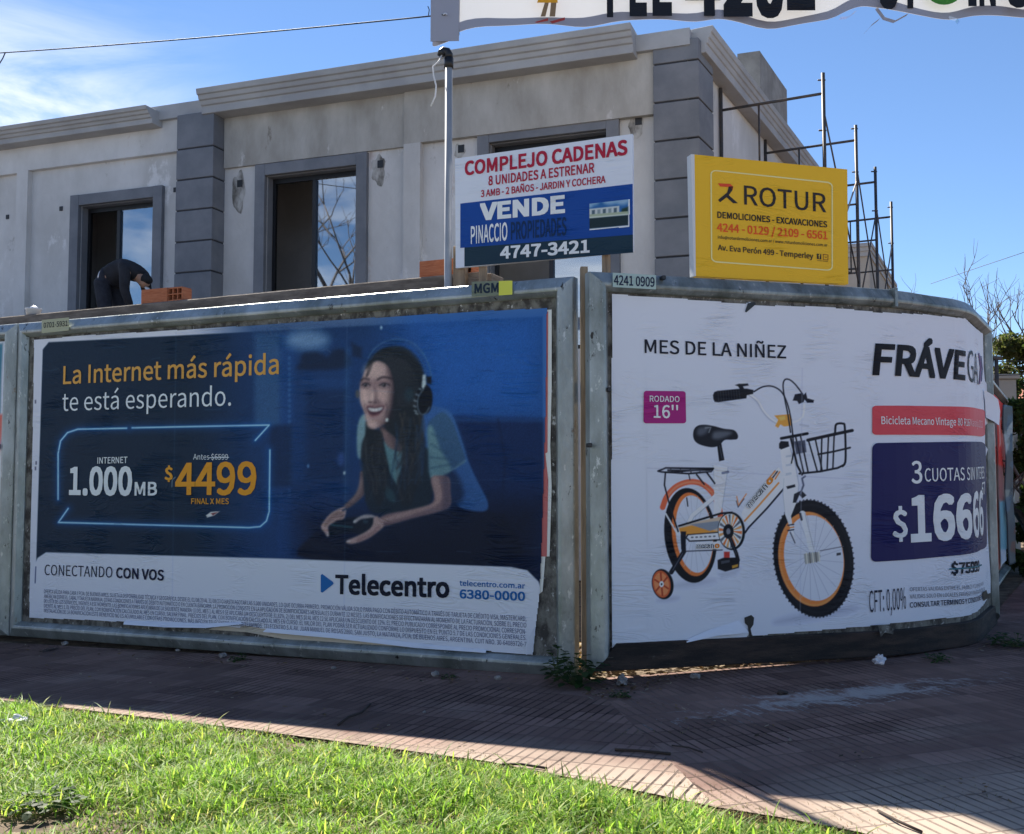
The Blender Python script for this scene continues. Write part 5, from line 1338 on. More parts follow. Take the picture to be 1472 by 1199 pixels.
# ------------------------------------------------------------------ the house
H = empty("house", tuple(BS.pt(20, 0, 0))); tag(H, "two storey unfinished plaster house with grey banded corner piers and stepped cornices", "house")
def bz(u, v, n=0.0): return BS.un(u, v, n)
sCor = bz(994, 200, 0.0)[0]                     # the right corner of the house on plan
SLEFT = bz(-260, 300)[0]
cn = BS.pt(sCor, 0, 0.0)
aS = R(62.5)                                   # the side street wall
SS = Sheet([cn[:2], cn[:2] + np.array([math.cos(aS), math.sin(aS)]) * 14.0])
ZTOP = 7.25
wins = []
def wrect(u0, u1, v_tl, v_tr, n=0.0):
    a, za = bz(u0, v_tl, n); b_, zb_ = bz(u1, v_tr, n)
    return a, b_, (za + zb_) / 2
W1 = wrect(117, 224, 300, 281); W2 = wrect(384, 515, 256, 236); W3 = wrect(705, 873, 210, 184)
ZF = 3.0
holes = [(a, b_, ZF + 0.02, z) for a, b_, z in (W1, W2, W3)]
def wall_cells(s0, s1, z0, z1, holes, th):
    m = MB()
    xs = sorted({s0, s1, *[h[0] for h in holes], *[h[1] for h in holes]}); zs = sorted({z0, z1, *[h[2] for h in holes], *[h[3] for h in holes]})
    for i in range(len(xs) - 1):
        j = 0
        while j < len(zs) - 1:
            mx = (xs[i] + xs[i + 1]) / 2
            inside = lambda k: any(h[0] < mx < h[1] and h[2] < (zs[k] + zs[k + 1]) / 2 < h[3] for h in holes)
            if inside(j): j += 1; continue
            k = j
            while k + 1 < len(zs) - 1 and not inside(k + 1): k += 1
            m.sbox(BS, xs[i], xs[i + 1], zs[j], zs[k + 1], -th, 0.0); j = k + 1
    return m
wall_cells(SLEFT, sCor, 0.0, ZTOP - 0.3, holes, 0.22).build("front_wall", M["stucco"], H)
b = MB(); b.sbox(SS, 0.23, 9.6, 0.0, ZTOP - 0.3, -0.22, 0.0); b.build("side_wall", M["stucco"], H)
b = MB(); b.sbox(BS, SLEFT, sCor - 0.3, ZTOP - 0.55, ZTOP - 0.4, -9.0, -0.23); b.build("roof", M["concrete"], H)
b = MB(); b.sbox(BS, SLEFT, sCor - 0.3, ZF - 0.2, ZF, -9.0, -0.23); b.build("upper_floor", M["inside"], H)
b = MB(); b.sbox(BS, SLEFT, sCor + 0.8, 0.0, ZTOP - 0.6, -9.2, -9.02)
for s_ in (W1[0] - 1.4, W1[1] + 0.8, W2[1] + 0.9): b.sbox(BS, s_, s_ + 0.12, ZF + 0.001, ZTOP - 0.56, -1.79, -0.24)
b.sbox(BS, SLEFT, sCor - 0.4, ZF + 0.002, ZTOP - 0.57, -1.9, -1.8); b.build("inner_wall", M["inside"], H)
# upper beam band and thin piers that stand proud of the wall fields
def band(u0, v0, u1, v1, zt, n, name="beam", m="stucco"):
    a, z0 = bz(u0, v0, n); b_, z1 = bz(u1, v1, n); q = MB(); q.sbox(BS, a, b_, (z0 + z1) / 2, zt, -0.01, n); return q.build(name, M[m], H)
zc = bz(592, 150)[1]
sP1a, sP1b = bz(252, 300, 0.30)[0], bz(305, 300, 0.30)[0]
zbeamL = bz(140, 232, 0.09)[1]; zbeamC = bz(600, 205, 0.09)[1]
sThinL = (bz(22, 350, 0.09)[0], bz(38, 350, 0.09)[0]); sThinC = (bz(580, 300, 0.09)[0], bz(604, 300, 0.09)[0])
b = MB(); b.sbox(BS, sThinL[0] + 0.001, sP1a - 0.01, zbeamL, ZTOP - 0.32, -0.01, 0.09); b.sbox(BS, SLEFT, sThinL[0] - 0.001, zbeamL - 0.02, ZTOP - 0.32, -0.01, 0.085); b.build("beam", M["stucco"], H)
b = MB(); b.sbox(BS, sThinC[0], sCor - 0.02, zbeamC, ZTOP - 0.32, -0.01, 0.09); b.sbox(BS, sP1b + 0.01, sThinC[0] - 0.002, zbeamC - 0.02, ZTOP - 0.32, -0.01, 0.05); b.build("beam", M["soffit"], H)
b = MB(); b.sbox(BS, sThinL[0], sThinL[1], 0.0, zbeamL - 0.003, -0.01, 0.10); b.build("thin_pier", M["stucco"], H)
b = MB(); b.sbox(BS, sThinC[0], sThinC[1], 0.0, zbeamC - 0.003, -0.01, 0.10); b.build("thin_pier", M["stucco"], H)
# grey banded piers
def pier(s0, s1, n, sh2=None, joints=(), top=None):
    o = MB(); g = 0.012
    zs = [0.0] + list(joints) + [top]
    for z0, z1 in zip(zs[:-1], zs[1:]):
        if sh2 is None: o.sbox(BS, s0, s1, z0 + g, z1 - g, -0.02, n)
        else:
            P = [BS.pt(s0, 0, n), BS.pt(s1, 0, n)]
            c2 = sh2.pt(0.0, 0, n); c3 = sh2.pt(0.52, 0, n); c4 = sh2.pt(0.52, 0, -0.02); c5 = BS.pt(s0, 0, -0.02)
            # corner where the two proud faces meet
            d1 = BS.pt(1, 0, 0)[:2] - BS.pt(0, 0, 0)[:2]; d2 = sh2.pt(1, 0, 0)[:2] - sh2.pt(0, 0, 0)[:2]
            A_ = np.array([d1, -d2]).T; k = np.linalg.solve(A_, c2[:2] - P[0][:2]); cor = P[0][:2] + d1 * k[0]
            loop = [P[0][:2], cor, c3[:2], c4[:2], cn[:2] + np.array([-0.12, 0.12]), c5[:2]]
            V = [(x, y, z0 + g) for x, y in loop] + [(x, y, z1 - g) for x, y in loop]; m_ = len(loop)
            o.add(V, [tuple(range(m_ - 1, -1, -1)), tuple(range(m_, 2 * m_))] + [(i, (i + 1) % m_, m_ + (i + 1) % m_, m_ + i) for i in range(m_)])
    p_ = o.build("banded_pier", M["trim"], H, bevel=0.006)
    c_ = MB()
    if sh2 is None: c_.sbox(BS, s0 + 0.014, s1 - 0.014, 0.0, top - 0.02, -0.01, n - 0.014)
    else:
        c_.sbox(BS, s0 + 0.014, sCor - 0.03, 0.0, top - 0.02, -0.01, n - 0.02); c_.sbox(sh2, 0.02, 0.505, 0.0, top - 0.02, -0.01, n - 0.02)
    c_.build("pier_core", M["groove"], p_)
j1 = [bz(252, v, 0.30)[1] for v in (393 + 88, 393 + 44, 393, 349, 304, 260, 216)]
pier(sP1a, sP1b, 0.30, None, j1, bz(260, 166, 0.30)[1] + 0.02)
j2 = [bz(940, v, 0.14)[1] for v in (482, 426.5, 371, 315.5, 260, 204, 148.5, 93.5)]
pier(bz(940, 250, 0.14)[0], sCor, 0.14, SS, j2, ZTOP - 0.325)
# cornices: stepped fascias swept along the wall, closed by stepped ends
CPROF = [(0.02, 0.0), (0.02, 0.33), (0.19, 0.33), (0.20, 0.36), (0.29, 0.38), (0.30, 0.41), (0.39, 0.43), (0.40, 0.46), (0.52, 0.48), (0.52, 0.0)]
def cornice(sh, s0, s1, z0, name="cornice", k=1.0, parent=H, zk=1.0):
    V = []; W = len(CPROF)
    for s_ in (s0, s1): V += [sh.pt(s_, z0 + z * zk, n * k) for z, n in CPROF]
    F = [(j, W + j, W + (j + 1) % W, (j + 1) % W) for j in range(W)] + [tuple(range(W)), tuple(range(2 * W - 1, W - 1, -1))]
    o = MB(); o.add(V, F); return o.build(name, M["cornice"], parent, bevel=0.006)
sC0, zC0 = bz(303, 166, 0.33); sC1, zC1 = bz(893, 72, 0.33); sE0 = bz(281, 128, 0.48)[0]; sE1 = bz(906, 44, 0.48)[0]
zcb = (zC0 + zC1) / 2 - 0.02
zct = bz(590, 80, 0.48)[1]
kz = (zct - zcb) / 0.52
print("CORNICE", zcb, zct, kz, "wins", W1, W2, W3, "cor", cn, "beam", zbeamL, zbeamC, zC0, zC1)
cornice(BS, sE0, sE1, zcb, zk=kz)
sK1, zK1 = bz(236, 170, 0.33)
zl_b = bz(118, 192, 0.33)[1]; zl_t = bz(118, 164, 0.48)[1]
cornice(BS, SLEFT, bz(214, 170, 0.40)[0], zl_b, zk=(zl_t - zl_b) / 0.52)
print("LEFT CORNICE", zl_b, zl_t)
# plain parapet band between and beyond the cornices
zpb = bz(262, 168, 0.16)[1]; zpt = bz(262, 148, 0.16)[1]
b = MB(); b.sbox(BS, SLEFT, sCor + 0.02, zpb, zpt, -0.25, 0.17); b.build("parapet", M["cornice"], H)
b = MB(); b.sbox(SS, 0.1, 9.7, zpb, zpt, -0.2, 0.10); b.build("parapet", M["cornice"], H)
cornice(SS, 0.0, 9.6, zcb, "side_cornice", 0.62, zk=kz)
# roof tank housing
q = at_y(1092, 73, 19.0); 
TS = Sheet([(q.x - 1.2 * dB[0], q.y - 1.2 * dB[1]), (q.x, q.y)])
lft = TS.un(1060, 84)[0]
b = MB(); 
f_ = np.array([math.cos(aS), math.sin(aS)])
P0 = TS.pt(lft, 0, 0)[:2]; P1 = np.array([q.x, q.y]); 
d_ = ray(1131, 128); kk = 1.5
A_ = np.array([f_, -d_[:2]]).T; sol = np.linalg.solve(A_, -P1); P2 = P1 + f_ * sol[0]; P3 = P0 + f_ * sol[0]
zq0, zq1 = zcb, q.z
b.hexa([(*P0, zq0), (*P1, zq0), (*P2, zq0), (*P3, zq0), (*P0, zq1), (*P1, zq1), (*P2, zq1), (*P3, zq1)])
b.build("roof_housing", M["concrete"], H)
# windows
def window(w, out_px, left_open, pane_u, tilt=0.0):
    a, b_, zt_ = w
    tw = 0.17; pr = 0.07
    o = MB()
    o.sbox(BS, a - tw, a, 0.4, zt_ + tw, -0.01, pr); o.sbox(BS, b_, b_ + tw, 0.4, zt_ + tw, -0.01, pr); o.sbox(BS, a + 0.001, b_ - 0.001, zt_, zt_ + tw - 0.002, -0.01, pr - 0.002)
    # painted reveals
    o.sbox(BS, a, a + 0.012, ZF, zt_ - 0.001, -0.21, -0.012); o.sbox(BS, b_ - 0.012, b_, ZF, zt_ - 0.001, -0.21, -0.012); o.sbox(BS, a + 0.013, b_ - 0.013, zt_ - 0.012, zt_, -0.21, -0.012)
    sr_ = o.build("window_surround", M["trim"], H, bevel=0.004)
    n0, n1 = -0.19, -0.14; f = MB(); t_ = 0.05
    f.sbox(BS, a + 0.013, a + 0.013 + t_, ZF, zt_ - 0.013, n0, n1); f.sbox(BS, b_ - 0.013 - t_, b_ - 0.013, ZF, zt_ - 0.013, n0, n1)
    f.sbox(BS, a + 0.014 + t_, b_ - 0.014 - t_, zt_ - 0.013 - 0.07, zt_ - 0.013, n0, n1)
    wd = MB(); fr = f.build("window", M["alu_black"], H)
    pu = bz(pane_u, 300, -0.15)[0]
    s_ = MB(); s_.sbox(BS, pu, pu + 0.06, ZF, zt_ - 0.09, n0 + 0.002, n1 + 0.012); s_.sbox(BS, pu + 0.061, b_ - 0.07, ZF, ZF + 0.09, n0 + 0.002, n1 + 0.010)
    s_.build("sash", M["alu_black"], fr)
    g = MB(); g.sbox(BS, pu + 0.062, b_ - 0.068, ZF + 0.092, zt_ - 0.085, -0.170, -0.163)
    g.build("pane", M["glass"], fr)
window(W1, None, True, 170); window(W2, None, True, 450); window(W3, None, True, 790)
# junction boxes with smeared mortar patches
for (u, v, ru, rv, bx) in ((345, 264, 13, 30, 1), (547, 236, 12, 22, 1), (663, 214, 8, 10, 1), (918, 174, 11, 18, 1), (88, 300, 0, 0, 1), (11, 312, 0, 0, 1), (252, 273, 0, 0, 1)):
    n_ = 0.002
    s_, z_ = bz(u, v, n_)
    if ru:
        rs_ = ru / 1500 * 14.5; rz = rv / 1500 * 14.5; V = [BS.pt(s_ - 0.03, z_ - rz * 0.35, 0.006)]
        k = 26
        for i in range(k):
            a_ = 2 * math.pi * i / k; r_ = 1 + 0.45 * mnoise.noise(Vector((math.cos(a_) * 1.4 + u, math.sin(a_) * 1.4, 0)))
            V.append(BS.pt(s_ - 0.03 + rs_ * r_ * math.cos(a_), z_ - rz * 0.35 + rz * r_ * math.sin(a_), 0.004))
        pt = mesh("mortar_patch", V, [(0, 1 + i, 1 + (i + 1) % k) for i in range(k)], M["patch"] if "patch" in M else M.setdefault("patch", mat("mortar", (0.50, 0.49, 0.46), 0.95, 0, (0.14, 0.13, 0.115), 7, 0.5, 40, (1, 1, 0.5))), H)
    q_ = MB(); e_ = 0.045 if ru else 0.03; q_.sbox(BS, s_ - e_, s_ + e_, z_ - e_ * 1.2, z_ + e_ * 1.2, -0.005, 0.012); q_.build("junction_box", M["black"], H)
# terrace slab in front of the upper floor at left
ZT_ = ZF - 0.05
b = MB(); b.sbox(BS, SLEFT, bz(330, 350)[0], ZT_ - 0.22, ZT_, 0.02, 3.2); b.build("terrace", M["concrete"], H)
settle(H)

# ------------------------------------------------------------------ the worker bending over on the terrace
def skin_body(name, pts, edges, rad, m, parent=None, sub=2):
    me = bpy.data.meshes.new(name); me.from_pydata([tuple(p) for p in pts], edges, []); o = link(bpy.data.objects.new(name, me))
    sk = o.modifiers.new("s", "SKIN"); sk.use_smooth_shade = True
    for i, r_ in enumerate(rad): me.skin_vertices[0].data[i].radius = r_ if isinstance(r_, tuple) else (r_, r_)
    me.skin_vertices[0].data[0].use_root = True
    su = o.modifiers.new("u", "SUBSURF"); su.levels = su.render_levels = sub
    dg = bpy.context.evaluated_depsgraph_get(); dg.update(); ev = bpy.data.meshes.new_from_object(o.evaluated_get(dg))
    bpy.data.objects.remove(o)
    ev.materials.clear(); ev.materials.append(m)
    r = link(bpy.data.objects.new(name, ev), parent)
    return r
M["navy_cloth"] = mat("dark_work_cloth", (0.010, 0.011, 0.015), 0.9, 0, (0.02, 0.022, 0.03), 9, 0.5, 30)
M["trouser"] = mat("dark_trousers", (0.012, 0.014, 0.022), 0.9, 0, (0.026, 0.03, 0.042), 9, 0.5, 30)
M["skin"] = mat("skin", (0.38, 0.22, 0.15), 0.6)
M["cap"] = mat("black_cap", (0.012, 0.012, 0.014), 0.8)
WN = 2.0
def wp(u, v, dn=0.0): return BS.pt(*BS.un(u, v, WN + dn), WN + dn)
pel = wp(155, 404)
foot = BS.pt(BS.un(162, 404, WN)[0], ZT_, WN)
PZ = pel[2] - ZT_
Pn = empty("person", (pel[0], pel[1], ZT_)); tag(Pn, "person in dark work clothes and black cap bending over behind the low wall", "person", )
d3 = np.array([dB[0], dB[1], 0]); n3 = np.array([dB[1], -dB[0], 0]); up3 = np.array([0, 0, 1.0])
def L3(s_, z_, n_): return np.array([pel[0], pel[1], ZT_]) + d3 * s_ + n3 * n_ + up3 * z_
hp = PZ
# one continuous body: pelvis, spine, neck, head, arms with five fingers, legs
B_ = [(0, hp, 0), (0.14, hp + 0.10, 0), (0.30, hp + 0.15, 0), (0.44, hp + 0.09, 0), (0.53, hp + 0.0, 0.0), (0.60, hp - 0.06, 0), (0.64, hp - 0.11, 0),
      (0.44, hp + 0.07, 0.18), (0.46, hp - 0.18, 0.22), (0.50, hp - 0.40, 0.14), (0.52, hp - 0.47, 0.12),
      (0.44, hp + 0.07, -0.18), (0.47, hp - 0.18, -0.22), (0.52, hp - 0.39, -0.12), (0.55, hp - 0.46, -0.10),
      (0.0, hp - 0.05, 0.11), (0.12, hp * 0.52, 0.15), (0.02, 0.09, 0.15), (0.17, 0.035, 0.16),
      (0.0, hp - 0.05, -0.11), (0.16, hp * 0.52, -0.15), (0.08, 0.09, -0.15), (0.23, 0.035, -0.16)]
E_ = [(0, 1), (1, 2), (2, 3), (3, 4), (4, 5), (5, 6), (3, 7), (7, 8), (8, 9), (9, 10), (3, 11), (11, 12), (12, 13), (13, 14), (0, 15), (15, 16), (16, 17), (17, 18), (0, 19), (19, 20), (20, 21), (21, 22)]
Rd = [0.13, 0.125, 0.135, 0.12, 0.06, 0.085, 0.07, 0.062, 0.046, 0.034, 0.036, 0.062, 0.046, 0.034, 0.036, 0.095, 0.068, 0.046, 0.042, 0.095, 0.068, 0.046, 0.042]
for side, wr in ((1, 10), (-1, 14)):
    x0, z0, y0 = B_[wr]
    for k in range(4):
        i0 = len(B_); B_.append((x0 + 0.02 + 0.006 * k, z0 - 0.055, y0 + side * (0.027 - 0.018 * k))); B_.append((x0 + 0.035 + 0.005 * k, z0 - 0.095 - (0.008 if k in (1, 2) else 0), y0 + side * (0.027 - 0.018 * k)))
        E_ += [(wr, i0), (i0, i0 + 1)]; Rd += [0.010, 0.008]
    i0 = len(B_); B_.append((x0 + 0.045, z0 - 0.025, y0 + side * 0.03)); B_.append((x0 + 0.065, z0 - 0.055, y0 + side * 0.025)); E_ += [(wr, i0), (i0, i0 + 1)]; Rd += [0.011, 0.009]
body = skin_body("body", [L3(a, b_, c) for a, b_, c in B_], E_, Rd, M["skin"], Pn)
jk = skin_body("jacket", [L3(a, b_, c) for a, b_, c in [(-0.06, hp - 0.02, 0)] + B_[1:5] + [B_[7], B_[8], B_[9], B_[11], B_[12], B_[13]]], [(0, 1), (1, 2), (2, 3), (3, 4), (3, 5), (5, 6), (6, 7), (3, 8), (8, 9), (9, 10)], [0.185, 0.175, 0.17, 0.15, 0.085, 0.085, 0.066, 0.05, 0.085, 0.066, 0.05], M["navy_cloth"], Pn)
tr_ = skin_body("trousers", [L3(a, b_, c) for a, b_, c in [B_[0], B_[15], B_[16], B_[17], B_[19], B_[20], B_[21], (0.08, hp + 0.06, 0)]], [(0, 1), (1, 2), (2, 3), (0, 4), (4, 5), (5, 6), (0, 7)], [0.178, 0.125, 0.09, 0.07, 0.125, 0.09, 0.07, 0.175], M["trouser"], Pn)
bt = skin_body("boot", [L3(0.0, 0.10, 0.15), L3(0.01, 0.045, 0.15), L3(0.19, 0.04, 0.165)], [(0, 1), (1, 2)], [0.055, 0.05, 0.045], M["black"], Pn)
bt = skin_body("boot", [L3(0.06, 0.10, -0.15), L3(0.07, 0.045, -0.15), L3(0.25, 0.04, -0.165)], [(0, 1), (1, 2)], [0.055, 0.05, 0.045], M["black"], Pn)
hd = skin_body("cap", [L3(0.575, hp - 0.005, 0), L3(0.63, hp - 0.02, 0), L3(0.70, hp - 0.06, 0)], [(0, 1), (1, 2)], [0.088, 0.088, (0.075, 0.03)], M["cap"], Pn)
nose = MB()
fc = skin_body("face_covering", [L3(0.665, hp - 0.135, 0), L3(0.64, hp - 0.165, 0)], [(0, 1)], [0.062, 0.05], M["white"], Pn)
bl = MB(); P = []
for k in range(13):
    a_ = math.pi * (k / 12 - 0.5); P.append(L3(0.015 - 0.05 * math.cos(a_) * 0 - 0.02, hp + 0.16 * math.cos(a_), 0.168 * math.sin(a_)))
bl.tube(P, 0.016, 6); bl.build("shirt_hem", M["white"], Pn, True)
settle(Pn)

# ------------------------------------------------------------------ scaffold up the side wall
SC = empty("scaffold", tuple(SS.pt(1.0, 0, 0.9))); tag(SC, "dark tubular scaffold frames stepping back along the side wall", "scaffold")
def col_at(u, v, n): 
    sh = Sheet([SS.pt(0, 0, n)[:2], SS.pt(14, 0, n)[:2]]); return sh.un(u, v)
nOut, nIn = 1.42, 0.10
fr_px = [((1036, 127), (1183, 105)), ((1100, 200), (1230, 180)), ((1150, 232), (1258, 240)), ((1186, 270), (1281, 290))]
so0 = col_at(1183, 105, nOut)[0]
print("SCAF", [col_at(p[1][0], p[1][1], nOut) for p in fr_px], [col_at(p[0][0], p[0][1], nIn) for p in fr_px])
prev = None
for i, (pi_, po) in enumerate(fr_px):
    so, zo = col_at(po[0], po[1], nOut)
    Pi = np.array(SS.pt(so, 0, nIn)); 
    # inner post in the frame's own plane (square to the wall), on the sight line of the photo's inner tube
    d = ray(*pi_); a = np.array(SS.pt(so, 0, nOut)); nv = a - Pi; A2 = np.array([nv[:2], -d[:2]]).T; k = np.linalg.solve(A2, -Pi[:2]); Pi = Pi + nv * k[0]; zi = CH + d[2] * k[1]
    Po = a
    zr1 = CH + ray(po[0], po[1] + (30 if i == 0 else 22))[2] * (Po[1] / ray(*po)[1])
    b = MB(); r_ = 0.021
    b.tube([(Po[0], Po[1], 0), (Po[0], Po[1], zo)], 0.026, 8); b.tube([(Pi[0], Pi[1], 0), (Pi[0], Pi[1], zi)], 0.026, 8)
    zr = zr1
    for k in range(5):
        z = zr - k * 1.0
        if z < 0.3: break
        b.tube([(Pi[0], Pi[1], z), (Po[0], Po[1], z)], 0.016 if k else 0.02, 6)
        if k == 0: mid = (Pi * 0.62 + Po * 0.38); b.tube([(mid[0], mid[1], z), (mid[0], mid[1], z - 1.0)], 0.014, 6); b.tube([(Pi[0], Pi[1], z - 0.7), (mid[0], mid[1], z - 1.0)], 0.012, 6)
    for z in (zr - 0.5, zr + 0.18): b.tube([(Po[0] - 0.07, Po[1], z), (Po[0] + 0.03, Po[1], z)], 0.012, 6)
    b.build("frame", M["scaf"], SC, True)
    if prev is not None:
        b = MB(); z = min(zo, prev[1]) - 0.5
        b.tube([(prev[0][0], prev[0][1], z), (Po[0], Po[1], z - 1.9)], 0.012, 6); b.tube([(prev[0][0], prev[0][1], z - 2.2), (Po[0], Po[1], z - 0.3)], 0.012, 6)
        b.build("brace", M["scaf"], SC, True)
    prev = (Po, zo)
settle(SC)

# ------------------------------------------------------------------ street banner overhead and the wires
BD = 9.9
tL = at_y(622, 30, BD); 
bn = empty("banner", (tL.x, tL.y, tL.z)); tag(bn, "white printed street banner with black phone lettering hung overhead", "banner")
BN = Sheet([(tL.x, tL.y), (tL.x + 13.0, tL.y - 0.7)])
bot_px = [(622, 66), (630, 67), (660, 58), (662, 50), (700, 40), (760, 37), (800, 35), (840, 34), (880, 30), (920, 30), (960, 29), (1000, 34), (1030, 32), (1060, 34), (1104, 38), (1140, 34), (1190, 27), (1220, 13), (1240, 8), (1262, 13), (1300, 24), (1330, 28), (1365, 28), (1400, 22), (1440, 22), (1472, 22), (1600, 20), (1800, 20), (2050, 20)]
V = []; NZ = 9
HB = 1.6
for i, (u, v) in enumerate(smooth(bot_px, False, 3)):
    s_, z_ = BN.un(u, v)
    for j in range(NZ):
        f = j / (NZ - 1)
        z = z_ * (1 - f) + (tL.z + 1.35) * f
        n_ = 0.05 * math.sin(s_ * 3.1 + f * 2) * (1 - 0.5 * f) + 0.03 * math.sin(s_ * 7.3 + f * 5)
        V.append(BN.pt(s_, z, n_))
NI = len(V) // NZ
F = [(i * NZ + j, (i + 1) * NZ + j, (i + 1) * NZ + j + 1, i * NZ + j + 1) for i in range(NI - 1) for j in range(NZ - 1)]
m = bpy.data.materials.new("banner_cloth"); m.use_nodes = True; t_ = m.node_tree; t_.nodes.clear()
o_ = t_.nodes.new("ShaderNodeOutputMaterial"); d_ = t_.nodes.new("ShaderNodeBsdfDiffuse"); q_ = t_.nodes.new("ShaderNodeBsdfTranslucent"); x_ = t_.nodes.new("ShaderNodeMixShader")
d_.inputs[0].default_value = (0.75, 0.76, 0.78, 1); q_.inputs[0].default_value = (0.62, 0.62, 0.62, 1); x_.inputs[0].default_value = 0.30
t_.links.new(d_.outputs[0], x_.inputs[1]); t_.links.new(q_.outputs[0], x_.inputs[2]); t_.links.new(x_.outputs[0], o_.inputs[0])
M["banner"] = m
M["hem"] = mat("banner_hem", (0.33, 0.34, 0.40), 0.7)
cl = mesh("cloth", V, F, M["banner"], bn, True)
# doubled hem along the foot and the left edge
V = []
for i, (u, v) in enumerate(smooth(bot_px, False, 3)):
    s_, z_ = BN.un(u, v); hh = 0.075 + 0.016 * math.sin(s_ * 5); f = hh / (tL.z + 1.35 - z_)
    n_ = 0.05 * math.sin(s_ * 3.1) + 0.03 * math.sin(s_ * 7.3); n2_ = 0.05 * math.sin(s_ * 3.1 + f * 2) * (1 - 0.5 * f) + 0.03 * math.sin(s_ * 7.3 + f * 5)
    V += [BN.pt(s_, z_ - 0.003, n_ + 0.012), BN.pt(s_, z_ + hh, n2_ + 0.014)]
mesh("hem", V, [(2 * i, 2 * i + 2, 2 * i + 3, 2 * i + 1) for i in range(len(V) // 2 - 1)], M["hem"], cl, True)
hs, hz = BN.un(621, 66); hs2, _ = BN.un(661, 60)
b = MB(); b.sbox(BN, hs - 0.004, hs2, hz + 0.01, tL.z + 1.35, 0.075, 0.082); b.build("side_hem", M["hem"], cl)
L = Lettering(BN, 0.10)
KB = (22, 24, 34)
for ch, u0, u1, v in (("T", 862, 892, 25), ("E", 905, 930, 23.6), ("L", 938, 966, 23), ("4", 985, 1036, 23), ("2", 1040, 1082, 24), ("6", 1086, 1126, 25), ("2", 1131, 1172, 15), ("-", 1180, 1186, 12), ("5", 1265, 1292, 12), ("7", 1298, 1322, 12), ("1", 1392, 1404, 9), ("K", 1408, 1432, 9), ("G", 1444, 1478, 10), ("8", 1490, 1520, 10)):
    L.text(ch, (u0, v), (u1, v), 92 if ch not in "-" else 60, KB, 0.05)
for k in range(24):
    a0, a1 = 2 * math.pi * k / 24, 2 * math.pi * (k + 1) / 24
    L.poly([(1357 + 25 * math.cos(a0), -12 + 19 * math.sin(a0)), (1357 + 25 * math.cos(a1), -12 + 19 * math.sin(a1)), (1357, -12)], (60, 120, 50))
for P, c in (([(772, 4), (802, 4), (798, -14), (778, -14)], (196, 140, 40)), ([(783, 4), (789, 4), (784, 24), (777, 24)], (120, 100, 84)), ([(792, 4), (800, 4), (798, 24), (790, 24)], (120, 100, 84)), ([(768, 32), (788, 26), (788, 30), (772, 33)], (140, 54, 56)), ([(790, 31), (812, 25), (812, 29), (794, 34)], (140, 54, 56))): L.poly(P, c, 0.001)
L.build(cl)
# torn plastic strips at the rip
M["plastic"] = glassmat("clear_plastic", (0.9, 0.92, 0.95), 0.25)
for P in (((1262, 30), (1250, 40), (1238, 54)), ((1225, 22), (1215, 29), (1204, 31)), ((1258, 14), (1268, 30), (1282, 36), (1300, 27)), ((1235, 10), (1228, 20), (1222, 24)), ((1362, 27), (1372, 32), (1374, 38))):
    V = []
    for i, (u, v) in enumerate(P):
        s_, z_ = BN.un(u, v); V += [BN.pt(s_, z_, 0.02 * i), BN.pt(s_ + 0.018, z_ + 0.022, 0.02 * i + 0.012)]
    mesh("torn_strip", V, [(2 * i, 2 * i + 2, 2 * i + 3, 2 * i + 1) for i in range(len(P) - 1)], M["hem"] if P[0][0] in (1262, 1258) else M["plastic"], cl)
ho = MB(); g_ = at_y(640, 21, BD - 0.12); ho.tube([g_ + Vector((-0.02, 0, 0)), g_ + Vector((0.0, 0, 0.012)), g_ + Vector((0.02, 0, 0))], 0.008, 6); ho.build("eyelet", M["litter"], cl)
settle(bn)
a_ = at_y(640, 21, BD - 0.10); b_ = at_y(2, 76, 13.4); c_ = at_y(-250, 96, 15.4)
P = [a_ + (b_ - a_) * (k / 16) + Vector((0, 0, -0.10 * (k / 16) * (1 - k / 16))) for k in range(17)] + [c_]
b = MB(); b.tube(P, 0.0078, 6)
tt = at_y(615, 10, BD); b.tube([at_y(616, 22, BD - 0.05), at_y(617, 14, BD - 0.05), at_y(615, 9, BD - 0.05)], 0.005, 5)
b.tube([at_y(8, 75, 13.38), at_y(4, 84, 13.38), at_y(-1, 92, 13.38)], 0.008, 5)
M["cable"] = mat("cable_black", (0.02, 0.022, 0.03), 0.6)
tag(b.build("cable", M["cable"], None, True), "thin dark rope tied to the banner's left edge running off left", "cable")
b = MB(); b.tube([at_y(1338, 408, 24), at_y(1405, 385, 22), at_y(1600, 320, 18)], 0.006, 5)
tag(b.build("cable", M["cable"], None, True), "faint overhead wire rising at the right above the bare tree", "cable")

# ------------------------------------------------------------------ buildings up the side street
def sbase(u, D): d = ray(u, 690); return Vector((d[0] * D / d[1], D, 0))
FH = empty("house", tuple(sbase(1250, 32))); tag(FH, "small beige cubic house with a moulded eave beyond the scaffold", "house", )
k0, k1, k2 = at_y(1210, 352, 32), at_y(1249, 352, 31.5), at_y(1284, 400, 38)
d12 = Vector((k2.x - k1.x, k2.y - k1.y, 0)); zt_ = k1.z
M["beige"] = mat("beige_render", (0.36, 0.32, 0.27), 0.9, 0, (0.42, 0.38, 0.33), 1.2)
def prism(P, z0, z1, m, name, parent):
    b = MB(); n = len(P)
    b.add([(p[0], p[1], z0) for p in P] + [(p[0], p[1], z1) for p in P], [tuple(range(n - 1, -1, -1)), tuple(range(n, 2 * n))] + [(i, (i + 1) % n, n + (i + 1) % n, n + i) for i in range(n)])
    return b.build(name, m, parent)
sideN = Vector((d12.y, -d12.x, 0)).normalized()
P = [(k0.x - 3, k0.y + 1.0), (k1.x, k1.y), (k1.x + d12.x * 1.0, k1.y + d12.y * 1.0), (k0.x - 3 + d12.x, k0.y + 1.0 + d12.y)]
prism(P, 0, zt_ - 0.35, M["beige"], "wall", FH)
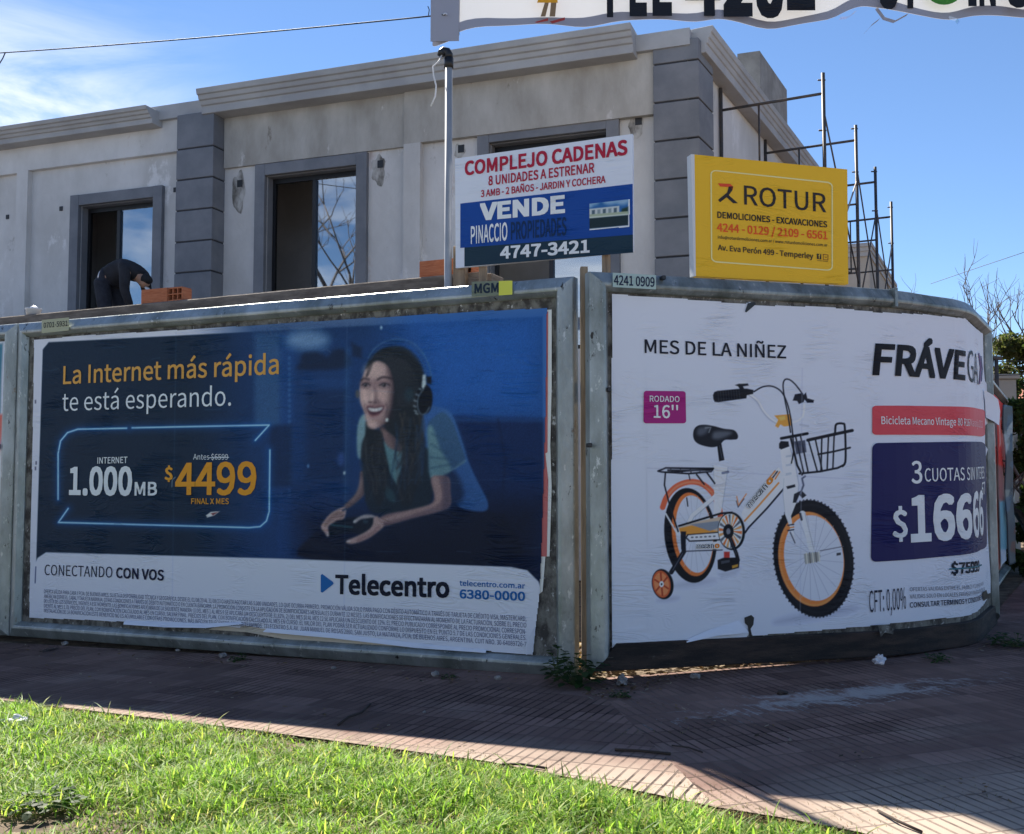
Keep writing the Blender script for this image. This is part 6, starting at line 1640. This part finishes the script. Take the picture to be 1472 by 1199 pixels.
cen = Vector((sum(p[0] for p in P) / 4, sum(p[1] for p in P) / 4))
for g_, (za, zb_) in ((1.05, (zt_ - 0.35, zt_ - 0.2)), (1.09, (zt_ - 0.199, zt_ - 0.08)), (1.13, (zt_ - 0.079, zt_ + 0.03))):
    prism([tuple(cen + (Vector(p) - cen) * (1 + (g_ - 1) * 0.45)) for p in P], za, zb_, M["cornice"], "eave", FH)
wq = MB(); 
wm = Vector((k1.x, k1.y, 0)) + d12 * 0.35; wq.tube([wm + Vector((0, 0, 2)) + sideN * 0.02, wm + Vector((0, 0, 3.6)) + sideN * 0.02], 0.05, 6); wq.build("downpipe", M["pvc"], FH)
settle(FH)
# tiled roof house at the right edge
RH = empty("house", tuple(sbase(1490, 24))); tag(RH, "low house with a terracotta tiled roof behind the dark trees at right", "house")
r0 = at_y(1452, 604, 23.5); r1 = at_y(1560, 604, 23.0); z0 = r0.z
b = MB(); b.box((r0.x, 23.2, 0), (r1.x + 3, 28, z0 - 0.02)); b.build("wall", M["beige"], RH)
M["tile"] = mat("roof_tile", (0.34, 0.10, 0.06), 0.8, 0, (0.46, 0.17, 0.10), 10)
b = MB(); x = r0.x - 0.3; zr_ = at_y(1460, 566, 25.5).z
while x < r1.x + 3:
    b.tube([(x, 22.9, z0), (x, 25.6, zr_ + 0.15)], 0.09, 8); x += 0.19
b.box((r0.x - 0.3, 22.95, z0 - 0.06), (r1.x + 3, 25.6, z0 - 0.01)); b.build("roof", M["tile"], RH)
settle(RH)
gp = at_y(1424, 545, 17); b = MB(); b.box((gp.x - 0.2, 17, 0), (gp.x + 0.42, 17.25, gp.z)); b.box((gp.x - 0.25, 16.95, gp.z), (gp.x + 0.46, 17.3, gp.z + 0.08))
tag(b.build("garden_wall", M["beige"], None, bevel=0.01), "plain beige garden wall beyond the low red-poster billboard", "wall")
pp = at_y(1432, 515, 15); b = MB(); b.tube([(pp.x, pp.y, 0), (pp.x, pp.y, pp.z)], 0.03, 8); b.tube([(pp.x - 0.08, pp.y, pp.z), (pp.x + 0.08, pp.y, pp.z)], 0.03, 6)
b.tube([(pp.x, pp.y, pp.z - 0.05), (pp.x + 2.5, pp.y - 0.4, pp.z - 0.02)], 0.006, 4); b.tube([(pp.x, pp.y, pp.z - 0.25), (pp.x + 2.5, pp.y - 0.4, pp.z - 0.2)], 0.006, 4)
tag(b.build("fence_post", M["scaf"], None, True), "thin dark fence post with two strands of wire beyond the corner billboard", "post")

# ------------------------------------------------------------------ trees
def leaf_cloud(centres, n, size, cols, flat=0.5):
    """small leaf blades gathered in clumps; returns verts, faces, per-vertex colours"""
    c = np.array(centres, float); k = RNG.integers(0, len(c), n)
    r = RNG.normal(0, 1, (n, 3)); r /= np.linalg.norm(r, axis=1)[:, None]
    p = c[k, :3] + r * (c[k, 3] * RNG.random(n) ** 0.45)[:, None]
    a = RNG.normal(0, 1, (n, 3)); a /= np.linalg.norm(a, axis=1)[:, None]
    b = np.cross(a, RNG.normal(0, 1, (n, 3))); b /= np.linalg.norm(b, axis=1)[:, None]
    sz = size * RNG.uniform(0.6, 1.35, n)[:, None]
    V = np.stack([p - a * sz, p + b * sz * 0.42, p + a * sz, p - b * sz * 0.42], 1).reshape(-1, 3)
    F = np.arange(n * 4).reshape(-1, 4).tolist()
    cc = np.array(cols)[RNG.integers(0, len(cols), n)] * RNG.uniform(0.75, 1.25, (n, 1)) * (0.8 + 0.4 * RNG.random(len(c)))[k][:, None]
    return V, F, np.repeat(cc, 4, 0)
def branches(b, p, d, L_, r, depth, rnd, spread=0.6, up=0.12, tips=None):
    P = [p]; q = p.copy(); dd = d.copy(); n = 4
    for i in range(n):
        dd = (dd + Vector((rnd.gauss(0, 0.12), rnd.gauss(0, 0.12), rnd.gauss(0, 0.08) + up * 0.25))).normalized(); q = q + dd * (L_ / n); P.append(q.copy())
    b.tube(P, [r * (1 - 0.45 * i / n) for i in range(n + 1)], 5 if r < 0.03 else 7)
    if tips is not None and depth <= 1: tips.append(q.copy())
    if depth == 0: return
    for k in range(rnd.choice((2, 3, 3))):
        i = rnd.randint(2, n); e = dd.copy()
        e = (e + Vector((rnd.gauss(0, spread), rnd.gauss(0, spread), rnd.gauss(0, spread * 0.6) + up))).normalized()
        branches(b, P[i], e, L_ * rnd.uniform(0.6, 0.82), r * 0.55, depth - 1, rnd, spread, up, tips)
def bare_tree(x, y, h, seed, label, depth=5, z=0):
    rnd = random.Random(seed); b = MB(); t = empty("bare_tree", (x, y, z)); tag(t, label, "tree")
    tr = MB(); tr.tube([(0, 0, -0.1), (0.03, 0, h * 0.2), (0.0, 0.04, h * 0.36)], [h * 0.022, h * 0.018, h * 0.015], 8); tr.build("trunk", M["bark"], t, True)
    for k in range(4):
        a = k * 1.6 + rnd.random(); branches(b, Vector((0, 0.03, h * 0.34)), Vector((math.cos(a) * 0.45, math.sin(a) * 0.45, 1)).normalized(), h * 0.27, h * 0.009, depth - 1, rnd, 0.5, 0.16)
    b.build("crown", M["bark"], t, True); return t
bt1 = at_y(1398, 600, 24)
bare_tree(bt1.x, 24, 6.3, 4, "leafless thin tree rising behind the corner billboard's right end", 5)
bt2 = at_y(1318, 600, 34)
bare_tree(bt2.x, 34, 7.2, 8, "distant leafless tree just visible between the yellow board and corner", 4)
bare_tree(-11.5, 7.0, 10.5, 21, "leafless street tree out on the left verge, mirrored in the house windows", 5)
def leafy_tree(u, D, ztop, zlow, rad, n, size, cols, seed, label, spread=1.0):
    p = sbase(u, D); rnd = random.Random(seed); t = empty("leafy_tree", tuple(p)); tag(t, label, "tree", "leafy trees on the side street")
    b = MB(); tips = []
    hh = ztop
    b.tube([(0, 0, -0.1), (0.05, 0, hh * 0.25), (0, 0.05, hh * 0.5)], [0.13, 0.10, 0.07], 8)
    for k in range(5):
        a = k * 1.27 + rnd.random(); branches(b, Vector((0, 0.02, hh * (0.22 + 0.05 * k))), Vector((math.cos(a), math.sin(a), 0.8)).normalized(), hh * 0.28, 0.05, 2, rnd, 0.55, 0.1, tips)
    b.build("trunk", M["bark"], t, True)
    C = []
    for k in range(34):
        z = zlow + (ztop - zlow) * rnd.random() ** 0.8; f = 1 - 0.75 * abs((z - zlow) / (ztop - zlow) - 0.4)
        a = rnd.uniform(0, 6.28); r = rad * f * rnd.random() ** 0.5
        C.append((r * math.cos(a) * spread, r * math.sin(a), z, rad * rnd.uniform(0.14, 0.30)))
    V, F, c = leaf_cloud(C, n, size, cols)
    mesh("crown", V, F, M["leaf"], t, False, col=c)
GR = [(0.030, 0.050, 0.014), (0.045, 0.075, 0.02), (0.06, 0.095, 0.03), (0.05, 0.06, 0.02)]
OL = [(0.075, 0.085, 0.03), (0.055, 0.075, 0.025), (0.10, 0.10, 0.05)]
leafy_tree(1500, 21, 4.1, 1.2, 1.4, 17000, 0.058, OL, 3, "sunny olive green leafy tree at the right edge above the tiled roof")
leafy_tree(1478, 17.5, 3.0, 0.2, 1.1, 12000, 0.05, GR, 5, "dark green shrubby tree at the right edge under the tiled roof")
leafy_tree(1478, 13.2, 2.3, 0.1, 0.62, 6000, 0.05, GR, 6, "dark tangled bush right behind the red-poster billboard")
# torn street flyers on a crooked grey panel behind the red board
fp = Sheet([(5.56, 11.75), (5.78, 12.05)]) 
def paint_fly(p):
    p.fill([(1380, 400), (1480, 400), (1480, 900), (1380, 900)], (58, 70, 86), 1)
    rr = random.Random(2)
    for k in range(26):
        x, y = rr.uniform(1435, 1472), rr.uniform(560, 840); p.fill([(x, y), (x + rr.uniform(3, 12), y + rr.uniform(-3, 3)), (x + rr.uniform(2, 12), y + rr.uniform(8, 40)), (x - 2, y + rr.uniform(6, 34))], rr.choice(((140, 152, 170), (60, 84, 112), (30, 36, 46), (90, 62, 62), (110, 120, 130))), 1)
gx = grid_sheet("flyer_panel", fp, 0.0, fp.L, 0.35, 2.15, 0.02, 0.0, paint_fly, M["paper_print"], None, None, 0.012)
sol_ = gx.modifiers.new("t", "SOLIDIFY"); sol_.thickness = 0.015
tag(gx, "ragged grey panel of torn flyers beside the red-poster billboard", "panel")

# ------------------------------------------------------------------ grass verge
def in_verge(x, y):
    E = np.array(EDGE); U = np.array(x); 
    ins = np.zeros(len(x), bool); poly = np.vstack([E, [(-40, -20)]])
    for i in range(len(poly)):
        a, b = poly[i], poly[(i + 1) % len(poly)]
        if a[1] == b[1]: continue
        cr = (a[1] > y) != (b[1] > y); ins ^= cr & (x < (b[0] - a[0]) * (y - a[1]) / (b[1] - a[1]) + a[0])
    return ins
def edge_dist(x, y):
    E = np.array(EDGE); d = np.full(len(x), 1e9)
    for a, b in zip(E[:-1], E[1:]):
        e = b - a; t = np.clip(((x - a[0]) * e[0] + (y - a[1]) * e[1]) / (e @ e), 0, 1); d = np.minimum(d, np.hypot(x - a[0] - t * e[0], y - a[1] - t * e[1]))
    return d
def nfield(x, y, s, o=0.0): return np.array([mnoise.noise(Vector((a * s + o, b * s - o, o))) for a, b in zip(x, y)])
def blades(x, y, h, wd, cols, lean=0.5, seg=3):
    n = len(x); az = RNG.uniform(0, 2 * np.pi, n); d = np.stack([np.cos(az), np.sin(az)], 1); sd = np.stack([-d[:, 1], d[:, 0]], 1)
    ln = RNG.uniform(0.15, 1.0, n) * lean * 2; gz = G(x)
    V = np.zeros((n, 2 * seg + 1, 3)); 
    for k in range(seg + 1):
        f = k / seg; off = ln * f ** 1.7 * h; z = h * (f - 0.32 * ln * f * f)
        cx, cy = x + d[:, 0] * off, y + d[:, 1] * off
        w_ = wd * (1 - f) ** 0.6 * 0.5 * (0.75 + 0.5 * f * (1 - f) * 4)
        if k < seg:
            V[:, 2 * k] = np.stack([cx - sd[:, 0] * w_, cy - sd[:, 1] * w_, z - 0.01 + gz], 1); V[:, 2 * k + 1] = np.stack([cx + sd[:, 0] * w_, cy + sd[:, 1] * w_, z - 0.01 + gz], 1)
        else: V[:, 2 * k] = np.stack([cx, cy, z - 0.01 + gz], 1)
    m_ = 2 * seg + 1; base = np.arange(n) * m_; F = []
    for k in range(seg - 1): F.append(np.stack([base + 2 * k, base + 2 * k + 1, base + 2 * k + 3, base + 2 * k + 2], 1))
    Ff = np.concatenate(F).tolist() + np.stack([base + 2 * seg - 2, base + 2 * seg - 1, base + 2 * seg], 1).tolist()
    return V.reshape(-1, 3), Ff, np.repeat(cols, m_, 0)
N0 = 520000
gx_ = RNG.uniform(-7.4, 1.5, N0); gy_ = RNG.uniform(2.9, 8.0, N0)
vis = np.abs(gx_ + 0.0) < gy_ * 0.53 + 1.7
ok = in_verge(gx_, gy_) & vis; gx_, gy_ = gx_[ok], gy_[ok]
ed = edge_dist(gx_, gy_)
f1 = nfield(gx_, gy_, 1.6, 3.0); f2 = nfield(gx_, gy_, 5.0, 8.0)
bare0 = at_g(30, 1180); bare1 = at_g(1075, 1180)
bare = np.maximum(np.exp(-(((gx_ - bare0.x) / 0.30) ** 2 + ((gy_ - bare0.y) / 0.18) ** 2)), np.exp(-(((gx_ - bare1.x) / 0.22) ** 2 + ((gy_ - bare1.y) / 0.10) ** 2)) * 0.9)
keep = RNG.random(len(gx_)) < np.clip(0.78 + 0.5 * f1 + 0.5 * f2, 0.12, 1) * np.clip(ed / 0.10, 0.04, 1) * (1 - np.clip(bare * 1.25, 0, 0.985))
gx_, gy_, ed, f1, f2 = gx_[keep], gy_[keep], ed[keep], f1[keep], f2[keep]
n = len(gx_)
hgt = np.clip(0.048 + 0.030 * f1 + 0.035 * f2, 0.015, 0.11) * RNG.uniform(0.5, 1.5, n) * np.clip(0.4 + ed / 0.35, 0.4, 1)
wid = RNG.uniform(0.0032, 0.0078, n)
gc_ = np.array([(0.205, 0.34, 0.06), (0.265, 0.41, 0.075), (0.11, 0.21, 0.04), (0.40, 0.47, 0.12), (0.46, 0.40, 0.20)])
pk = RNG.choice(5, n, p=[0.28, 0.24, 0.26, 0.12, 0.10])
dry = RNG.random(n) < np.clip(0.55 - ed / 0.22, 0, 0.55)
cols = gc_[pk] * RNG.uniform(0.7, 1.25, (n, 1)) * np.clip(1 + 0.5 * f1 + 0.35 * f2, 0.55, 1.4)[:, None]; cols[dry] = np.array([0.27, 0.215, 0.115]) * RNG.uniform(0.7, 1.2, (dry.sum(), 1))
q_ = RNG.choice(n, 22000, p=(np.clip(f1 + 0.6, 0.02, 2) * np.clip(ed, 0.02, 0.4)) / (np.clip(f1 + 0.6, 0.02, 2) * np.clip(ed, 0.02, 0.4)).sum())
lx, ly = gx_[q_] + RNG.normal(0, 0.02, 22000), gy_[q_] + RNG.normal(0, 0.02, 22000)
V, F, c = blades(np.concatenate([gx_, lx]), np.concatenate([gy_, ly]), np.concatenate([hgt, RNG.uniform(0.05, 0.125, 22000)]), np.concatenate([wid, RNG.uniform(0.006, 0.0115, 22000)]), np.concatenate([cols, gc_[RNG.integers(0, 4, 22000)] * RNG.uniform(0.6, 1.15, (22000, 1))]), 0.85, 4)
tag(mesh("grass", V, F, M["grass"], None, False, col=c), kind="stuff")
print("BLADES", n)
# dry straw and thin moss caught in the joints of the paving
sx_, sy_ = [], []
for (u0, v0, u1, v1, n_, sp) in ((850, 1030, 1000, 1120, 500, 0.05), (850, 1055, 1010, 1052, 260, 0.03), (120, 980, 420, 1000, 300, 0.05), (1000, 1120, 1060, 1165, 400, 0.06), (1230, 1165, 1460, 1140, 700, 0.09), (940, 1150, 1220, 1190, 1500, 0.12), (200, 1012, 560, 1050, 500, 0.05), (560, 1060, 900, 1125, 500, 0.04)):
    a, b_ = at_g(u0, v0), at_g(u1, v1); t = RNG.random(n_); sx_.append(a.x + (b_.x - a.x) * t + RNG.normal(0, sp, n_)); sy_.append(a.y + (b_.y - a.y) * t + RNG.normal(0, sp, n_))
for a, b_ in zip(EDGE[:-4], EDGE[1:-3]):
    if a[0] < -12: a = (b_[0] - 4.0, b_[1] + 1.9)
    k_ = int(520 * math.hypot(b_[0] - a[0], b_[1] - a[1])); t = RNG.random(k_); sx_.append(a[0] + (b_[0] - a[0]) * t + RNG.normal(0, 0.045, k_)); sy_.append(a[1] + (b_[1] - a[1]) * t + 0.03 + np.abs(RNG.normal(0, 0.06, k_)) * RNG.choice([-0.4, 1, 1], k_))
sx_, sy_ = np.concatenate(sx_), np.concatenate(sy_); n = len(sx_)
cc = np.array([(0.17, 0.13, 0.075), (0.23, 0.18, 0.10), (0.11, 0.11, 0.045)])[RNG.integers(0, 3, n)]
V, F, c = blades(sx_, sy_, RNG.uniform(0.008, 0.03, n), RNG.uniform(0.002, 0.004, n), cc, 1.6)
tag(mesh("dry_straw", V, F, M["grass"], None, False, col=c), kind="stuff")
# dark grass at the foot of the side street
n = 9000; t = RNG.random(n); a, b_ = np.array([4.25, 8.6]), np.array([7.2, 13.5]); x = a[0] + (b_[0] - a[0]) * t + RNG.uniform(0.15, 1.3, n); y = a[1] + (b_[1] - a[1]) * t - RNG.uniform(-0.2, 0.6, n)
V, F, c = blades(x, y, RNG.uniform(0.04, 0.14, n), RNG.uniform(0.004, 0.008, n), np.array([(0.05, 0.085, 0.02), (0.07, 0.10, 0.03)])[RNG.integers(0, 2, n)])
tag(mesh("undergrowth", V, F, M["grass"], None, False, col=c), kind="stuff")

# ------------------------------------------------------------------ weeds
def weed(u, v, h, rad, nl, size, cols, label, seed, name="weed"):
    p = at_g(u, v); rnd = random.Random(seed); t = empty(name, tuple(p)); tag(t, label, "weed")
    V, F, C = [], [], []; b = MB()
    for k in range(nl):
        a = rnd.uniform(0, 6.28); r = rad * rnd.random() ** 0.6; zz = h * (0.15 + 0.85 * rnd.random()) * (1 - 0.45 * r / rad)
        q = Vector((r * math.cos(a), r * math.sin(a), zz)); d = Vector((math.cos(a) + rnd.gauss(0, 0.4), math.sin(a) + rnd.gauss(0, 0.4), rnd.uniform(-0.35, 0.5))).normalized()
        s_ = size * rnd.uniform(0.55, 1.3); sd = d.cross(Vector((0, 0, 1))).normalized() * s_ * 0.36; dn = Vector((0, 0, -s_ * 0.10))
        i = len(V); V += [q, q + d * s_ * 0.35 + sd, q + d * s_ * 0.35 - dn * 0.4, q + d * s_ * 0.35 - sd, q + d * s_ * 0.75 + sd * 0.7 + dn, q + d * s_ * 0.75 - sd * 0.7 + dn, q + d * s_ + dn * 2]
        F += [(i, i + 1, i + 2), (i, i + 2, i + 3), (i + 1, i + 4, i + 2), (i + 3, i + 2, i + 5), (i + 2, i + 4, i + 6), (i + 2, i + 6, i + 5)]
        c = np.array(rnd.choice(cols)) * rnd.uniform(0.75, 1.25); C += [c] * 7
        if k % 3 == 0: b.tube([(0, 0, -0.01), (q.x * 0.5, q.y * 0.5, q.z * 0.6), tuple(q)], 0.0018, 4)
    mesh("leaves", [tuple(v_) for v_ in V], F, M["leaf"], t, False, col=np.array(C))
    b.build("stem", mat_stem, t)
mat_stem = mat("green_stem", (0.07, 0.10, 0.03), 0.7)
DG = [(0.022, 0.05, 0.016), (0.03, 0.065, 0.02), (0.045, 0.08, 0.028)]
weed(826, 985, 0.24, 0.17, 150, 0.062, DG, "bushy dark green weed at the foot of the gap between two billboards", 1)
weed(800, 978, 0.30, 0.05, 26, 0.05, DG, "upright thin weed climbing the blue advert's right side rail", 2)
weed(890, 1003, 0.05, 0.06, 40, 0.03, DG, "tiny weed sprouting from the paving by the corner board's left foot", 3)
weed(345, 950, 0.06, 0.07, 44, 0.03, DG, "small sprig of weed under the middle of the blue advert", 4)
weed(645, 975, 0.04, 0.05, 30, 0.026, DG, "tiny weed at the foot of the blue advert's right half", 5)
weed(66, 1160, 0.06, 0.13, 80, 0.045, [(0.03, 0.065, 0.018), (0.045, 0.09, 0.025)], "broad dark leaved weed in the grass at the lower left", 6)
weed(1350, 950, 0.06, 0.10, 60, 0.035, DG, "low weed in the gravel under the corner billboard's right end", 7)
weed(1462, 930, 0.12, 0.20, 110, 0.05, DG, "dark leafy weed at the right edge of the pavement", 8)

# ------------------------------------------------------------------ litter, sticks and rubble
def rock(u, v, r, label, seed, m="stone", name="stone", cat="stone", sq=(1, 0.8, 0.6), group="rubble along the boards", amp=0.5):
    p = at_g(u, v); bm = bmesh.new(); bmesh.ops.create_icosphere(bm, subdivisions=3 if amp > 0.6 else 2, radius=1)
    for q in bm.verts:
        k = 1 + amp * mnoise.noise(q.co * 1.6 + Vector((seed * 3.1, seed, 0))) + amp * 0.5 * mnoise.noise(q.co * 4 + Vector((seed, 0, 0)))
        q.co = Vector((q.co.x * sq[0], q.co.y * sq[1], q.co.z * sq[2])) * r * k
    me = bpy.data.meshes.new(name); bm.to_mesh(me); bm.free(); me.materials.append(M[m]); o = link(bpy.data.objects.new(name, me)); o.location = (p.x, p.y, p.z + r * sq[2] * 0.7); o.rotation_euler = (0, 0, seed)
    return tag(o, label, cat, group)
rock(93, 927, 0.030, "small pale stone at the left foot of the blue advert", 1)
rock(320, 945, 0.035, "grey lump of rubble under the middle of the blue advert", 2)
rock(330, 951, 0.022, "small chip beside the grey lump of rubble", 3)
rock(480, 962, 0.020, "small round stone under the blue advert's orange price", 4)
rock(626, 972, 0.034, "pale broken stone under the blue advert's company name", 5)
rock(716, 977, 0.026, "light stone near the blue advert's lower right corner", 6)
rock(255, 936, 0.018, "tiny pebble under the advert's lower left lettering", 7)
rock(895, 984, 0.05, "pale torn lump of rubble in the sunlit gap under the corner board", 8, sq=(1.2, 0.6, 0.6), amp=0.8)
rock(1000, 975, 0.035, "dark clod below the corner billboard's plank", 9)
rock(1125, 998, 0.032, "dark dropping on the lime stained tiles", 10, sq=(1.3, 0.7, 0.5), m="stick", name="clod", cat="clod")
rock(610, 1025, 0.012, "tiny pale pebble on the sunny edge of the tiles", 11)
rock(1264, 955, 0.043, "crumpled white and silver wrapper at the foot of the corner billboard", 12, m="litter", name="wrapper", cat="litter", sq=(0.8, 0.6, 0.75), group=None, amp=1.0)
rock(25, 1042, 0.055, "scrunched white paper scrap in the grass at the left", 13, m="litter", name="paper_scrap", cat="litter", sq=(1.2, 0.7, 0.5), group=None, amp=1.0)
rock(70, 935, 0.05, "flat dark crushed scrap on the shaded tiles at the far left", 14, m="stick", name="scrap", cat="litter", sq=(1.6, 0.7, 0.1), group=None, amp=0.9)
rock(148, 990, 0.03, "flattened cup lid on the shaded tiles", 15, m="litter", name="scrap", cat="litter", sq=(1.3, 0.7, 0.15), group=None) if False else None
def stick(P, r, label):
    b = MB(); b.tube([at_g(u, v) + Vector((0, 0, 0.008 + h)) for u, v, h in P], r, 6); tag(b.build("stick", M["stick"], None, True), label, "stick", "twigs on the paving")
stick([(486, 1044, 0), (500, 1036, 0.01), (520, 1030, 0.015), (532, 1014, 0.0)], 0.007, "long bent dark stick on the shaded tiles before the blue advert")
stick([(884, 1080, 0), (920, 1083, 0.004), (964, 1086, 0)], 0.007, "straight dark stick lying on the dark tiles below the seam weed")
stick([(966, 1074, 0), (990, 1080, 0.01), (1010, 1084, 0)], 0.004, "thin curved twig right of the straight dark stick")
stick([(722, 1101, 0), (750, 1103, 0.006), (786, 1107, 0)], 0.006, "dark twig on the sunlit tiles beside the grass")
stick([(1262, 1168, 0), (1290, 1185, 0.005), (1325, 1199, 0)], 0.006, "dark curved twig on the dry soil at the lower right")
# dry leaves scattered on the pavement: too many and too small to count
V, F, C = [], [], []
rr = random.Random(31)
spots = [(840, 1000, 972, 976, 260), (1000, 970, 1400, 915, 240), (30, 930, 780, 985, 170), (860, 990, 1450, 1150, 90), (60, 960, 700, 1070, 60), (1330, 905, 1470, 930, 200), (1230, 930, 1290, 945, 40)]
for (u0, v0, u1, v1, k) in spots:
    for i in range(k):
        f = rr.random(); p = at_g(u0 + (u1 - u0) * f + rr.gauss(0, 6), v0 + (v1 - v0) * f + rr.gauss(0, 7)); a = rr.uniform(0, 6.28); s_ = rr.uniform(0.006, 0.022)
        d = Vector((math.cos(a), math.sin(a), rr.uniform(-0.1, 0.3))) * s_; e = Vector((-math.sin(a), math.cos(a), rr.uniform(-0.3, 0.3))) * s_ * 0.5; q = p + Vector((0, 0, 0.008 + rr.random() * 0.006)); i_ = len(V)
        V += [q - d, q + e, q + d, q - e]; F += [(i_, i_ + 1, i_ + 2, i_ + 3)]; c = np.array(rr.choice([(0.10, 0.06, 0.035), (0.17, 0.11, 0.06), (0.05, 0.04, 0.03), (0.28, 0.24, 0.20), (0.20, 0.13, 0.07)])); C += [c] * 4
tag(mesh("litter_leaves", [tuple(v_) for v_ in V], F, M["leaf"], None, False, col=np.array(C)), kind="stuff")
# leaf litter heaped on the sunny ground behind the corner board
V, F, C = [], [], []
for i in range(2600):
    s_ = rr.uniform(0.0, 2.6); n_ = rr.uniform(-1.2, -0.12); p = Vector(RS.pt(s_, 0, n_)); a = rr.uniform(0, 6.28); z = 0.02 + rr.random() * 0.12 * (1 - abs(n_ + 0.6)); q = Vector((p.x, p.y, z)); r_ = rr.uniform(0.015, 0.05)
    d = Vector((math.cos(a), math.sin(a), rr.uniform(-0.4, 0.4))) * r_; e = Vector((-math.sin(a), math.cos(a), rr.uniform(-0.5, 0.5))) * r_ * 0.5; i_ = len(V)
    V += [q - d, q + e, q + d, q - e]; F += [(i_, i_ + 1, i_ + 2, i_ + 3)]; c = np.array(rr.choice([(0.16, 0.09, 0.05), (0.26, 0.17, 0.09), (0.34, 0.26, 0.17), (0.08, 0.05, 0.03)])); C += [c] * 4
tag(mesh("leaf_litter", [tuple(v_) for v_ in V], F, M["leaf"], None, False, col=np.array(C)), kind="stuff")
